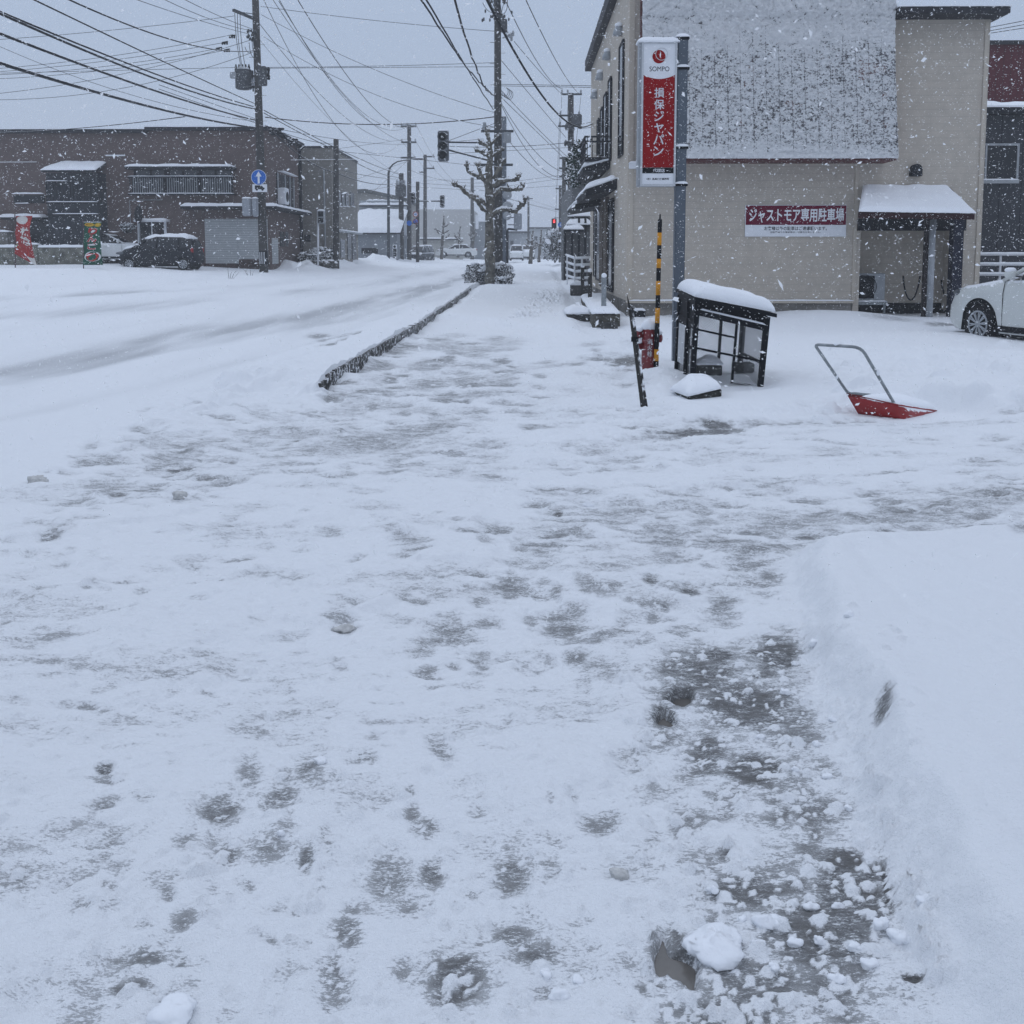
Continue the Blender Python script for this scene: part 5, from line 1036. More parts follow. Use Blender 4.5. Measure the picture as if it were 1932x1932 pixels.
KEI = dict(L=3.40, W=1.48, zb=.20, wr=.28, wheels=(.52, 2.95), belt=[(0, .62), (.08, .78), (.3, .92), (.72, .98), (3.2, 1.03), (3.36, .95), (3.4, .7)], roof=[(.62, .97), (1.25, 1.40), (1.7, 1.52), (2.9, 1.50), (3.2, 1.38), (3.36, 1.0)],
           pillars=[(.66, 1.25), 1.75, (2.75, 2.72), (3.3, 3.18)], mirror=.95, doors=(.86, 1.78), lampz=.76, lampx=-.06)
a = P(236, 508, 42.5); b_ = P(378, 508, 42.5); sc_ = (b_.x - a.x) / 3.40
KZ = P(300, 510, 42.5).z
o = build_car('dark_hatchback', 'dark blue black small hatchback with a thick snow roof by the shutters', 'car', KEI, black_car, (a.x, 42.5, KZ), R(-2), None, .21); o.scale = (sc_, sc_, sc_)
SED = dict(L=4.5, W=1.74, zb=.20, wr=.31, wheels=(.85, 3.5), belt=[(0, .60), (.1, .76), (.5, .88), (1.3, .96), (3.6, 1.02), (4.4, .98), (4.5, .7)], roof=[(1.15, .95), (2.0, 1.38), (2.5, 1.46), (3.2, 1.42), (3.9, 1.2), (4.3, 1.0)],
           pillars=[(1.2, 1.98), 2.55, (3.9, 3.3)], mirror=1.45, doors=(1.3, 2.5), lampz=.72)
# it stands nose right, so it is turned round: its far side faces us
a = P(283, 495, 45.2); o = build_car('white_sedan', 'white sedan partly hidden behind the dark hatchback and green banner', 'car', SED, white_plain, (a.x, 46.0, P(240, 497, 45.2).z), R(180), None, .03)
VAN = dict(L=4.6, W=1.70, zb=.25, wr=.31, wheels=(.75, 3.6), belt=[(0, .7), (.08, .95), (.35, 1.12), (4.5, 1.2), (4.6, .9)], roof=[(.30, 1.12), (1.1, 1.8), (1.6, 1.92), (4.2, 1.92), (4.55, 1.3)],
           pillars=[(.35, 1.05), 1.5, 2.7, 4.3], mirror=.7, doors=(.9, 1.9), lampz=.85)
a, b_ = P(961, 490, 98), P(988, 490, 98); s_ = 1.0; c = P(974.5, 491.8, 98)
def nose_at(c, hz): return c
vn = build_car('silver_van', 'pale van driving toward the camera far down the hazy street', 'van', VAN, white_plain, (c.x, 98, c.z), R(90), None, .05, detail=True); vn.scale = ((b_.x - a.x) / 1.70,) * 3
c = P(995, 489.8, 110); o = build_car('pale_hatchback', 'pale small car following behind the van down the street', 'car', KEI, white_plain, (c.x, 110, c.z), R(90), None, .06, detail=False); o.scale = (1.15, 1.15, 1.15)
c = P(885 - 10, 482, 92); 
o = build_car('parked_white_car', 'snow covered white car parked behind the pollarded trees across the street', 'car', SED, white_plain, (P(822, 484, 104).x, 104, P(830, 486, 104).z), R(8), None, .12, detail=False)
o = build_car('dark_snowy_van', 'dark van parked beyond the two signal poles at the far kerb', 'van', VAN, mat('dark_van', (.03, .035, .04), .5, .2, 3, snow=.5), (P(782, 489, 84).x, 84, P(785, 492, 84).z - .25), R(78), None, .08, detail=False); o.scale = (.85, .85, .85)
# ================================================================ left side of the street and the far end
# ---- brick building
BY = 46.0; BX = P(510, 480, BY).x; BYe = PX(566, 480, BX).y; BXL = -34.0
brick = band_mat('brown_brick', (.135, .104, .096), (.105, .08, .074), .075, 2, .16, .9, .2, .16)
bb = thing('brick_building', 'long two storey brown brick building with dark bay and grey shutters', 'building', (-20, BY, .9))
def bz(v, Y=BY): return P(300, v, Y).z
def bxx(u, Y=BY): return P(u, 480, Y).x
zr = bz(247)
m = part('wall', brick, bb); m.box(bxx(288), BX, BY, BYe + .3, .2, zr); m.box(BXL, bxx(288) - .001, BY + .06, BYe, .2, bz(251)); m.done()
m = part('roof', M['dark_snowy'], bb)
m.box(bxx(288) - .1, BX + .25, BY - .25, BYe + .5, zr, zr + .16); m.box(BXL, bxx(288) - .101, BY - .2, BYe, bz(251), bz(251) + .16); rf = m.done()
for x0, x1, z, s_ in ((bxx(288) - .1, BX + .25, zr + .16, 3), (BXL, bxx(288) - .1, bz(251) + .16, 4)):
    m = part('snow_cap', M['snow'], rf); m.snow((x0, BY - .27, z), (x1, BY - .27, z), (x1, BYe, z), (x0, BYe, z), .10, 60, 10, s_, rag=.02); m.done()
def snowledge(parent, x0, x1, y0, y1, z, th, s_): k_ = part('snow_cap', M['snow'], parent); k_.snow((x0, y0, z), (x1, y0, z), (x1, y1, z), (x0, y1, z), th, max(10, int((x1 - x0) * 6)), 5, s_, rag=.0); k_.done()
# projecting dark bay
by0 = BY - .9; x0, x1 = P(93, 480, by0).x, P(189, 480, by0).x
m = part('bay', mat('bay_dark', (.028, .031, .038), .5, .3, 3), bb); m.box(x0, x1, by0, BY + .05, .5, P(140, 326, by0).z); bay = m.done()
m = part('frame', M['dark'], bay)
for v in (344, 383, 406):
    z = P(140, v, by0).z; m.box(x0 - .03, x1 + .03, by0 - .06, by0 - .002, z - .05, z + .03)
for i in range(16): x = x0 + (x1 - x0) * i / 15; m.box(x - .02, x + .02, by0 - .045, by0 - .003, P(140, 382, by0).z, P(140, 346, by0).z)
m.done()
for v, a, b in ((343, x0, x0 + 1.0), (382.5, x0, x1), (405, x0 + .3, x1)): snowledge(bay, a, b, by0 - .08, by0 - .002, P(140, v, by0).z + .03, .05, int(v))
m = part('window', M['glass'], bay); m.box(x0 + .1, x1 - .1, by0 - .012, by0 - .001, P(140, 342, by0).z, P(140, 328, by0).z); m.done()
m = part('roof', M['dark'], bay); zz = P(140, 322, by0).z; m.hexa([(x0 - .1, by0 - .25, zz - .1), (x1 + .05, by0 - .25, zz - .1), (x1 + .05, BY, zz + .35), (x0 + .2, BY, zz + .35)], [(x0 - .1, by0 - .25, zz), (x1 + .05, by0 - .25, zz), (x1 + .05, BY, zz + .45), (x0 + .2, BY, zz + .45)]); r2 = m.done()
m = part('snow_cap', M['snow'], r2); m.snow((x0 - .12, by0 - .27, zz), (x1 + .06, by0 - .27, zz), (x1 + .06, BY - .02, zz + .46), (x0 + .3, BY - .02, zz + .46), .12, 20, 10, 6, rag=.05); m.done()
# upper window box with railing
x0, x1 = bxx(257), bxx(446); wy = BY - .45
m = part('window', M['glass_grey'], bb); m.box(x0 + .1, x1 - .1, BY - .06, BY + .02, bz(368), bz(318)); wn = m.done()
m = part('frame', M['dark'], wn)
n_ = 6
for i in range(n_ + 1): x = x0 + .1 + (x1 - x0 - .2) * i / n_; w_ = .14 if i in (2, 4) else .05; m.box(x - w_, x + w_, BY - .09, BY - .061, bz(368), bz(318))
m.box(x0, x1, BY - .12, BY - .062, bz(322), bz(316)); m.done()
m = part('railing', M['dark'], wn)
for i in range(46): x = x0 + (x1 - x0) * i / 45; m.box(x - .022, x + .022, wy, wy + .03, P(300, 366, wy).z, P(300, 334, wy).z)
for v in (333.5, 366): z = P(300, v, wy).z; m.box(x0 - .1, x1 + .1, wy - .02, wy + .06, z - .05, z + .02); m.box(x0 - .1, x0 - .05, wy + .061, BY, z - .04, z); m.box(x1 + .05, x1 + .1, wy + .061, BY, z - .04, z)
m.done()
m = part('railing_panel', M['grey'], wn); 
for a, b in ((.02, .32), (.36, .66), (.70, .99)): m.box(x0 + (x1 - x0) * a, x0 + (x1 - x0) * b, wy + .05, wy + .06, P(300, 365, wy).z, P(300, 335, wy).z)
m.done()
m = part('hood', M['dark'], wn); zh = P(300, 314, BY - .7).z; m.box(bxx(252), bxx(450), BY - .7, BY, zh - .12, zh); hd = m.done()
snowledge(hd, bxx(252), bxx(450), BY - .72, BY - .01, zh, .13, 5); snowledge(wn, x0 - .1, x1 + .1, wy - .03, wy + .05, P(300, 333.5, wy).z + .02, .045, 6); snowledge(wn, x0 - .1, x1 + .1, wy - .03, wy + .05, P(300, 366, wy).z + .02, .045, 7)
# small window, entrance canopies and doors
m = part('window', M['glass'], bb); m.box(bxx(31), bxx(88), BY + .0, BY + .07, bz(383), bz(368)); w2 = m.done(); snowledge(w2, bxx(30), bxx(89), BY - .14, BY + .0, bz(366), .09, 8); snowledge(w2, bxx(34), bxx(60), BY - .1, BY + .0, bz(384), .05, 9)
m = part('door', M['glass'], bb); m.box(bxx(59), bxx(96), BY - .02, BY + .07, 1.1, bz(411)); m.done()
m = part('canopy', M['dark'], bb); z = P(50, 410, BY - .9).z; m.box(bxx(18), bxx(97), BY - .9, BY + .05, z - .1, z); k2 = m.done(); snowledge(k2, bxx(18), bxx(97), BY - .93, BY + .04, z, .17, 10)
m = part('door', M['glass'], bb); m.box(bxx(266), bxx(312), BY - .02, BY + .02, .9, bz(417)); d2 = m.done()
m = part('frame', M['white'], d2)
for a, b in ((262, 266.5), (312, 316.5), (288, 289.5)): m.box(bxx(a), bxx(b), BY - .07, BY - .021, .9, bz(416))
m.done()
m = part('canopy', M['white'], bb); z = P(290, 416, BY - .5).z; m.box(bxx(262), bxx(323), BY - .5, BY - .0, z - .06, z); k2 = m.done(); snowledge(k2, bxx(262), bxx(323), BY - .52, BY - .01, z, .11, 11)
m = part('conduit', M['grey'], bb); x = bxx(249); m.tube([(x, BY - .05, bz(430)), (x, BY - .05, bz(378)), (bxx(310), BY - .05, bz(377))], .02, 5); m.done()
m = part('wall_strip', M['white'], bb); m.box(bxx(207), bxx(243), BY - .06, BY, bz(294.5), bz(292)); m.done()
# shutters under a wrap-round ledge
shm = band_mat('shutter_slats', (.46, .48, .485), (.28, .295, .305), .085, 2, .35, .5, .5)
for a, b, v0, v1 in ((388, 449, 413, 497), (450, 512, 413, 489)):
    m = part('shutter', shm, bb); m.box(bxx(a), bxx(b) if b < 512 else BX - .1, BY - .03, BY + .02, bz(v1), bz(v0)); m.done()
m = part('shutter_post', M['grey'], bb); m.box(bxx(449), bxx(450.5), BY - .05, BY, bz(498), bz(412)); m.done()
m = part('plinth', mat('brick_plinth', (.06, .04, .035), .9, .5, 6, fleck=.3), bb); m.box(bxx(451), BX - .05, BY - .06, BY - .031, bz(504), bz(489.5)); m.box(bxx(385), bxx(450.5), BY - .05, BY - .001, bz(504), bz(498)); m.done()
zl = P(430, 389, BY - .8).z; m = part('ledge', M['dark'], bb); le = bxx(354)
m.box(le, BX + .55, BY - .8, BY - .001, zl - .13, zl); m.box(BX + .001, BX + .55, BY - .0, BYe + .6, zl - .131, zl - .001); lg = m.done()
snowledge(lg, le, BX + .57, BY - .83, BY - .01, zl, .15, 12); m = part('snow_cap', M['snow'], lg); m.snow((BX + .02, BY - .0, zl - .001), (BX + .57, BY - .0, zl - .001), (BX + .57, BYe + .6, zl - .001), (BX + .02, BYe + .6, zl - .001), .14, 6, 30, 13, rag=0); m.done()
# side toward the street
def side(name, u0, u1, v0, v1, mt, off=.04):
    a, b = PX(u0, v1, BX), PX(u1, v1, BX); z0 = a.z; z1 = PX(u0, v0, BX).z; m = part(name, mt, bb); m.box(BX - .02, BX + off, a.y, b.y, z0, z1); return m.done()
side('shutter', 513.5, 524.5, 449, 498, shm, .03); side('window', 528, 536, 437, 465, M['glass']); side('window', 539, 543, 437, 465, M['glass_grey']); w3 = side('window', 522, 552, 327, 388, M['glass'], .05)
m = part('frame', M['grey'], w3); a, b = PX(522, 350, BX), PX(552, 350, BX)
for t_ in (.0, .45, .75, 1.0): y = a.y + (b.y - a.y) * t_; m.box(BX + .051, BX + .09, y - .05, y + .05, PX(530, 388, BX).z, PX(530, 328, BX).z)
m.done(); snowledge(w3, BX + .05, BX + .3, a.y, b.y, PX(530, 326, BX).z, .08, 14)
m = part('downpipe', M['dark'], bb, True); y = PX(565, 400, BX).y; m.tube([(BX + .08, y, .8), (BX + .08, y, zr)], .09, 8); m.done()
ac2 = thing('air_conditioner', 'white outdoor air conditioner unit beside the upper side window of the brick building', 'air conditioner', (BX + .4, 47.2, 3))
a = PX(523, 389, BX); m = part('casing', M['white'], ac2, bevel=.02); m.box(BX + .1, BX + .48, a.y - .25, a.y + .5, a.z + .1, a.z + .85); m.done()
m = part('fan_grille', M['ink'], ac2); m.disc((BX + .49, a.y + .12, a.z + .47), .25, .01, 20, 'x'); m.done(); snowledge(ac2, BX + .1, BX + .48, a.y - .25, a.y + .5, a.z + .85, .07, 15)
# ---- grey building behind
GY = 53.2; GX = P(628, 480, GY).x; GYe = PX(676, 480, GX).y
gb = thing('grey_block_building', 'grey plain two storey building behind the brick building corner', 'building', (GX - 2, GY, 1))
gbm = band_mat('grey_block', (.235, .225, .205), (.19, .18, .165), .2, 2, .08, .9, .15, .12)
zt_ = P(600, 279, GY).z; m = part('wall', gbm, gb); m.box(BX - 1.5, GX, GY, GYe, .2, zt_); m.done()
m = part('roof', M['dark_snowy'], gb); m.box(BX - 1.5, GX + .06, GY - .06, GYe + .06, zt_, zt_ + .1); m.done()
def gside(name, u0, u1, v0, v1, mt, off=.05):
    a, b = PX(u0, v1, GX), PX(u1, v1, GX); m = part(name, mt, gb); m.box(GX - .02, GX + off, a.y, b.y, (a.z + b.z) / 2, (PX(u0, v0, GX).z + PX(u1, v0, GX).z) / 2); return m.done()
for u0, u1 in ((637.5, 642), (644.5, 649), (651, 656.5), (660.5, 667)):
    w3 = gside('window', u0, u1, 364, 388, M['glass']); a, b = PX(u0, 388, GX), PX(u1, 388, GX); m = part('frame', M['grey'], w3); m.box(GX + .051, GX + .08, a.y - .06, a.y, a.z, a.z + .8); m.done(); snowledge(w3, GX + .05, GX + .16, a.y, b.y, a.z - .04, .05, int(u0))
gside('door', 655, 662, 440, 488, M['glass']); gside('door', 664, 671, 438, 489, M['glass']); gside('window', 642, 650, 452, 486, M['glass_grey'])
m = part('ledge', M['grey'], gb); a = PX(640, 436, GX); m.box(GX, GX + .3, GY + .5, GYe, a.z - .06, a.z + .02); l2 = m.done(); snowledge(l2, GX + .0, GX + .32, GY + .5, GYe, a.z + .02, .08, 22)
m = part('downpipe', M['grey'], gb, True); m.tube([(P(613, 400, GY).x, GY - .08, 1), (P(613, 400, GY).x, GY - .08, zt_ - 1.2)], .05, 6); m.done()
m = part('window', M['glass'], gb); m.box(P(574, 400, GY).x, P(585, 400, GY).x, GY - .03, GY + .02, P(580, 456, GY).z, P(580, 443, GY).z); m.done()
# ---- low stone wall, gate post
sw = thing('low_stone_wall', 'low mossy stone wall with a snow top at the far left', 'wall', (-24, 43.5, .9)); WY = 43.6
stm = mat('mossy_wall', (.15, .15, .125), .95, .55, 3.0, .4, 14, fleck=.35)
za = P(80, 467, WY).z; m = part('body', stm, sw, bevel=.02); m.box(BXL, P(160, 480, WY).x, WY, WY + .25, .3, za); m.done()
m = part('pillar', stm, sw, bevel=.02); x = P(60, 480, WY).x; m.box(x - .3, x + .3, WY - .06, WY + .31, .3, za + .13); pl_ = m.done(); snowledge(pl_, x - .3, x + .3, WY - .06, WY + .31, za + .13, .1, 1)
snowledge(sw, BXL, P(160, 480, WY).x, WY - .03, WY + .28, za, .14, 2)
gp_ = thing('stone_gatepost', 'rounded pale stone post at the far left edge', 'post', (P(8, 470, 44.6).x, 44.6, 1)); a = P(8, 437, 44.6); m = part('body', M['concrete'], gp_, bevel=.08); m.box(a.x - .5, a.x + .28, 44.5, 44.9, .5, a.z); m.done(); m = part('snow_cap', M['snow'], gp_); m.snow((a.x - .5, 44.48, a.z - .02), (a.x + .28, 44.48, a.z - .02), (a.x + .28, 44.9, a.z - .02), (a.x - .5, 44.9, a.z - .02), .1, 10, 6, 3, rag=0); m.done()
# ---- banners
def banner(u_pole, ua, ub, vt, vb, vfoot, label, kind):
    Yb = 38.5; foot = P(u_pole, vfoot, Yb); top = P(u_pole, vt - 3, Yb)
    o = thing('banner_flag', label, 'banner', foot)
    m = part('pole', mat('flag_pole', (.09, .06, .06), .6, .3, 9, fleck=.3), o, True); m.tube([foot - Vector((0, 0, .5)), top], .022, 8); m.done()
    m = part('cross_rod', M['white'], o, True); m.tube([P(u_pole, vt, Yb), P(ub, vt, Yb)], .012, 6); m.done()
    nx, nz = 16, 40
    def surf(s, t): 
        uu = ua + (ub - ua) * s; v = vt + (vb - vt) * t; w_ = .10 * math.sin(s * 3.0 + t * 5) * (.3 + s) + .05 * math.sin(t * 11 + s * 2)
        cut = 0
        if kind == 'apple_red': uu += 7 * max(0, t - .55) * s * 2; v = vt + (vb - vt) * t * (0.86 + .28 * s if t > .5 else 1 - (1 - (.86 + .28 * s)) * t * 2)
        return P(uu, v, Yb) + Vector((0, w_, 0))
    mb = MB(); mb.v = [surf(i / nx, j / nz) for j in range(nz + 1) for i in range(nx + 1)]; mb.f = [(j * (nx + 1) + i, (j + 1) * (nx + 1) + i, (j + 1) * (nx + 1) + i + 1, j * (nx + 1) + i + 1) for j in range(nz) for i in range(nx)]
    def onto(ob, off):
        for v_ in ob.data.vertices:
            s, t = v_.co.x, -v_.co.z; q = surf(s, t) - Vector(foot); v_.co = q + Vector((0, -off, 0))
    def shape(polys, mt, off, name):
        k = MB()
        for pl in polys:
            n0 = len(k.v); k.v += [(s, 0, -t) for s, t in pl]; k.f.append([n0 + i for i in range(len(pl))])
        ob = k.build(name, mt, None); ob.parent = o; onto(ob, off); return ob
    def ell(cx, cy, rx, ry, n=22): return [(cx + rx * math.cos(6.283 * i / n), cy + ry * math.sin(6.283 * i / n)) for i in range(n)]
    def letters(body, s0, s1, t0, t1, mt, off, bold, vert=True):
        ob = lettering(body, s0, s1, -t1, -t0, 0, mt, None, bold, False) if not vert else None
        if vert:
            k = len(body); obs = []
            for i, ch in enumerate(body):
                a, b = t0 + (t1 - t0) * i / k, t0 + (t1 - t0) * (i + .92) / k
                ob = lettering(ch, s0, s1, -b, -a, 0, mt, None, bold, False); ob.parent = o; ob.location = (0, 0, 0); onto(ob, off)
        else: ob.parent = o; onto(ob, off)
    if kind == 'apple_green':
        cl = mb.build('cloth', M['green'], o, True); yl = mat('banner_yellow', (.55, .36, .03), .7, .1, 9)
        shape([ell(.27, .06, .25, .042), ell(.76, .066, .23, .042)], yl, .012, 'oval_patch')
        letters('おいしい', .56, .95, .045, .085, M['ink'], .02, .02, False); letters('新鮮', .10, .42, .042, .08, M['red_sign'], .02, .02, False)
        wl = mat('banner_white', (.7, .7, .7), .7, .05, 9)
        letters('りんご', .20, .84, .13, .66, wl, .014, .075); letters('りんご', .22, .82, .137, .652, mat('banner_red', (.42, .012, .018), .7, .1, 9), .026, .028)
        shape([ell(.52, .80, .46, .12)], wl, .010, 'apple_ground'); ap = [(.52 + .36 * math.cos(t) * (1 - .16 * math.sin(t) * (math.sin(t) > 0)), .80 + .095 * math.sin(t) - .02 * math.cos(2 * t)) for t in [6.283 * i / 26 for i in range(26)]]
        shape([ap], mat('apple_red', (.45, .02, .015), .6, .3, 30), .018, 'apple'); shape([[(.18, .93), (.85, .95), (.88, 1.0), (.34, 1.0)]], M['ink'], .012, 'hem')
    else:
        cl = mb.build('cloth', mat('banner_brown_red', (.30, .03, .028), .75, .25, 14), o, True); wl = mat('banner_offwhite', (.62, .61, .58), .75, .06, 9)
        shape([ell(.34, .10, .34, .095, 26)], wl, .010, 'round_badge'); letters('旬', .16, .52, .04, .16, M['red_paint'], .018, .03, False)
        shape([ell(.82, .17, .22, .06), ell(.45, .80, .35, .10)], mat('apple_print', (.40, .035, .03), .7, .3, 25), .008, 'apple'); shape([[(.02, .72), (.30, .76), (.42, .92), (.10, .86)]], mat('leaf_print', (.20, .26, .13), .8, .2, 20), .009, 'leaf')
        letters('林檎', .30, .95, .26, .66, wl, .016, .035)
        shape([[(.62, .90), (1.0, .86), (1.0, 1.0), (.78, 1.0)]], wl, .010, 'hem')
    return o
banner(28, 29.5, 60, 407, 490, 507, 'brown red vertical banner with white characters at the far left', 'apple_red')
banner(157, 158, 191, 419, 500, 505, 'green vertical banner with red characters and an apple by the white sedan', 'apple_green')
# ---- utility poles
def upole(name, label, u, vb, vt, Y, r0, r1, group='utility poles along the street', mt=None, lean=0, cat='utility pole'):
    b = P(u, vb, Y); t_ = P(u + lean, vt, Y); o = thing(name, label, cat, b, 0, group); m = part('shaft', mt or M['pole'], o, True); m.tube([b - Vector((0, 0, 1.2)), b, b.lerp(t_, .5), t_], [r0, r0, (r0 + r1) / 2, r1], 16); m.done()
    return o, (lambda v: P(u + lean * (vb - v) / (vb - vt), v, Y))
def crossarm(o, pt, left, right, Y, th=.10, ins=(), mt=None):
    m = part('crossarm', M['pole_metal'], o); a = pt; s_ = Y / 1785; m.box(a.x - left * s_, a.x + right * s_, Y - .28, Y - .16, a.z - th / 2, a.z + th / 2); ca_ = m.done()
    for d in ins:
        k = part('insulator', M['grey'], ca_, True); k.lathe([(.03, 0), (.03, .04), (.07, .05), (.05, .12), (.065, .14), (.03, .22)], (a.x + d * s_, Y - .22, a.z + th / 2), 10); k.done()
    return ca_
LPY = 43.0
lp, lpz = upole('utility_pole', 'tall concrete pole with a transformer and road sign at the left street corner', 498, 520, -30, LPY, .20, .145, lean=-17)
m = part('band', M['ink'], lp, True); c = lpz(487); m.tube([c - Vector((0, 0, .30)), c + Vector((0, 0, .32))], .205, 16); bd = m.done()
m = part('stripe', M['white'], bd)
for d in (-.12, -.03, .07): m.box(c.x + d - .012 + .02, c.x + d + .014 + .02, LPY - .222, LPY - .20, c.z - .26, c.z + .27)
m.done()
m = part('step_bolt', M['pole_metal'], lp)
for v in range(60, 260, 24): c = lpz(v); sg = 1 if (v // 24) % 2 else -1; m.tube([c, c + Vector((sg * .36, 0, 0))], .012, 5)
m.done()
tr_ = thing('pole_transformer', 'grey drum transformer hung on brackets left of the corner pole', 'transformer', P(460, 150, LPY)); c = P(459.5, 146, LPY); trm = mat('transformer_grey', (.075, .08, .085), .7, .35, 9, fleck=.45)
m = part('drum', trm, tr_, True); m.lathe([(.30, -.52), (.36, -.48), (.36, -.05), (.38, -.03), (.38, .30), (.30, .36)], c, 20); m.done()
m = part('bushing', M['ink'], tr_)
for dx in (-.30, -.16, .0, .14, .28): m.lathe([(.05, .30), (.07, .34), (.04, .38), (.07, .42), (.04, .46), (.03, .55)], c + Vector((dx, -.1, 0)), 8)
m.done(); m = part('bracket', M['dark'], tr_); q = lpz(146)
for dz in (.05, -.42): m.bar(c + Vector((.2, 0, dz)), Vector((q.x, LPY, c.z + dz)), .08, .09)
m.bar(c + Vector((.42, 0, .3)), c + Vector((.42, 0, -.62)), .05, .05); m.done()
m = part('switch_box', M['grey'], tr_, bevel=.03); m.box(c.x - .48, c.x - .22, LPY - .46, LPY - .3, c.z - .12, c.z + .16); m.done(); m = part('snow_cap', M['snow'], tr_, True); m.blob(c + Vector((0, -.05, .36)), .34, .3, .08, 14, .2, 5); m.done()
tb = thing('terminal_box', 'upright grey box strapped to the right of the corner pole', 'box', P(500, 146, LPY)); c = P(497, 146, LPY)
m = part('box', trm, tb, bevel=.03); m.box(c.x - .14, c.x + .22, LPY - .42, LPY - .16, c.z - .42, c.z + .42); m.done(); m = part('bushing', M['ink'], tb); m.lathe([(.05, -.25), (.08, -.2), (.05, -.14), (.08, -.1), (.05, .1), (.08, .22), (.03, .3)], c + Vector((.30, -.25, .1)), 8); m.done()
m = part('arm', M['pole_metal'], lp); a, b = P(440, 19, LPY - 1.2), lpz(37); m.bar(a, b, .11, .11); m.bar(a.lerp(b, .1) + Vector((0, 0, -.02)), lpz(22) + Vector((-.1, 0, -.1)), .03, .03); m.done()
ins_m = M['ink']
for (u, v) in ((438, 68), (424, 80), (413, 91), (428, 94)):
    m = part('insulator', ins_m, lp); c = P(u, v, LPY - .5); m.bar(c - Vector((.12, 0, .015)), c + Vector((.14, 0, .03)), .05, .06)
    for d in (-.1, 0, .1): m.lathe([(.02, -.1), (.05, -.07), (.03, .0)], c + Vector((d, 0, 0)), 7)
    m.done()
m = part('hardware', trm, lp, True); rr = random.Random(4)
for _ in range(26): c = P(rr.uniform(466, 483), rr.uniform(56, 78), LPY - .25 + rr.uniform(-.2, .2)); m.blob(c, .05, .06, .07, 6, .3, _)
m.done()
m = part('jumper', M['wire'], lp)
for ua, ub, va, vb_ in ((443, 455, 24, 128), (448, 457, 24, 128), (453, 463, 27, 128), (476, 482, 62, 106), (470, 482, 80, 112), (462, 478, 88, 98)):
    a, b = P(ua, va, LPY - .7), P(ub, vb_, LPY - .3); m.tube([a.lerp(b, t / 8) + Vector((-.06 * math.sin(math.pi * t / 8), 0, -.12 * math.sin(math.pi * t / 8) * (abs(va - vb_) < 60))) for t in range(9)], .014, 5)
m.done()
# road sign and plate on the corner pole
rs = thing('road_sign', 'round blue road sign with a white up arrow on the corner pole', 'road sign', P(488, 334, LPY - .3)); c = P(488, 334.5, LPY - .26); s_ = LPY / 1785
m = part('plate', M['white'], rs); m.disc(c, 14.2 * s_, .012, 36); m.done(); m = part('face', M['blue'], rs); m.disc(c - Vector((0, .004, 0)), 13.4 * s_, .003, 36); m.done()
m = part('arrow', M['white'], rs); k_ = s_; m.prism([(-1.9 * k_, -11.5 * k_), (1.9 * k_, -11.5 * k_), (1.9 * k_, 1.5 * k_), (5.6 * k_, 1.5 * k_), (0, 11 * k_), (-5.6 * k_, 1.5 * k_), (-1.9 * k_, 1.5 * k_)], lambda a, b, q: c + Vector((a, q - .008, b)), 0, .003); m.done()
m = part('bracket', M['pole_metal'], rs); m.box(c.x - .05, c.x + .05, c.y + .013, c.y + .2, c.z - .04, c.z + .04); m.done()
rs2 = thing('truck_plate', 'white plate with a black truck symbol under the round blue sign', 'road sign', P(490, 355, LPY - .3)); c = P(490, 355, LPY - .26)
m = part('plate', M['white'], rs2, bevel=.003); m.box(c.x - 13.8 * s_, c.x + 13.8 * s_, c.y, c.y + .012, c.z - 7.2 * s_, c.z + 7.2 * s_); m.done()
m = part('truck_symbol', M['ink'], rs2); k_ = s_
m.prism([(-9 * k_, -2 * k_), (9 * k_, -2 * k_), (9 * k_, .8 * k_), (6.2 * k_, 1.2 * k_), (4.6 * k_, 4.4 * k_), (1.2 * k_, 4.4 * k_), (1.2 * k_, 5 * k_), (-9 * k_, 5 * k_)], lambda a, b, q: c + Vector((a, q - .005, b)), 0, .003)
for dx in (-5.4, 5.2): m.disc(c + Vector((dx * k_, -.006, -2.6 * k_)), 2.1 * k_, .003, 14)
m.done()
def signal_back(name, label, u, v, w_, h_, Y, arm_to=None):
    c = P(u, v, Y); s2 = Y / 1785; o = thing(name, label, 'traffic light', c); m = part('housing', M['grey'] if False else mat('signal_grey', (.30, .32, .35), .5, .08, 5), o, bevel=.04); m.box(c.x - w_ * s2 / 2, c.x + w_ * s2 / 2, Y - .12, Y + .18, c.z - h_ * s2 / 2, c.z + h_ * s2 / 2); m.done()
    snowledge(o, c.x - w_ * s2 / 2, c.x + w_ * s2 / 2, Y - .12, Y + .18, c.z + h_ * s2 / 2 - .01, .07, int(u))
    if arm_to is not None:
        m = part('arm', M['pole_metal'], o); 
        for dz in (.25, -.2): m.bar(c + Vector((0, .05, dz * h_ * s2)), Vector((arm_to.x, arm_to.y, c.z + dz * h_ * s2)), .06, .06)
        m.done()
    return o
signal_back('pedestrian_signal', 'pale grey back of the wider signal box on the corner pole', 466, 391, 16, 33, LPY - .35, lpz(391)); signal_back('pedestrian_signal', 'narrow pale grey signal box close beside the corner pole', 481.5, 391.5, 9, 34, LPY - .5, lpz(391))
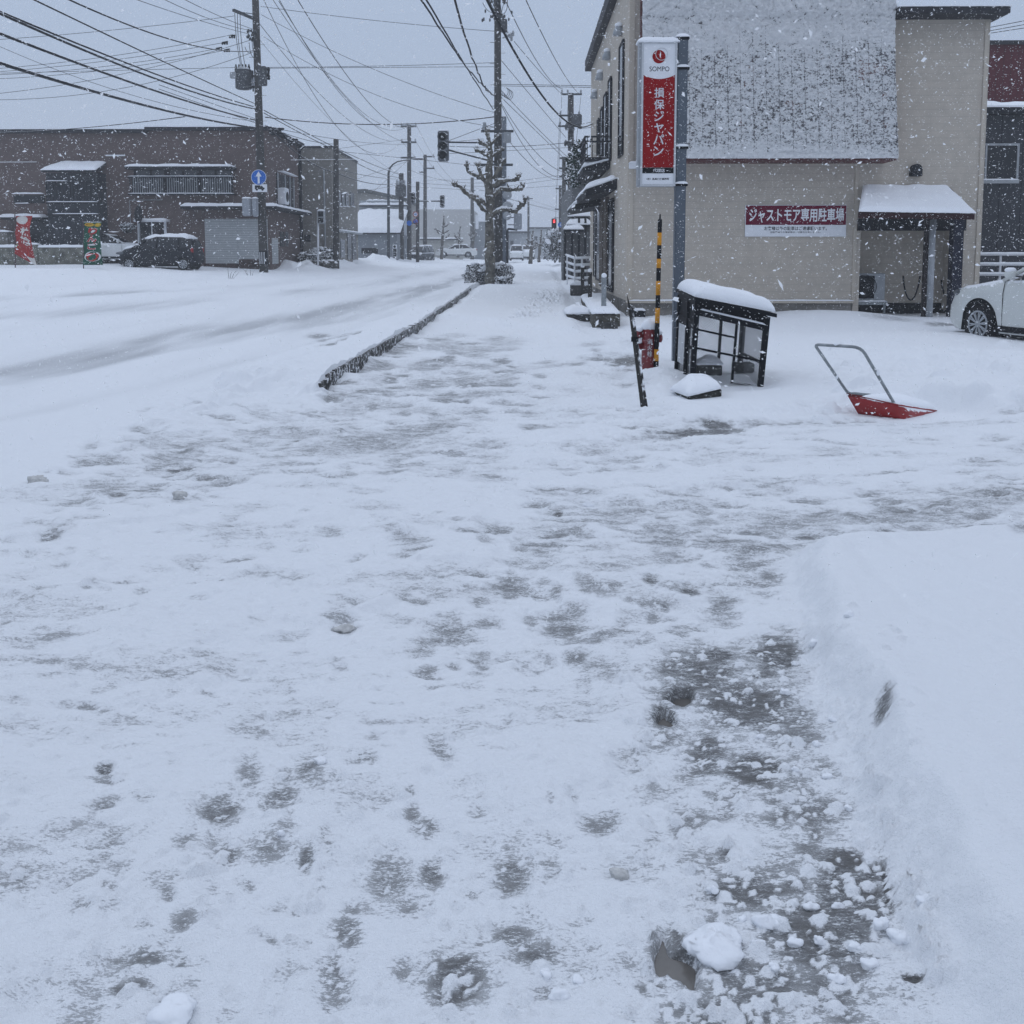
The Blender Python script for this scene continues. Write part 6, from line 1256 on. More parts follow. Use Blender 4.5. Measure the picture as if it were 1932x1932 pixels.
# ---- the middle pole with traffic light
MY = 42.0
mp_, mpz = upole('utility_pole', 'tall concrete pole rising behind the pollarded tree by the pavement', 940.5, 545, -30, MY, .20, .135, lean=-2)
m = part('step_bolt', M['pole_metal'], mp_)
for v in range(60, 260, 20): c = mpz(v); sg = 1 if (v // 20) % 2 else -1; m.tube([c, c + Vector((sg * .34, 0, 0))], .012, 5)
m.done()
m = part('hardware', trm, mp_, True)
for i_ in range(34): m.blob(P(938 + rr.gauss(0, 11), rr.uniform(-10, 40), MY + rr.uniform(-.3, .3)), .045, .05, .08, 6, .3, i_)
m.done(); 
for i_ in range(9):
    m = part('jumper', M['wire'], mp_)
    a_, b_ = P(938 + rr.uniform(-28, 26), rr.uniform(-20, 10), MY - .3), P(938 + rr.uniform(-6, 8), rr.uniform(22, 62), MY - .2); m.tube([a_.lerp(b_, t / 8) + Vector((.10 * math.sin(math.pi * t / 8) * (1 if i_ % 2 else -1), 0, -.14 * math.sin(math.pi * t / 8))) for t in range(9)], .013, 5); m.done()
for i_ in range(4):
    m = part('jumper', M['wire'], mp_)
    c_ = P(952 + i_ * 3, 164 + i_ * 2, MY - .2); m.tube([c_ + Vector((.16 * math.sin(t), 0, -.2 + .2 * math.cos(t))) for t in [6.28 * k / 12 for k in range(10)]], .012, 5); m.done()
m = part('crossarm', M['pole_metal'], mp_); m.box(P(925, 33, MY).x, P(952, 33, MY).x, MY - .3, MY - .2, P(938, 34, MY).z - .05, P(938, 34, MY).z + .05); m.done()
mb_ = thing('pole_switch_box', 'dark box with insulators on the right of the middle pole', 'box', P(952, 50, MY)); c = P(951, 50, MY)
m = part('box', trm, mb_, bevel=.03); m.box(c.x - .14, c.x + .14, MY - .3, MY + .05, c.z - .26, c.z + .26); m.done(); m = part('insulator', M['grey'], mb_)
for du, dv in ((7, 15), (12, 17), (17, 13), (14, 22)): m.lathe([(.03, -.12), (.07, -.08), (.04, -.03), (.07, .02), (.04, .06), (.02, .12)], P(951 + du, 50 + dv, MY - .1), 8)
m.bar(P(948, 72, MY), P(970, 62, MY), .05, .05); m.done()
ml = thing('line_box', 'small grey box and bushing on brackets low on the middle pole', 'box', P(957, 260, MY)); c = P(957.5, 261, MY); m = part('box', M['grey'], ml, bevel=.02); m.box(c.x - .16, c.x + .16, MY - .4, MY - .1, c.z - .22, c.z + .22); m.done(); m = part('bracket', M['pole_metal'], ml); q = P(938, 249, MY); m.box(q.x - .1, P(969, 249, MY).x, MY - .3, MY - .2, q.z - .05, q.z + .05); m.box(P(908, 249, MY).x, q.x - .11, MY - .3, MY - .2, q.z - .05, q.z + .05); m.done()
m = part('bushing', M['grey'], ml, True); c = P(914, 246, MY); m.lathe([(.10, 0), (.11, .08), (.08, .16), (.09, .2), (.07, .34)], c, 12); m.done()
m = part('crossarm', M['pole_metal'], mp_); c = P(938, 312, MY); m.box(P(907, 312, MY).x, P(968, 312, MY).x, MY - .3, MY - .2, c.z - .05, c.z + .05); m.done()
def vsignal(label, u, v, hpx, Y, face, arm=None, arms=2, group=None):
    c = P(u, v, Y); H = hpx * Y / 1785; W_ = H * .36; o = thing('traffic_light', label, 'traffic light', c, 0, group); d = Vector((0, -1, 0)) if face == 'near' else Vector((0, 1, 0))
    m = part('housing', mat('signal_housing', (.14, .15, .165), .5, .1, 6, fleck=.3), o, bevel=.05); m.box(c.x - W_ / 2, c.x + W_ / 2, Y - .16, Y + .16, c.z - H / 2, c.z + H / 2); m.done()
    for i in range(3):
        z = c.z + (1 - i) * H * .30; lens = part('lens', M['ink'], o, True); lens.disc((c.x - .05 * W_, Y - .175, z), W_ * .36, .02, 20); ln = lens.done()
        k = part('visor', M['dark_snowy'], ln, True); n_ = 14; r_ = W_ * .44
        pts = [(r_ * math.cos(t), r_ * math.sin(t)) for t in [math.radians(-20 + 220 * j / n_) for j in range(n_ + 1)]]
        vs_ = [(c.x - .05 * W_ + a, Y - .16, z + b) for a, b in pts] + [(c.x - .05 * W_ + a * .98, Y - .16 - .26, z + b * .98 - .03) for a, b in pts]
        k.add(vs_, [(j, j + 1, n_ + 2 + j, n_ + 1 + j) for j in range(n_)]); ko = k.done(); sm = ko.modifiers.new('t', 'SOLIDIFY'); sm.thickness = .012
    snowledge(o, c.x - W_ / 2, c.x + W_ / 2, Y - .16, Y + .16, c.z + H / 2 - .01, .09, int(u))
    if arm is not None:
        m = part('arm', M['pole_metal'], o, True)
        for dz, dz2 in (((.14 * H, .14 * H), (-.12 * H, -.52 * H)) if arms == 2 else ((.0, .0), (.05, .05))): m.tube([c + Vector((W_ / 2, 0, dz)), Vector((arm.x, arm.y, c.z + dz2))], .045 if arms == 2 else .035, 8)
        m.done()
    return o
vsignal('large unlit three lamp traffic light held out over the street from the middle pole', 836.5, 276, 56, MY - .3, 'near', mpz(276))
# signs and mirror backs on a thin post behind
bp0 = thing('sign_post', 'blue grey post with round sign backs behind the middle pole', 'sign post', P(951, 505, 62)); m = part('shaft', M['bluegrey'], bp0, True); m.tube([P(951, 520, 62), P(951, 222, 62)], .16, 12); m.done()
for v, rpx in ((368, 8.5), (389, 9), (407, 8)): m = part('sign_back', M['grey'], bp0, True); m.disc(P(957, v, 61.6), rpx * 62 / 1785, .03, 24); m.done()
signal_back('pedestrian_signal', 'grey blue signal box back on a post right of the tree', 977, 418, 15, 30, 62, P(958, 430, 62)); 
m = thing('signal_post', 'thin dark post with a bent arm right of the tree', 'post', P(958, 503, 62)); k_ = part('shaft', M['dark'], m, True); k_.tube([P(957.5, 510, 62), P(957.5, 433, 62), P(959, 432, 62), P(976, 433.5, 62)], .07, 8); k_.done()
sb = thing('short_utility_pole', 'short plain pole with flat top behind the middle pole', 'utility pole', P(951, 500, 66), 0, None)
k_ = part('shaft', M['pole'], sb, True); k_.tube([P(950.5, 505, 66), P(950, 220, 66)], [.2, .18], 12); k_.done()
# ---- far poles
def farpole(label, u, vb, vt, Y, r, arms, grp='utility poles along the street', lean=0):
    o, f = upole('utility_pole', label, u, vb, vt, Y, r * 1.25, r, grp, lean=lean)
    for v, l, rt, ins in arms: crossarm(o, f(v), l, rt, Y, .14 if Y > 60 else .1, ins)
    return o, f
farpole('short dark topped pole standing in front of the grey building', 634, 494, 263, 51.5, .14, [])
c_o, c_f = farpole('tall far pole with three crossarms beyond the snow roofed house', 772, 492, 236, 79, .16, [(239, 15, 14, (-14, -3, 13)), (269, 14, 14, (-13, 12)), (298, 15, 13, ())])
d_o, d_f = farpole('distant pole with two one sided crossarms left of the big signal', 802, 490, 292, 100, .17, [(296, 3, 18, (16,)), (318, 3, 18, (16,)), (325, 10, 0, ())])
e_o, e_f = farpole('faint distant pole before the pale hall', 891, 482, 335, 118, .2, [(360, 5, 5, ())])
f_o, f_f = farpole('double stack pole with wide crossarms beyond the shop corner', 1077, 520, 176, 58, .17, [(179, 18, 20, (-17, -6, 18)), (219, 22, 17, (-20, 15)), (239, 24, 18, (-21, -8, 15))])
farpole('thinner pole seen just left of the double stack pole', 1064, 505, 296, 76, .15, [(299, 8, 6, ()), (318, 9, 10, ()), (333, 9, 10, ())])
farpole('hazy pole furthest along the right pavement', 1057, 498, 350, 98, .14, [(356, 9, 8, ()), (395, 10, 8, ())])
farpole('ghostly far pole above the street end', 997, 486, 372, 140, .15, [(375, 9, 9, ())])
tr2 = thing('pole_transformer', 'boxy grey transformer mounted on the double stack pole', 'transformer', P(1088, 226, 58)); c = P(1088, 226, 57.7); m = part('box', trm, tr2, bevel=.05); m.box(c.x - .3, c.x + .3, 57.4, 57.9, c.z - .32, c.z + .3); m.done(); m = part('hardware', trm, tr2, True)
for i in range(18): q = P(rr.uniform(1064, 1096), rr.uniform(234, 244), 57.6); m.blob(q, .1, .1, .11, 6, .3, i)
for i in range(14): q = P(rr.uniform(1066, 1080), rr.uniform(260, 330), 57.6); m.blob(q, .1, .1, .2, 6, .3, i)
m.done()
tp, tpf = upole('utility_pole', 'stubby pole carrying a big square transformer beside the snow roofed house', 757, 492, 327, 76, .22, .19, 'utility poles along the street')
tr3 = thing('pole_transformer', 'big square grey transformer on the stubby far pole', 'transformer', P(757, 360, 76)); c = P(756.5, 360, 75.6); m = part('tank', trm, tr3, bevel=.05); m.box(c.x - .40, c.x + .40, 75.2, 75.9, c.z - .46, c.z + .46); m.done(); m = part('bushing', M['grey'], tr3)
for dx in (-.3, -.1, .1, .3): m.lathe([(.05, .46), (.09, .52), (.05, .6), (.09, .68), (.04, .85)], c + Vector((dx, -.1, 0)), 8)
m.done(); m = part('bracket', M['pole_metal'], tr3); m.box(c.x - .5, c.x + .5, 75.4, 75.5, c.z - .72, c.z - .62); m.done()
sl = thing('street_lamp', 'curved arm street lamp in front of the snow roofed house', 'street lamp', P(733, 492, 72)); m = part('pole', M['pole_metal'], sl, True)
pts = [P(733, 500, 72), P(733, 400, 72), P(733, 328, 72), P(735, 318, 72), P(741, 310, 72), P(750, 304.5, 72), P(764, 302, 72), P(775, 301, 72)]; m.tube(pts, [.12, .11, .09, .08, .07, .06, .06, .06], 10); m.done()
m = part('lamp_head', M['dark_snowy'], sl, True); c = P(788, 299.5, 72); m.blob(c, .5, .12, .09, 12, .0, 2); m.done()
tp2 = thing('signal_pole', 'slim signal pole carrying the far traffic lights and speed sign', 'signal pole', P(788, 495, 74)); m = part('shaft', M['pole'], tp2, True); m.tube([P(788, 505, 74), P(788, 343, 74)], .14, 10); m.done()
vsignal('smaller far traffic light at the end of the long thin arm', 834.5, 380, 23, 74, 'near', P(788, 380, 74), 3)
vsignal('dark far traffic light close to the slim signal pole', 779.5, 374, 21, 73.6, 'near', P(788, 374, 74), 3)
sg = thing('speed_sign', 'round white speed limit sign reading 40 with a red ring', 'road sign', P(784, 404.5, 73.5)); c = P(784, 404.5, 73.5); r_ = 5.4 * 73.5 / 1785
m = part('plate', M['white'], sg); m.disc(c, r_, .02, 24); m.done(); m = part('ring', M['red_sign'], sg); m.ring(c - Vector((0, .006, 0)), r_ * .72, r_ * .98, .004, 24); m.done(); lettering('40', c.x - r_ * .5, c.x + r_ * .5, c.z - r_ * .38, c.z + r_ * .38, c.y - .01, M['blue'], sg, .02)
sg = thing('no_parking_sign', 'round blue no parking sign with a red cross stroke under the speed sign', 'road sign', P(784, 418, 73.5)); c = P(784, 418, 73.5); m = part('plate', M['blue'], sg); m.disc(c, r_, .02, 24); m.done(); m = part('ring', M['red_sign'], sg); m.ring(c - Vector((0, .006, 0)), r_ * .78, r_ * .99, .004, 24); m.bar(c + Vector((-r_ * .6, -.006, r_ * .6)), c + Vector((r_ * .6, -.006, -r_ * .6)), .004, r_ * .2); m.done()
sg = thing('blue_round_sign', 'small blue round sign left of the slim signal pole', 'road sign', P(772, 421, 73)); c = P(772, 421, 73); m = part('plate', M['blue'], sg); m.disc(c, r_ * .9, .02, 20); m.done(); m = part('bracket', M['dark'], sg); m.box(c.x, P(788, 421, 73).x, 73.03, 73.08, c.z - .03, c.z + .03); m.done()
# pedestrian light that is lit red, on the right, with the blue pedestrian sign
pd = thing('pedestrian_light', 'pedestrian light showing a glowing red figure at the far crossing', 'traffic light', P(1045, 421, 70)); c = P(1045.5, 421.5, 70); s_ = 70 / 1785; m = part('housing', M['dark_snowy'], pd, bevel=.03); m.box(c.x - 4.6 * s_, c.x + 4.6 * s_, 70, 70.25, c.z - 9.2 * s_, c.z + 9.2 * s_); m.done()
m = part('red_lamp', mat('lamp_red_glass', (.10, .01, .01), .4, .1, 4), pd); m.box(c.x - 3.4 * s_, c.x + 3.4 * s_, 69.98, 69.999, c.z + .6 * s_, c.z + 7.6 * s_); m.done(); m = part('lit_figure', emit('red_lit', (1, .03, .03), 3.0), pd); m.box(c.x - 1.5 * s_, c.x + 1.5 * s_, 69.96, 69.979, c.z + 1.2 * s_, c.z + 5.2 * s_); m.disc((c.x, 69.96, c.z + 6.1 * s_), 1.1 * s_, .019, 12); m.done()
m = part('green_lamp', M['ink'], pd); m.box(c.x - 3.4 * s_, c.x + 3.4 * s_, 69.98, 69.999, c.z - 7.6 * s_, c.z - .6 * s_); m.done(); m = part('arm', M['pole_metal'], pd); m.box(c.x, P(1064, 410, 70).x, 70.1, 70.16, c.z + 10 * s_, c.z + 11 * s_); m.box(c.x, P(1064, 410, 70).x, 70.1, 70.16, c.z - 11 * s_, c.z - 10 * s_); m.done()
sg = thing('crossing_sign', 'round blue sign with a white figure beside the lit pedestrian light', 'road sign', P(1057, 424, 69.6)); c = P(1057, 424, 69.6); r_ = 4.6 * 69.6 / 1785; m = part('plate', M['blue'], sg); m.disc(c, r_, .02, 24); m.done(); m = part('figure', M['white'], sg); m.bar(c + Vector((0, -.01, -r_ * .5)), c + Vector((.02, -.01, r_ * .4)), r_ * .35, .01); m.bar(c + Vector((-r_ * .5, -.01, -r_ * .45)), c + Vector((r_ * .3, -.01, r_ * .2)), r_ * .2, .01); m.done()
ps_ = thing('pedestrian_signal', 'pedestrian signal on a white post in front of the grey building', 'traffic light', P(600, 492, 50)); m = part('post', M['white'], ps_, True); m.tube([P(600, 500, 50), P(600, 398, 50)], .055, 8); m.done(); c = P(607, 410, 50); s_ = 50 / 1785; m = part('housing', M['grey'], ps_, bevel=.04); m.box(c.x - 7 * s_, c.x + 6 * s_, 49.8, 50.1, c.z - 12 * s_, c.z + 12 * s_); m.done(); m = part('lens', M['ink'], ps_)
for dz in (5.6, -5.6): m.box(c.x - 5 * s_, c.x + 4.4 * s_, 49.78, 49.799, c.z + (dz - 4.6) * s_, c.z + (dz + 4.4) * s_)
m.done(); snowledge(ps_, c.x - 7 * s_, c.x + 6 * s_, 49.8, 50.1, c.z + 12 * s_ - .01, .1, 5)
mr = thing('round_sign', 'small round no parking style sign edge on by the white doorway', 'road sign', P(263, 405, 45.3)); m = part('post', M['grey'], mr, True); m.tube([P(263, 470, 45.3), P(263, 385, 45.3)], .03, 6); m.done(); m = part('plate', M['dark'], mr, True); m.disc(P(261, 405, 45.2), .20, .03, 20, 'y', .42); m.done()
# ---- house with the big snow roof, halls and far ends
SYY = 74; sh = thing('snow_roofed_house', 'low blue grey house under one broad sheet of snow', 'house', P(715, 490, SYY)); x0, x1 = P(660, 480, SYY).x, P(757, 480, SYY).x
ze = P(715, 441, SYY).z; zk = P(715, 398, SYY + 4.5).z
m = part('wall', mat('bluegrey_wall', (.23, .25, .27), .8, .15, 1.0), sh); m.box(x0, x1 - .3, SYY, SYY + 9, .5, ze); m.done()
m = part('roof', M['dark'], sh); m.hexa([(x0, SYY - .4, ze - .05), (x1, SYY - .4, ze - .05), (x1, SYY + 4.6, zk - .15), (x0, SYY + 4.6, zk - .15)], [(x0, SYY - .4, ze + .06), (x1, SYY - .4, ze + .06), (x1, SYY + 4.6, zk), (x0, SYY + 4.6, zk)]); rf = m.done()
m = part('snow_cap', M['snow'], rf); m.snow((x0, SYY - .42, ze + .06), (x1, SYY - .42, ze + .06), (x1, SYY + 4.6, zk), (x0, SYY + 4.6, zk), .28, 30, 16, 3, rag=.03); m.done()
a, b = P(682, 468, SYY), P(713, 478, SYY); m = part('window', M['glass'], sh); m.box(a.x, b.x, SYY - .04, SYY + .02, b.z, a.z); m.done()
z1, z2 = P(700, 396, SYY + 5).z, P(700, 390, SYY + 5).z; m = part('upper_wall', M['grey'], sh); m.box(x0, x1 - .6, SYY + 4.7, SYY + 10, 1, z2 + .5); m.done()
m = part('upper_roof', M['dark'], sh); zt2 = P(700, 383, SYY + 8).z; m.hexa([(x0, SYY + 4.5, z2), (x1, SYY + 4.5, z2), (x1 - .8, SYY + 8, zt2 - .1), (x0, SYY + 8, zt2 - .1)], [(x0, SYY + 4.5, z2 + .1), (x1, SYY + 4.5, z2 + .1), (x1 - .8, SYY + 8, zt2), (x0, SYY + 8, zt2)]); r3 = m.done(); m = part('snow_cap', M['snow'], r3); m.snow((x0, SYY + 4.45, z2 + .1), (x1, SYY + 4.45, z2 + .1), (x1 - .8, SYY + 8, zt2), (x0, SYY + 8, zt2), .3, 20, 8, 6, rag=0); m.done()
hl = thing('gable_hall', 'grey hall with a shallow gable roof behind the snow roofed house', 'building', P(700, 380, 95)); HYY = 95
m = part('wall', mat('hall_grey', (.26, .25, .23), .8, .1, 1), hl); pl = [(P(640, 400, HYY).x, 0), (P(765, 400, HYY).x, 0), (P(765, 381, HYY).x, P(765, 379, HYY).z), (P(690, 364, HYY).x, P(690, 364, HYY).z), (P(640, 366, HYY).x, P(640, 366, HYY).z)]; m.prism(pl, lambda a, b, q: Vector((a, q, b)), HYY, HYY + 12); m.done()
m = part('roof', mat('hall_roof', (.09, .095, .09), .8, .2, 2), hl); a, b, c = P(766, 380, HYY - .4), P(690, 363, HYY - .4), P(640, 365.5, HYY - .4); t_ = Vector((0, 0, .35)); e_ = Vector((0, 12, 0)); m.hexa([b, a, a + e_, b + e_], [b + t_, a + t_, a + e_ + t_, b + e_ + t_]); m.hexa([c, b, b + e_, c + e_], [c + t_, b + t_ - Vector((0, 0, .002)), b + e_ + t_, c + e_ + t_]); m.done()
po_ = thing('poster_board', 'tall cut out board of a figure in dark dress on the house wall', 'poster', P(745, 478, SYY - .1)); c = P(745, 475, SYY - .12); s_ = SYY / 1785; m = part('board', M['white'], po_); m.box(c.x - 4 * s_, c.x + 4 * s_, c.y, c.y + .05, c.z - 13.5 * s_, c.z + 13.5 * s_); m.done()
m = part('figure', M['ink'], po_); m.box(c.x - 3.2 * s_, c.x + 3.2 * s_, c.y - .006, c.y - .001, c.z - 13 * s_, c.z + 6 * s_); m.disc((c.x - .4 * s_, c.y - .006, c.z + 9.5 * s_), 2.4 * s_, .004, 16); m.done(); m = part('sash', M['grey'], po_)
for dz in (-1, -5, -9): m.box(c.x - 2.4 * s_, c.x + 1.0 * s_, c.y - .010, c.y - .007, c.z + (dz - .8) * s_, c.z + (dz + .8) * s_)
m.done()
ph = thing('pale_hall', 'large pale hall fading into the snowfall at the street end', 'building', P(840, 440, 125)); m = part('wall', mat('pale_wall', (.46, .46, .45), .85, .05, .5), ph); m.box(P(775, 480, 125).x, P(893, 480, 125).x, 125, 140, 0, P(840, 395, 125).z); m.done(); m = part('wall', mat('pale_wall_dark', (.22, .24, .26), .85, .05, .5), ph); m.box(P(893.2, 480, 126).x, P(925, 480, 126).x, 126, 140, 0, P(900, 418, 126).z); m.done()
m = part('sign_panel', M['white'], ph); a, b = P(897, 405, 121), P(903, 432, 121); m.box(a.x, b.x, 121, 121.1, b.z, a.z); m.done()
wl_ = thing('tiled_wall', 'pale boundary wall with a snowy tiled coping beyond the far trees', 'wall', P(840, 480, 112)); m = part('body', mat('plaster_wall', (.42, .42, .40), .85, .06, .6), wl_); zt2 = P(840, 453, 112).z; m.box(P(793, 480, 112).x, P(873, 480, 112).x, 112, 112.4, .5, zt2); m.done(); m = part('coping', M['dark_snowy'], wl_); m.box(P(793, 480, 112).x, P(873, 480, 112).x, 111.7, 112.7, zt2, zt2 + .14); m.done()
m = part('snow_cap', M['snow'], wl_)
for i in range(26): x = P(793 + 80 * i / 26, 480, 112).x; m.blob((x + .1, 111.9, zt2 + .2), .17, .3, .12, 8, .1, i)
m.done()
for i, (ua, ub, vt, Y, col, lab) in enumerate(((955, 1000, 440, 150, (.34, .36, .38), 'hazy grey building straight down the street'), (1000, 1046, 432, 165, (.40, .42, .44), 'palest distant building at the vanishing point'), (930, 958, 446, 142, (.28, .30, .32), 'dim block beside the street tree trunk far away'))):  # wall colours made paler far off: haze put into the paint
    o = thing('distant_building', lab, 'building', P((ua + ub) / 2, 484, Y), 0, 'hazy buildings at the street end'); m = part('wall', mat('far_wall_hazed', col, .9, .06, .3), o); m.box(P(ua, 480, Y).x, P(ub, 480, Y).x, Y, Y + 10, 0, P(ua, vt, Y).z); m.done(); m = part('roof', M['dark_snowy'], o); z = P(ua, vt, Y).z; m.box(P(ua - 1, 480, Y).x, P(ub + 1, 480, Y).x, Y - .5, Y + 10, z + .001, z + .3); m.done()
    m = part('window', M['glass'], o)
    for r_ in range(1):
        m.box(P(ua + 8, 480, Y).x, P(ua + 14, 480, Y).x, Y - .05, Y, P(ua, vt + 22, Y).z, P(ua, vt + 14, Y).z)
    m.done()
# ---- neighbour house beyond the shop
NY2 = 46; nh = thing('grey_house', 'grey house with snowy porch roofs beyond the shop terrace', 'house', P(1095, 505, NY2)); x0 = P(1078, 480, NY2).x; x1 = x0 + 8
z = P(1090, 344, NY2).z; m = part('wall', mat('house_grey', (.17, .175, .18), .85, .15, 1), nh); m.box(x0, x1, NY2, NY2 + 12, .2, z); m.done()
m = part('roof', M['dark'], nh); m.hexa([(x0 - .35, NY2 - .4, z), (x1, NY2 - .4, z), (x1, NY2 + 3, z + .9), (x0 + .2, NY2 + 3, z + .9)], [(x0 - .35, NY2 - .4, z + .1), (x1, NY2 - .4, z + .1), (x1, NY2 + 3, z + 1.), (x0 + .2, NY2 + 3, z + 1.)]); rf = m.done(); m = part('snow_cap', M['snow'], rf); m.snow((x0 - .38, NY2 - .43, z + .1), (x1, NY2 - .43, z + .1), (x1, NY2 + 3, z + 1.), (x0 + .2, NY2 + 3, z + 1.), .28, 30, 10, 4, rag=.03); m.done()
m = part('gable_wall', M['wine'], nh); m.box(x0 + .3, x1, NY2 + 3.2, NY2 + 9, 2, P(1090, 303, NY2 + 3.2).z); g_ = m.done(); m = part('snow_cap', M['snow'], g_); q = P(1090, 303, NY2 + 3.2).z; m.snow((x0 + .3, NY2 + 3.1, q), (x1, NY2 + 3.1, q), (x1, NY2 + 9, q), (x0 + .3, NY2 + 9, q), .14, 10, 6, 2, rag=0); m.done()
for (ua, ub, va, vb_) in ((1103, 1118, 392, 402), (1103, 1118, 462, 484)):
    a, b = P(ua, va, NY2), P(ub, vb_, NY2); m = part('window', M['glass'], nh); m.box(a.x, b.x, NY2 - .05, NY2 + .01, b.z, a.z); w_ = m.done(); snowledge(w_, a.x - .05, b.x + .05, NY2 - .14, NY2 - .051, b.z, .07, int(va))
for (ua, ub, v, Yq, s_) in ((1072, 1121, 408, NY2 - 1.3, 5), (1069, 1093, 424, NY2 - 2.2, 6), (1064, 1077, 433, NY2 - 2.6, 7)):
    a, b = P(ua, v, Yq), P(ub, v, Yq); m = part('porch_roof', M['dark'], nh); m.hexa([(a.x, Yq, a.z - .1), (b.x + .6, Yq, a.z - .1), (b.x + .6, NY2, a.z + .1), (a.x + .2, NY2, a.z + .1)], [(a.x, Yq, a.z), (b.x + .6, Yq, a.z), (b.x + .6, NY2, a.z + .2), (a.x + .2, NY2, a.z + .2)]); r4 = m.done(); m = part('snow_cap', M['snow'], r4); m.snow((a.x - .03, Yq - .03, a.z), (b.x + .6, Yq - .03, a.z), (b.x + .6, NY2, a.z + .2), (a.x + .2, NY2, a.z + .2), .22, 16, 8, s_, rag=.03); m.done()
m = part('wall', mat('porch_grey', (.12, .125, .13), .85, .2, 1), nh); a = P(1063, 480, NY2 - 2.1); m.box(a.x, x1 - .5, NY2 - 2.1, NY2 - .002, .2, P(1070, 435, NY2 - 2.1).z); m.done()
m = part('porch_post', M['dark'], nh)
for u in (1066, 1079, 1092, 1104): x = P(u, 480, NY2 - 2.15).x; m.box(x - .05, x + .05, NY2 - 2.2, NY2 - 2.11, .2, P(u, 432 if u < 1080 else 412, NY2 - 2.15).z)
m.done()
hr = thing('handrail', 'white handrail with four snowy rails before the grey house', 'railing', P(1090, 520, 36), 0); 
for v in (486, 499, 511, 524):
    m = part('rail', M['white'], hr, True); pts = [P(1068, v - 4, 41), P(1084, v + 2, 36), P(1114, v + 1, 36)]; m.tube(pts, .03, 7); r_ = m.done(); m = part('snow_cap', M['snow'], r_, True); m.tube([p_ + Vector((0, 0, .04)) for p_ in pts], .038, 6); m.done()
for u, Y in ((1084, 36), (1098, 36), (1070, 40)): m = part('post', M['white'], hr, True); m.tube([P(u, 545, Y), P(u, 484, Y)], .032, 7); m.done()
dst = thing('stone_steps', 'low dark stone edging below the white handrail', 'edging', P(1090, 538, 33)); m = part('body', M['concrete_dark'], dst); a, b = P(1077, 541, 33), P(1116, 541, 33); m.box(a.x, b.x, 33, 33.5, -.2, a.z + .05); m.done(); snowledge(dst, a.x, b.x, 32.97, 33.5, a.z + .05, .14, 4)
# ================================================================ trees, shrubs, wires, air
bark = mat('plane_bark', (.125, .118, .10), .9, .8, 4.0, .6, 22, snow=.55)
bark_far = mat('plane_bark_far', (.10, .092, .08), .9, .4, 3.0, snow=.5)
def pollard(label, root_uv, Y, limbs, r0, group=None, seed=1, barkm=bark, kn=1.0):
    rr = random.Random(seed); b = P(*root_uv, Y); o = thing('plane_tree', label, 'tree', b, 0, group)
    for nm, pts, rad, dy in limbs:
        n = len(pts); w_ = []
        for i, (u, v) in enumerate(pts): w_.append(P(u, v, Y + dy * (i / max(1, n - 1))))
        # finer, crooked
        q = []
        for i in range(n - 1):
            for t in range(4): q.append(w_[i].lerp(w_[i + 1], t / 4) + Vector((rr.gauss(0, rad[0] * .10), rr.gauss(0, rad[0] * .10), rr.gauss(0, rad[0] * .08))) * (0 if i == 0 and t == 0 else 1))
        q.append(w_[-1]); k = len(q); rs_ = [(rad[0] + (rad[1] - rad[0]) * i / (k - 1)) * (.95 if nm == 'limb' else 1.05) * (1 + (.26 if nm == 'limb' else .12) * rr.uniform(-1, 1)) for i in range(k)]
        m = part(nm, barkm, o, True); m.tube(q, rs_, 12)
        if nm == 'limb':
            m.blob(q[-1], rad[1] * 1.9 * kn, rad[1] * 1.9 * kn, rad[1] * 1.7 * kn, 9, .35, seed + k); j = len(q) * 2 // 3; m.blob(q[j], rad[1] * 1.5, rad[1] * 1.5, rad[1] * 1.5, 8, .35, seed + 2 * k)
            for s in range(6):
                d = Vector((rr.gauss(0, 1), rr.gauss(0, 1), rr.uniform(.3, 1.4))).normalized(); m.tube([q[-1], q[-1] + d * rad[1] * 2.2, q[-1] + d * rad[1] * 3.6 + Vector((0, 0, rad[1] * .6))], [rad[1] * .55, rad[1] * .4, rad[1] * .22], 6)
            for s in range(5):                          # knuckles and short spurs along the limb
                j = rr.randrange(k // 3, k); d = Vector((rr.gauss(0, 1), rr.gauss(0, .6), rr.uniform(.2, 1.3))).normalized(); m.blob(q[j], rs_[j] * 1.35, rs_[j] * 1.35, rs_[j] * 1.3, 8, .4, seed + j + s)
                m.tube([q[j], q[j] + d * rs_[j] * 2.4, q[j] + d * rs_[j] * 3.6 + Vector((0, 0, .03))], [rs_[j] * .5, rs_[j] * .36, rs_[j] * .16], 6)
        lm = m.done()
        if nm == 'limb' and Y < 60:
            m = part('snow_cap', M['snow'], lm, True); m.tube([p_ + Vector((0, 0, rs_[i] * .85)) for i, p_ in enumerate(q)], [r_ * .55 * (.6 + .8 * rr.random()) for r_ in rs_], 8); m.blob(q[-1] + Vector((0, 0, rad[1] * 1.6)), rad[1] * 1.3, rad[1] * 1.3, rad[1] * .8, 8, .3, seed); m.done()
    return o
Z = lambda L_: [(754.7 + .293 * x, .293 * y) for x, y in L_]
TY = 39.6
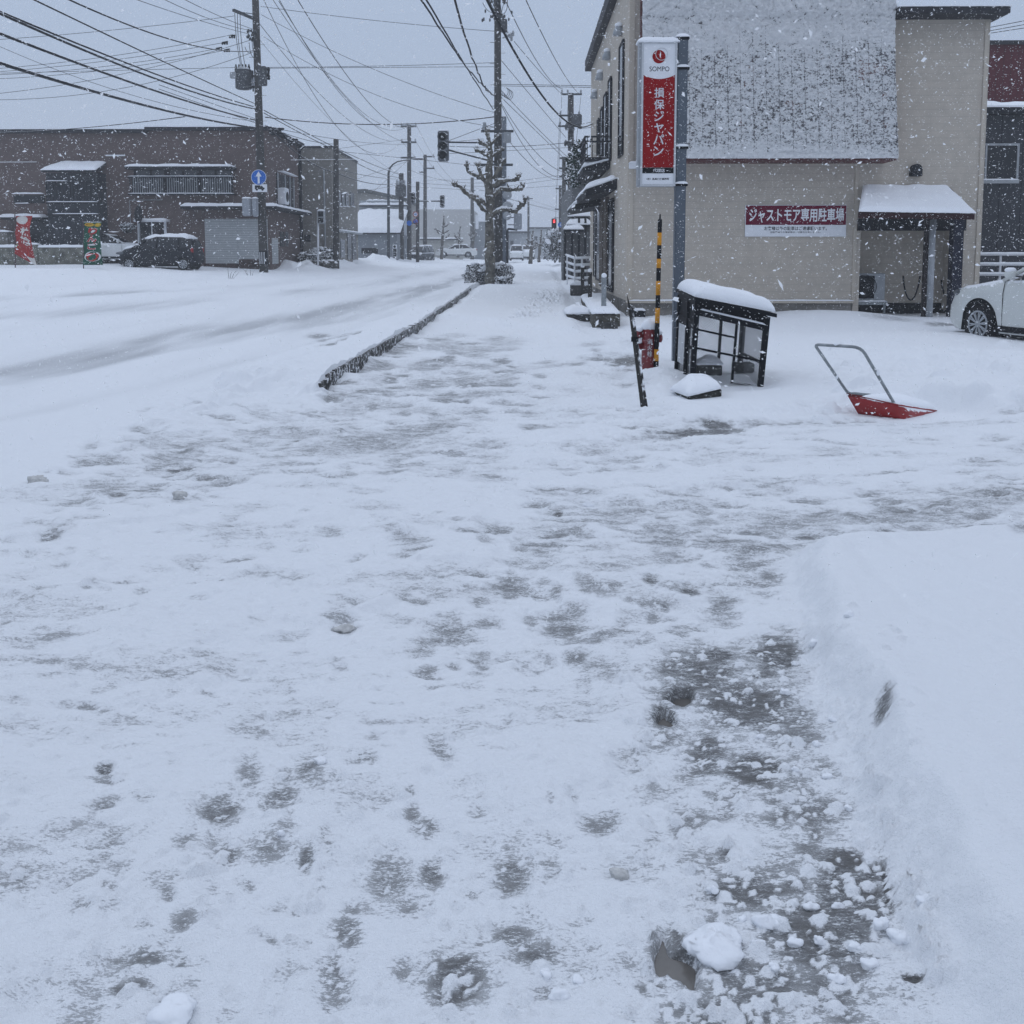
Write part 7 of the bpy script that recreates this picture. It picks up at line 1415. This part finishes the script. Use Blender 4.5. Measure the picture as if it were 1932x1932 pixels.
pollard('mottled pollarded plane tree with knuckled snowy limbs in the pavement', (926, 545), TY, [
    ('trunk', Z([(584, 1860), (578, 1600), (577, 1400), (572, 1250)]), (.19, .175), 0), ('trunk', Z([(572, 1270), (572, 1100), (584, 990), (576, 920)]), (.17, .075), .1),
    ('limb', Z([(575, 1330), (520, 1290), (470, 1268), (420, 1240), (392, 1203), (350, 1190)]), (.115, .055), -.5), ('limb', Z([(570, 1375), (530, 1345), (505, 1310), (498, 1290)]), (.09, .055), -.6),
    ('limb', Z([(572, 1200), (520, 1140), (470, 1122), (438, 1105), (428, 1062)]), (.115, .05), .4), ('limb', Z([(540, 1160), (515, 1110), (500, 1060)]), (.08, .05), -.3), ('limb', Z([(578, 1010), (540, 985), (495, 970)]), (.08, .05), -.3),
    ('limb', Z([(580, 970), (560, 935), (520, 920)]), (.08, .055), .3), ('limb', Z([(578, 930), (570, 890), (562, 840)]), (.075, .05), 0), ('limb', Z([(585, 935), (612, 895), (645, 868)]), (.06, .03), .2),
    ('limb', Z([(590, 1200), (640, 1172), (700, 1160), (750, 1158), (766, 1130)]), (.12, .05), -.5), ('limb', Z([(600, 1260), (650, 1215), (710, 1222), (780, 1218), (790, 1196)]), (.105, .05), .5), ('limb', Z([(590, 1010), (630, 975), (658, 962)]), (.07, .045), .2),
    ('limb', Z([(585, 1390), (640, 1352), (700, 1352), (748, 1365), (768, 1330), (802, 1312), (806, 1280)]), (.11, .05), -.4), ('limb', Z([(600, 1150), (655, 1060), (665, 1040)]), (.085, .06), .2)], .19, None, 5)
def fartree(label, u, vb, vt, Y, seed, wid=1.0):
    rr = random.Random(seed); H = vb - vt; limbs = [('trunk', [(u - 1, vb + 6), (u, vb - H * .3), (u + 1.5, vb - H * .55)], (.17, .13), 0), ('limb', [(u + 1.5, vb - H * .5), (u + 2, vb - H * .75), (u + 3.5, vt)], (.12, .05), 0)]
    for s in (-1, 1, -1, 1, 1):
        h0 = rr.uniform(.38, .72); L_ = rr.uniform(8, 15) * H / 76 * wid; limbs.append(('limb', [(u + 1, vb - H * h0), (u + s * L_ * .6, vb - H * (h0 + .06)), (u + s * L_, vb - H * (h0 + rr.uniform(.08, .16)))], (.09, .045), rr.uniform(-.6, .6)))
    return pollard(label, (u, vb), Y, limbs, .17, None, seed, bark_far)
fartree('bare pollarded tree with arms across the street before the pale wall', 834, 484, 408, 101, 11); fartree('smaller bare tree right of the first far pollard', 865, 480, 428, 110, 12, .8)
fartree('bare forked tree on the right pavement near the van', 1002, 494, 437, 84, 13, 1.2); fartree('slender hazy tree behind the forked tree by the van', 1018, 489, 434, 98, 14, .9); fartree('faint small tree before the tall pale signboard', 892, 478, 432, 112, 15, .8)
# shrubs
def shrub(label, name, lobes, n, size, seed, mt):
    rr = random.Random(seed); c0 = lobes[0][0]; o = thing(name, label, 'shrub', (c0.x, c0.y, c0.z)); m = part('foliage', mt, o)
    tot = sum(l[1] for l in lobes)
    for c, rx, rz in lobes:
        def f():
            while True:
                d = Vector((rr.gauss(0, 1), rr.gauss(0, 1), rr.gauss(0, 1))).normalized()
                if d.z > -.75: break
            bump = 1 + .16 * math.sin(d.x * 7 + seed) * math.cos(d.y * 6) + .1 * math.sin(d.z * 11)
            return c + Vector((d.x * rx, d.y * rx, d.z * rz)) * bump * (rr.random() ** .22)
        leafmass(m, int(n * rx / tot), f, size, rr)
    m.done(); m = part('branches', M['wood'], o)
    for c, rx, rz in lobes:
        for _ in range(14): d = Vector((rr.gauss(0, 1), rr.gauss(0, 1), rr.uniform(.0, 1.2))).normalized(); m.tube([c + Vector((0, 0, -rz * .8)), c + Vector((d.x * rx * .9, d.y * rx * .9, d.z * rz * .9))], [.02, .008], 5)
    m.done()
    m = part('snow_cap', M['snow'], o, True)
    for c, rx, rz in lobes:
        for _ in range(int(16 * len(lobes) ** 0)): a = rr.uniform(0, 6.28); q = rr.random() ** .5 * .9; m.blob(c + Vector((math.cos(a) * rx * q, math.sin(a) * rx * q, rz * (1 - q * q) ** .5 * .98)), rx * .17, rx * .17, rz * .09, 8, .3, _)
    m.done(); return o
sm_ = mat('azalea_leaf', (.03, .032, .03), .8, .3, 12, snow=.22)
shrub('rounded evergreen shrub powdered with snow around the street tree', 'evergreen_shrub', [(P(899, 523, 40.4), .56, .62), (P(946, 524, 40.4), .56, .66), (P(922, 520, 41.2), .6, .55), (P(950, 538, 39.3), .34, .36)], 7500, .038, 3, sm_)
shrub('low snowy garden shrub in front of the grey building', 'garden_shrub', [(P(592, 488, 51), .85, .45), (P(607, 483, 51.5), .7, .5)], 2200, .05, 4, mat('garden_leaf', (.035, .04, .032), .8, .3, 12, snow=.22))
shrub('snowy conifer bush in front of the far right pavement houses', 'conifer_bush', [(P(1047, 472, 72), 1.0, 1.2), (P(1044, 455, 72), .7, .9), (P(1051, 463, 72), .7, 1.0)], 2600, .07, 5, mat('conifer_leaf', (.05, .055, .05), .8, .3, 12, snow=.3))
shrub('small snow topped pine beside the white doorway of the brick building', 'garden_pine', [(P(241, 428, 45.2), .35, .18), (P(240, 434, 45.6), .22, .2)], 700, .05, 6, mat('pine_leaf', (.03, .035, .03), .8, .3, 12, snow=.3))
pl_ = thing('planter_stones', 'dark stones stacked below the garden shrub at the grey building', 'stone', P(605, 498, 50.6)); m = part('body', mat('planter_stone', (.08, .078, .07), .9, .5, 4, .5, 10, snow=.5), pl_, True); 
for i in range(9): m.blob(P(580 + i * 6.2, 499 - (i % 2) * 3, 50.4 + .1 * (i % 3)), .24, .22, .2, 9, .25, i)
m.done()
def weeds(u, v, seed):
    c = G(u, v); rr = random.Random(seed); mb = MB(); z = ground_z(c.x, c.y)
    for _ in range(4): a = rr.uniform(-1, 1); mb.tube([(c.x + a * .1, c.y, z - .05), (c.x + a * .25, c.y + rr.uniform(-.1, .1), z + rr.uniform(.1, .25)), (c.x + a * .4, c.y, z + rr.uniform(.2, .45))], [.010, .007, .004], 5)
    o = mb.build('dry_weed', M['wood'], None, loc=(c.x, c.y, z)); return o
tag(weeds(473, 522, 1), 'dry twig tuft poking from the snow left of the corner pole base', 'weed'); tag(weeds(433, 527, 2), 'sparse dry stalks in the snow far left of the corner pole', 'weed')
# ---- wires
def wire(A, B, mid=None, r=.012, label='', group=None, n=28, name='overhead_wire', mt=None, wob=0.0):
    (ua, va, ya), (ub, vb, yb) = A, B; a, b = P(ua, va, ya), P(ub, vb, yb); sag = 0
    if mid is not None:                              # sag so that it passes the height seen at this column
        um, vm = mid; best = None
        for i in range(1, 200):
            t = i / 200; p = a.lerp(b, t); d = CM.transposed() @ (p - Vector((0, 0, EYE))); u = CX + F * d.x / -d.z
            if best is None or abs(u - um) < best[0]: best = (abs(u - um), t, p)
        _, t, p = best; q = P(um, vm, p.y); sag = (q.z - p.z) / (4 * t * (1 - t))
    rr = random.Random(int(ua * 7 + vb)); pts = []
    t0 = -.45 if (ua < -20 or va < -20) else 0.0
    for i in range(n + 1):
        t = t0 + (1 - t0) * i / n; p = a + (b - a) * t; p.z += 4 * sag * t * (1 - t) + (rr.uniform(-wob, wob) if 0 < i < n else 0); pts.append(p)
    mb = MB(); mb.tube(pts, r, 6); c = pts[n // 2]
    o = mb.build(name, mt or (M['wire'] if r > .014 else M['wire_thin']), None, True, loc=(c.x, c.y, c.z)); return tag(o, label, 'cable', group)
L1 = 'thick black cable sweeping from the upper left down to the corner pole'; g1 = 'thick cables from the upper left to the corner pole'
for A, B, md, r in (((-260, -90, 15), (482, 202, 43), (240, 119), .024), ((-260, -95, 15), (483, 206, 43), (240, 128), .030), ((-260, -40, 15), (484, 227, 43), (240, 153), .032), ((-260, 35, 15), (485, 241, 43), (240, 190), .040), ((-120, -90, 16), (482, 196, 43), (240, 84), .019), ((-60, -95, 16), (484, 95, 43), (240, 47), .021)): wire(A, B, md, r, L1, g1, 46)
# spiral hanger lashing under one of them
sp0 = [P(-260 + 742 * t, 0, 15 + 28 * t) for t in (0, 1)]
L2 = 'thin line fanning across the sky left of the corner pole'; g2 = 'thin lines left of the corner pole'
for A, B, md in (((-40, 77, 40), (442, 30, 42), (200, 58)), ((-40, 132, 42), (440, 65, 42.5), (200, 107)), ((-40, 138, 42), (424, 80, 42.5), (200, 115)), ((-40, 142, 42), (413, 91, 42.5), (200, 125)), ((-40, 150, 42), (428, 94, 42.5), (200, 132)), ((-40, 180, 42), (484, 72, 42.5), (200, 146)), ((-40, 188, 42), (484, 96, 42.5), (170, 176)), ((-40, 139, 42), (460, 127, 42.5), None), ((-40, 70, 40), (480, 229, 43), (160, 151)), ((100, -60, 25), (470, 64, 43), (340, 27)), ((200, -60, 25), (476, 58, 43), (380, 30)), ((240, -60, 25), (480, 56, 43), (400, 24)), ((300, 160, 34), (482, 224, 43), None), ((300, 168, 34), (482, 232, 43), None)): wire(A, B, md, .0105, L2, g2)
wire((-60, 250, 44.5), (349, 220, 30), (180, 239), .016, 'snow dusted line crossing just above the brick building roof', None); wire((-60, 306, 45.0), (690, 300, 52), (300, 304), .016, 'white snow laden line across the front of the brick building', None, mt=M['snow'])
L3 = 'dark conductor running from the corner pole top to the tall far pole'; g3 = 'conductors from the corner pole to the far pole'
for A, B, md in (((495, -6, 42), (757, 267, 79), (560, 127)), ((510, -8, 42), (765, 268, 79), (644, 176)), ((524, -6, 42), (772, 237, 79), (644, 180)), ((562, 0, 30), (786, 237, 79), (670, 164)), ((489, 44, 43), (735, 266, 79), (610, 185)), ((526, 2, 42), (758, 238, 79), (600, 118))): wire(A, B, md, .015, L3, g3, 36)
L4 = 'thin span wire between the corner pole and the middle pole'; g4 = 'span wires between the two near poles'
for A, B, md in (((492, 12, 43), (935, 59, 42), (740, 42)), ((492, 127, 43), (935, 118, 42), (740, 124)), ((492, 129, 43), (935, 126, 42), (740, 127)), ((490, 26, 43), (935, 213, 42), (740, 145)), ((494, 67, 43), (935, 240, 42), (700, 175))): wire(A, B, md, .011, L4, g4)
wire((500, 221, 43), (935, 220, 42), (760, 234), .026, 'thick sagging span cable between the corner pole and the middle pole', None); wire((490, 75, 43), (760, 330, 76), (567, 168), .008, 'faintest thread slanting from the corner pole toward the far house', None)
L5 = 'service cable dropping from the corner pole past the grey building'; g5 = 'service cables from the corner pole'
for A, B, md, r in (((498, 208, 43), (634, 279, 51.5), (560, 241), .02), ((498, 213, 43), (634, 284, 51.5), (560, 247), .02), ((515, 249, 43), (634, 326, 51.5), (570, 296), .026), ((500, 236, 43), (634, 272, 51.5), (570, 262), .013), ((634, 279, 51.5), (757, 330, 76), (700, 309), .02), ((634, 284, 51.5), (757, 335, 76), (690, 316), .022), ((634, 326, 51.5), (757, 344, 76), (700, 346), .026), ((634, 318, 51.5), (757, 338, 76), (690, 331), .018), ((500, 238, 43), (772, 272, 79), (630, 262), .013), ((634, 281, 51.5), (772, 262, 79), None, .011)): wire(A, B, md, r, L5, g5)
# tangle and jumpers at the brick corner
tg = thing('cable_tangle', 'black knot of cable joints at the brick building corner', 'cable'  , P(520, 248, 44)); m = part('joints', M['wire'], tg, True); rr = random.Random(9)
for i in range(26): m.blob(P(rr.uniform(512, 532), rr.uniform(242, 254), 44), .12, .12, .08, 6, .4, i)
m.done(); m = part('joints', M['wire'], tg, True)
for i in range(14): m.blob(P(rr.uniform(545, 558), rr.uniform(262, 272), 45), .12, .12, .08, 6, .4, i)
m.done(); m = part('loop', M['wire'], tg, True); m.tube([P(532, 250, 44), P(540, 262, 44.4), P(548, 266, 44.8), P(556, 268, 45), P(560, 282, 45.5), P(566, 283, 46), P(574, 276, 46)], .05, 6); m.done()
L6 = 'heavy snow lumped cable coming down from above to the middle pole'; g6 = 'heavy cables from above to the middle pole'
for A, B, md, wob in (((740, -110, 14), (932, 208, 42), (848, 73), .02), ((740, -90, 14), (934, 180, 42), (850, 84), .03), ((840, -60, 14), (934, 178, 42), (880, 75), .05)): wire(A, B, md, .020, L6, g6, 40, wob=wob)
wire((880, -80, 14), (1122, 229, 37), (985, 121), .024, 'thick cable passing the middle pole and landing on the shop wall', None, 40)
L7 = 'conductor running from overhead right of the middle pole to the double stack pole'; g7 = 'conductors to the double stack pole'
for A, B, md in (((935, -40, 25), (1062, 168, 58), (985, 65)), ((965, -60, 22), (1094, 178, 58), (1030, 78)), ((970, 78, 42), (1060, 178, 58), (1015, 131)), ((945, 113, 42), (1068, 260, 58), None), ((945, 193, 42), (1072, 327, 58), (990, 262)), ((946, 198, 42), (1066, 334, 58), (985, 270)), ((962, 268, 42), (1064, 338, 76), (1010, 318)), ((945, 170, 42), (1075, 300, 58), (1000, 228)), ((944, 182, 42), (1074, 308, 58), None)): wire(A, B, md, .014, L7, g7)
L8 = 'level line from the middle pole to the shop wall'; g8 = 'level lines right of the middle pole'
for A, B, md in (((945, 159, 42), (1122, 162, 37), None), ((945, 162, 42), (1122, 165, 37), None), ((848, 276, 42), (1110, 265, 37.5), (980, 276)), ((848, 290, 50), (1100, 277, 60), None)): wire(A, B, md, .012, L8, g8)
wire((848, 265, 41.7), (935, 232, 42), None, .012, 'guy wire from the big traffic light up to the middle pole', None); wire((850, 268, 41.7), (912, 262, 42), None, .009, 'second thinner guy wire of the big traffic light', None)
L9 = 'faint far line criss crossing above the street end'; g9 = 'faint lines above the street end'
for A, B, md in (((758, 267, 79), (802, 318, 100), None), ((786, 237, 79), (818, 296, 100), (803, 270)), ((786, 269, 79), (818, 318, 100), (803, 296)), ((818, 296, 100), (891, 360, 118), (850, 335)), ((818, 318, 100), (891, 366, 118), (850, 348)), ((788, 345, 74), (940, 352, 70), (860, 350)), ((772, 352, 79), (950, 362, 66), None), ((700, 365, 79), (772, 300, 79), (740, 330)), ((640, 350, 70), (772, 303, 79), None), ((951, 345, 66), (1062, 330, 76), None), ((951, 352, 66), (1066, 336, 76), None), ((951, 357, 66), (1062, 350, 76), None), ((891, 352, 118), (1060, 398, 98), (980, 380)), ((635, 285, 52), (932, 316, 60), None), ((802, 340, 100), (940, 338, 66), None), ((772, 320, 79), (932, 344, 60), (850, 342)), ((636, 370, 60), (757, 348, 76), None), ((997, 376, 140), (1057, 396, 98), None), ((951, 373, 66), (1060, 402, 98), None)): wire(A, B, md, .012, L9, g9)
L10 = 'drop line down the side of the double stack pole'; g10 = 'drop lines of the double stack pole'
for A, B in (((1060, 182, 57.8), (1054, 330, 57.8)), ((1072, 182, 57.8), (1070, 232, 57.8)), ((1096, 182, 57.8), (1082, 320, 57.8)), ((1056, 222, 57.8), (1048, 420, 70))): wire(A, B, None, .012, L10, g10, 8)
L11 = 'line in the gap of sky above the wine red building'; g11 = 'lines above the wine red building'
for A, B in (((1840, 57, 36), (1990, 28, 30)), ((1840, 63, 36), (1990, 36, 30)), ((1840, 67, 36), (1990, 44, 30))): wire(A, B, None, .012, L11, g11, 8)
wire((1092, 236, 58), (1120, 229, 37), None, .012, 'short line from the double stack pole to the shop corner', None, 8)
wire((1092, 243, 58), (1119, 240, 37), None, .014, 'lower short line from the double stack pole to the shop corner', None, 8)
# ================================================================ falling snow and haze
fr = np.random.default_rng(21)
NF = 170000
pos = np.column_stack([fr.uniform(-9, 10, NF), fr.uniform(2.6, 15, NF), fr.uniform(.05, 6.2, NF)])
d0 = np.hypot(np.hypot(pos[:, 0], pos[:, 1]), pos[:, 2] - EYE); pos = pos[d0 > 2.8]; NF = len(pos)
gzv = base(pos[:, 0], pos[:, 1]) + .3; pos[:, 2] = np.maximum(pos[:, 2], gzv)
siz = .0025 * (1 + fr.pareto(2.9, NF)); siz = np.minimum(siz, .010)
dirs = fr.normal(size=(NF, 3)); dirs[:, 2] *= .7; dirs /= np.linalg.norm(dirs, axis=1, keepdims=True)
t1 = np.cross(dirs, fr.normal(size=(NF, 3))); t1 /= np.linalg.norm(t1, axis=1, keepdims=True)      # each flake a small bent flat clump
el = fr.uniform(1.0, 2.3, (NF, 1)); s1 = siz[:, None]
V = np.stack([pos - dirs * s1 * el, pos - t1 * s1 * fr.uniform(.4, 1, (NF, 1)), pos + dirs * s1 * el, pos + t1 * s1 * fr.uniform(.4, 1, (NF, 1))], 1)
V = (V + fr.normal(0, .18, V.shape) * s1[:, None]).reshape(-1, 3).astype(np.float32); FI = (np.array([(0, 1, 2), (0, 2, 3)])[None] + 4 * np.arange(NF)[:, None, None]).reshape(-1, 3)
me = bpy.data.meshes.new('falling_snow'); me.vertices.add(len(V)); me.vertices.foreach_set('co', V.ravel()); me.loops.add(FI.size); me.loops.foreach_set('vertex_index', FI.ravel().astype(np.int32)); me.polygons.add(len(FI)); me.polygons.foreach_set('loop_start', np.arange(0, FI.size, 3, dtype=np.int32)); me.polygons.foreach_set('loop_total', np.full(len(FI), 3, np.int32)); me.update(calc_edges=True)
fm = bpy.data.materials.new('snowflake'); fm.use_nodes = True; N, L = nodes(fm); N.clear(); o_ = N.new('ShaderNodeOutputMaterial'); a_ = N.new('ShaderNodeBsdfDiffuse'); b_ = N.new('ShaderNodeBsdfTranslucent'); mx = N.new('ShaderNodeMixShader')
a_.inputs[0].default_value = (.95, .96, .97, 1); b_.inputs[0].default_value = (.95, .96, .97, 1); mx.inputs[0].default_value = .5; L.new(a_.outputs[0], mx.inputs[1]); L.new(b_.outputs[0], mx.inputs[2]); L.new(mx.outputs[0], o_.inputs[0])
me.materials.append(fm); tag(link(bpy.data.objects.new('falling_snow', me)), kind='stuff')
hz = MB(); hz.box(-160, 160, -12, 262, -1.6, 30.0); hm = bpy.data.materials.new('haze'); hm.use_nodes = True; N, L = nodes(hm); N.clear(); o_ = N.new('ShaderNodeOutputMaterial'); pv = N.new('ShaderNodeVolumePrincipled')
pv.inputs['Color'].default_value = (.93, .95, .97, 1); pv.inputs['Density'].default_value = .0018; pv.inputs['Anisotropy'].default_value = .2; L.new(pv.outputs[0], o_.inputs['Volume'])
tag(hz.build('haze', hm), kind='stuff')
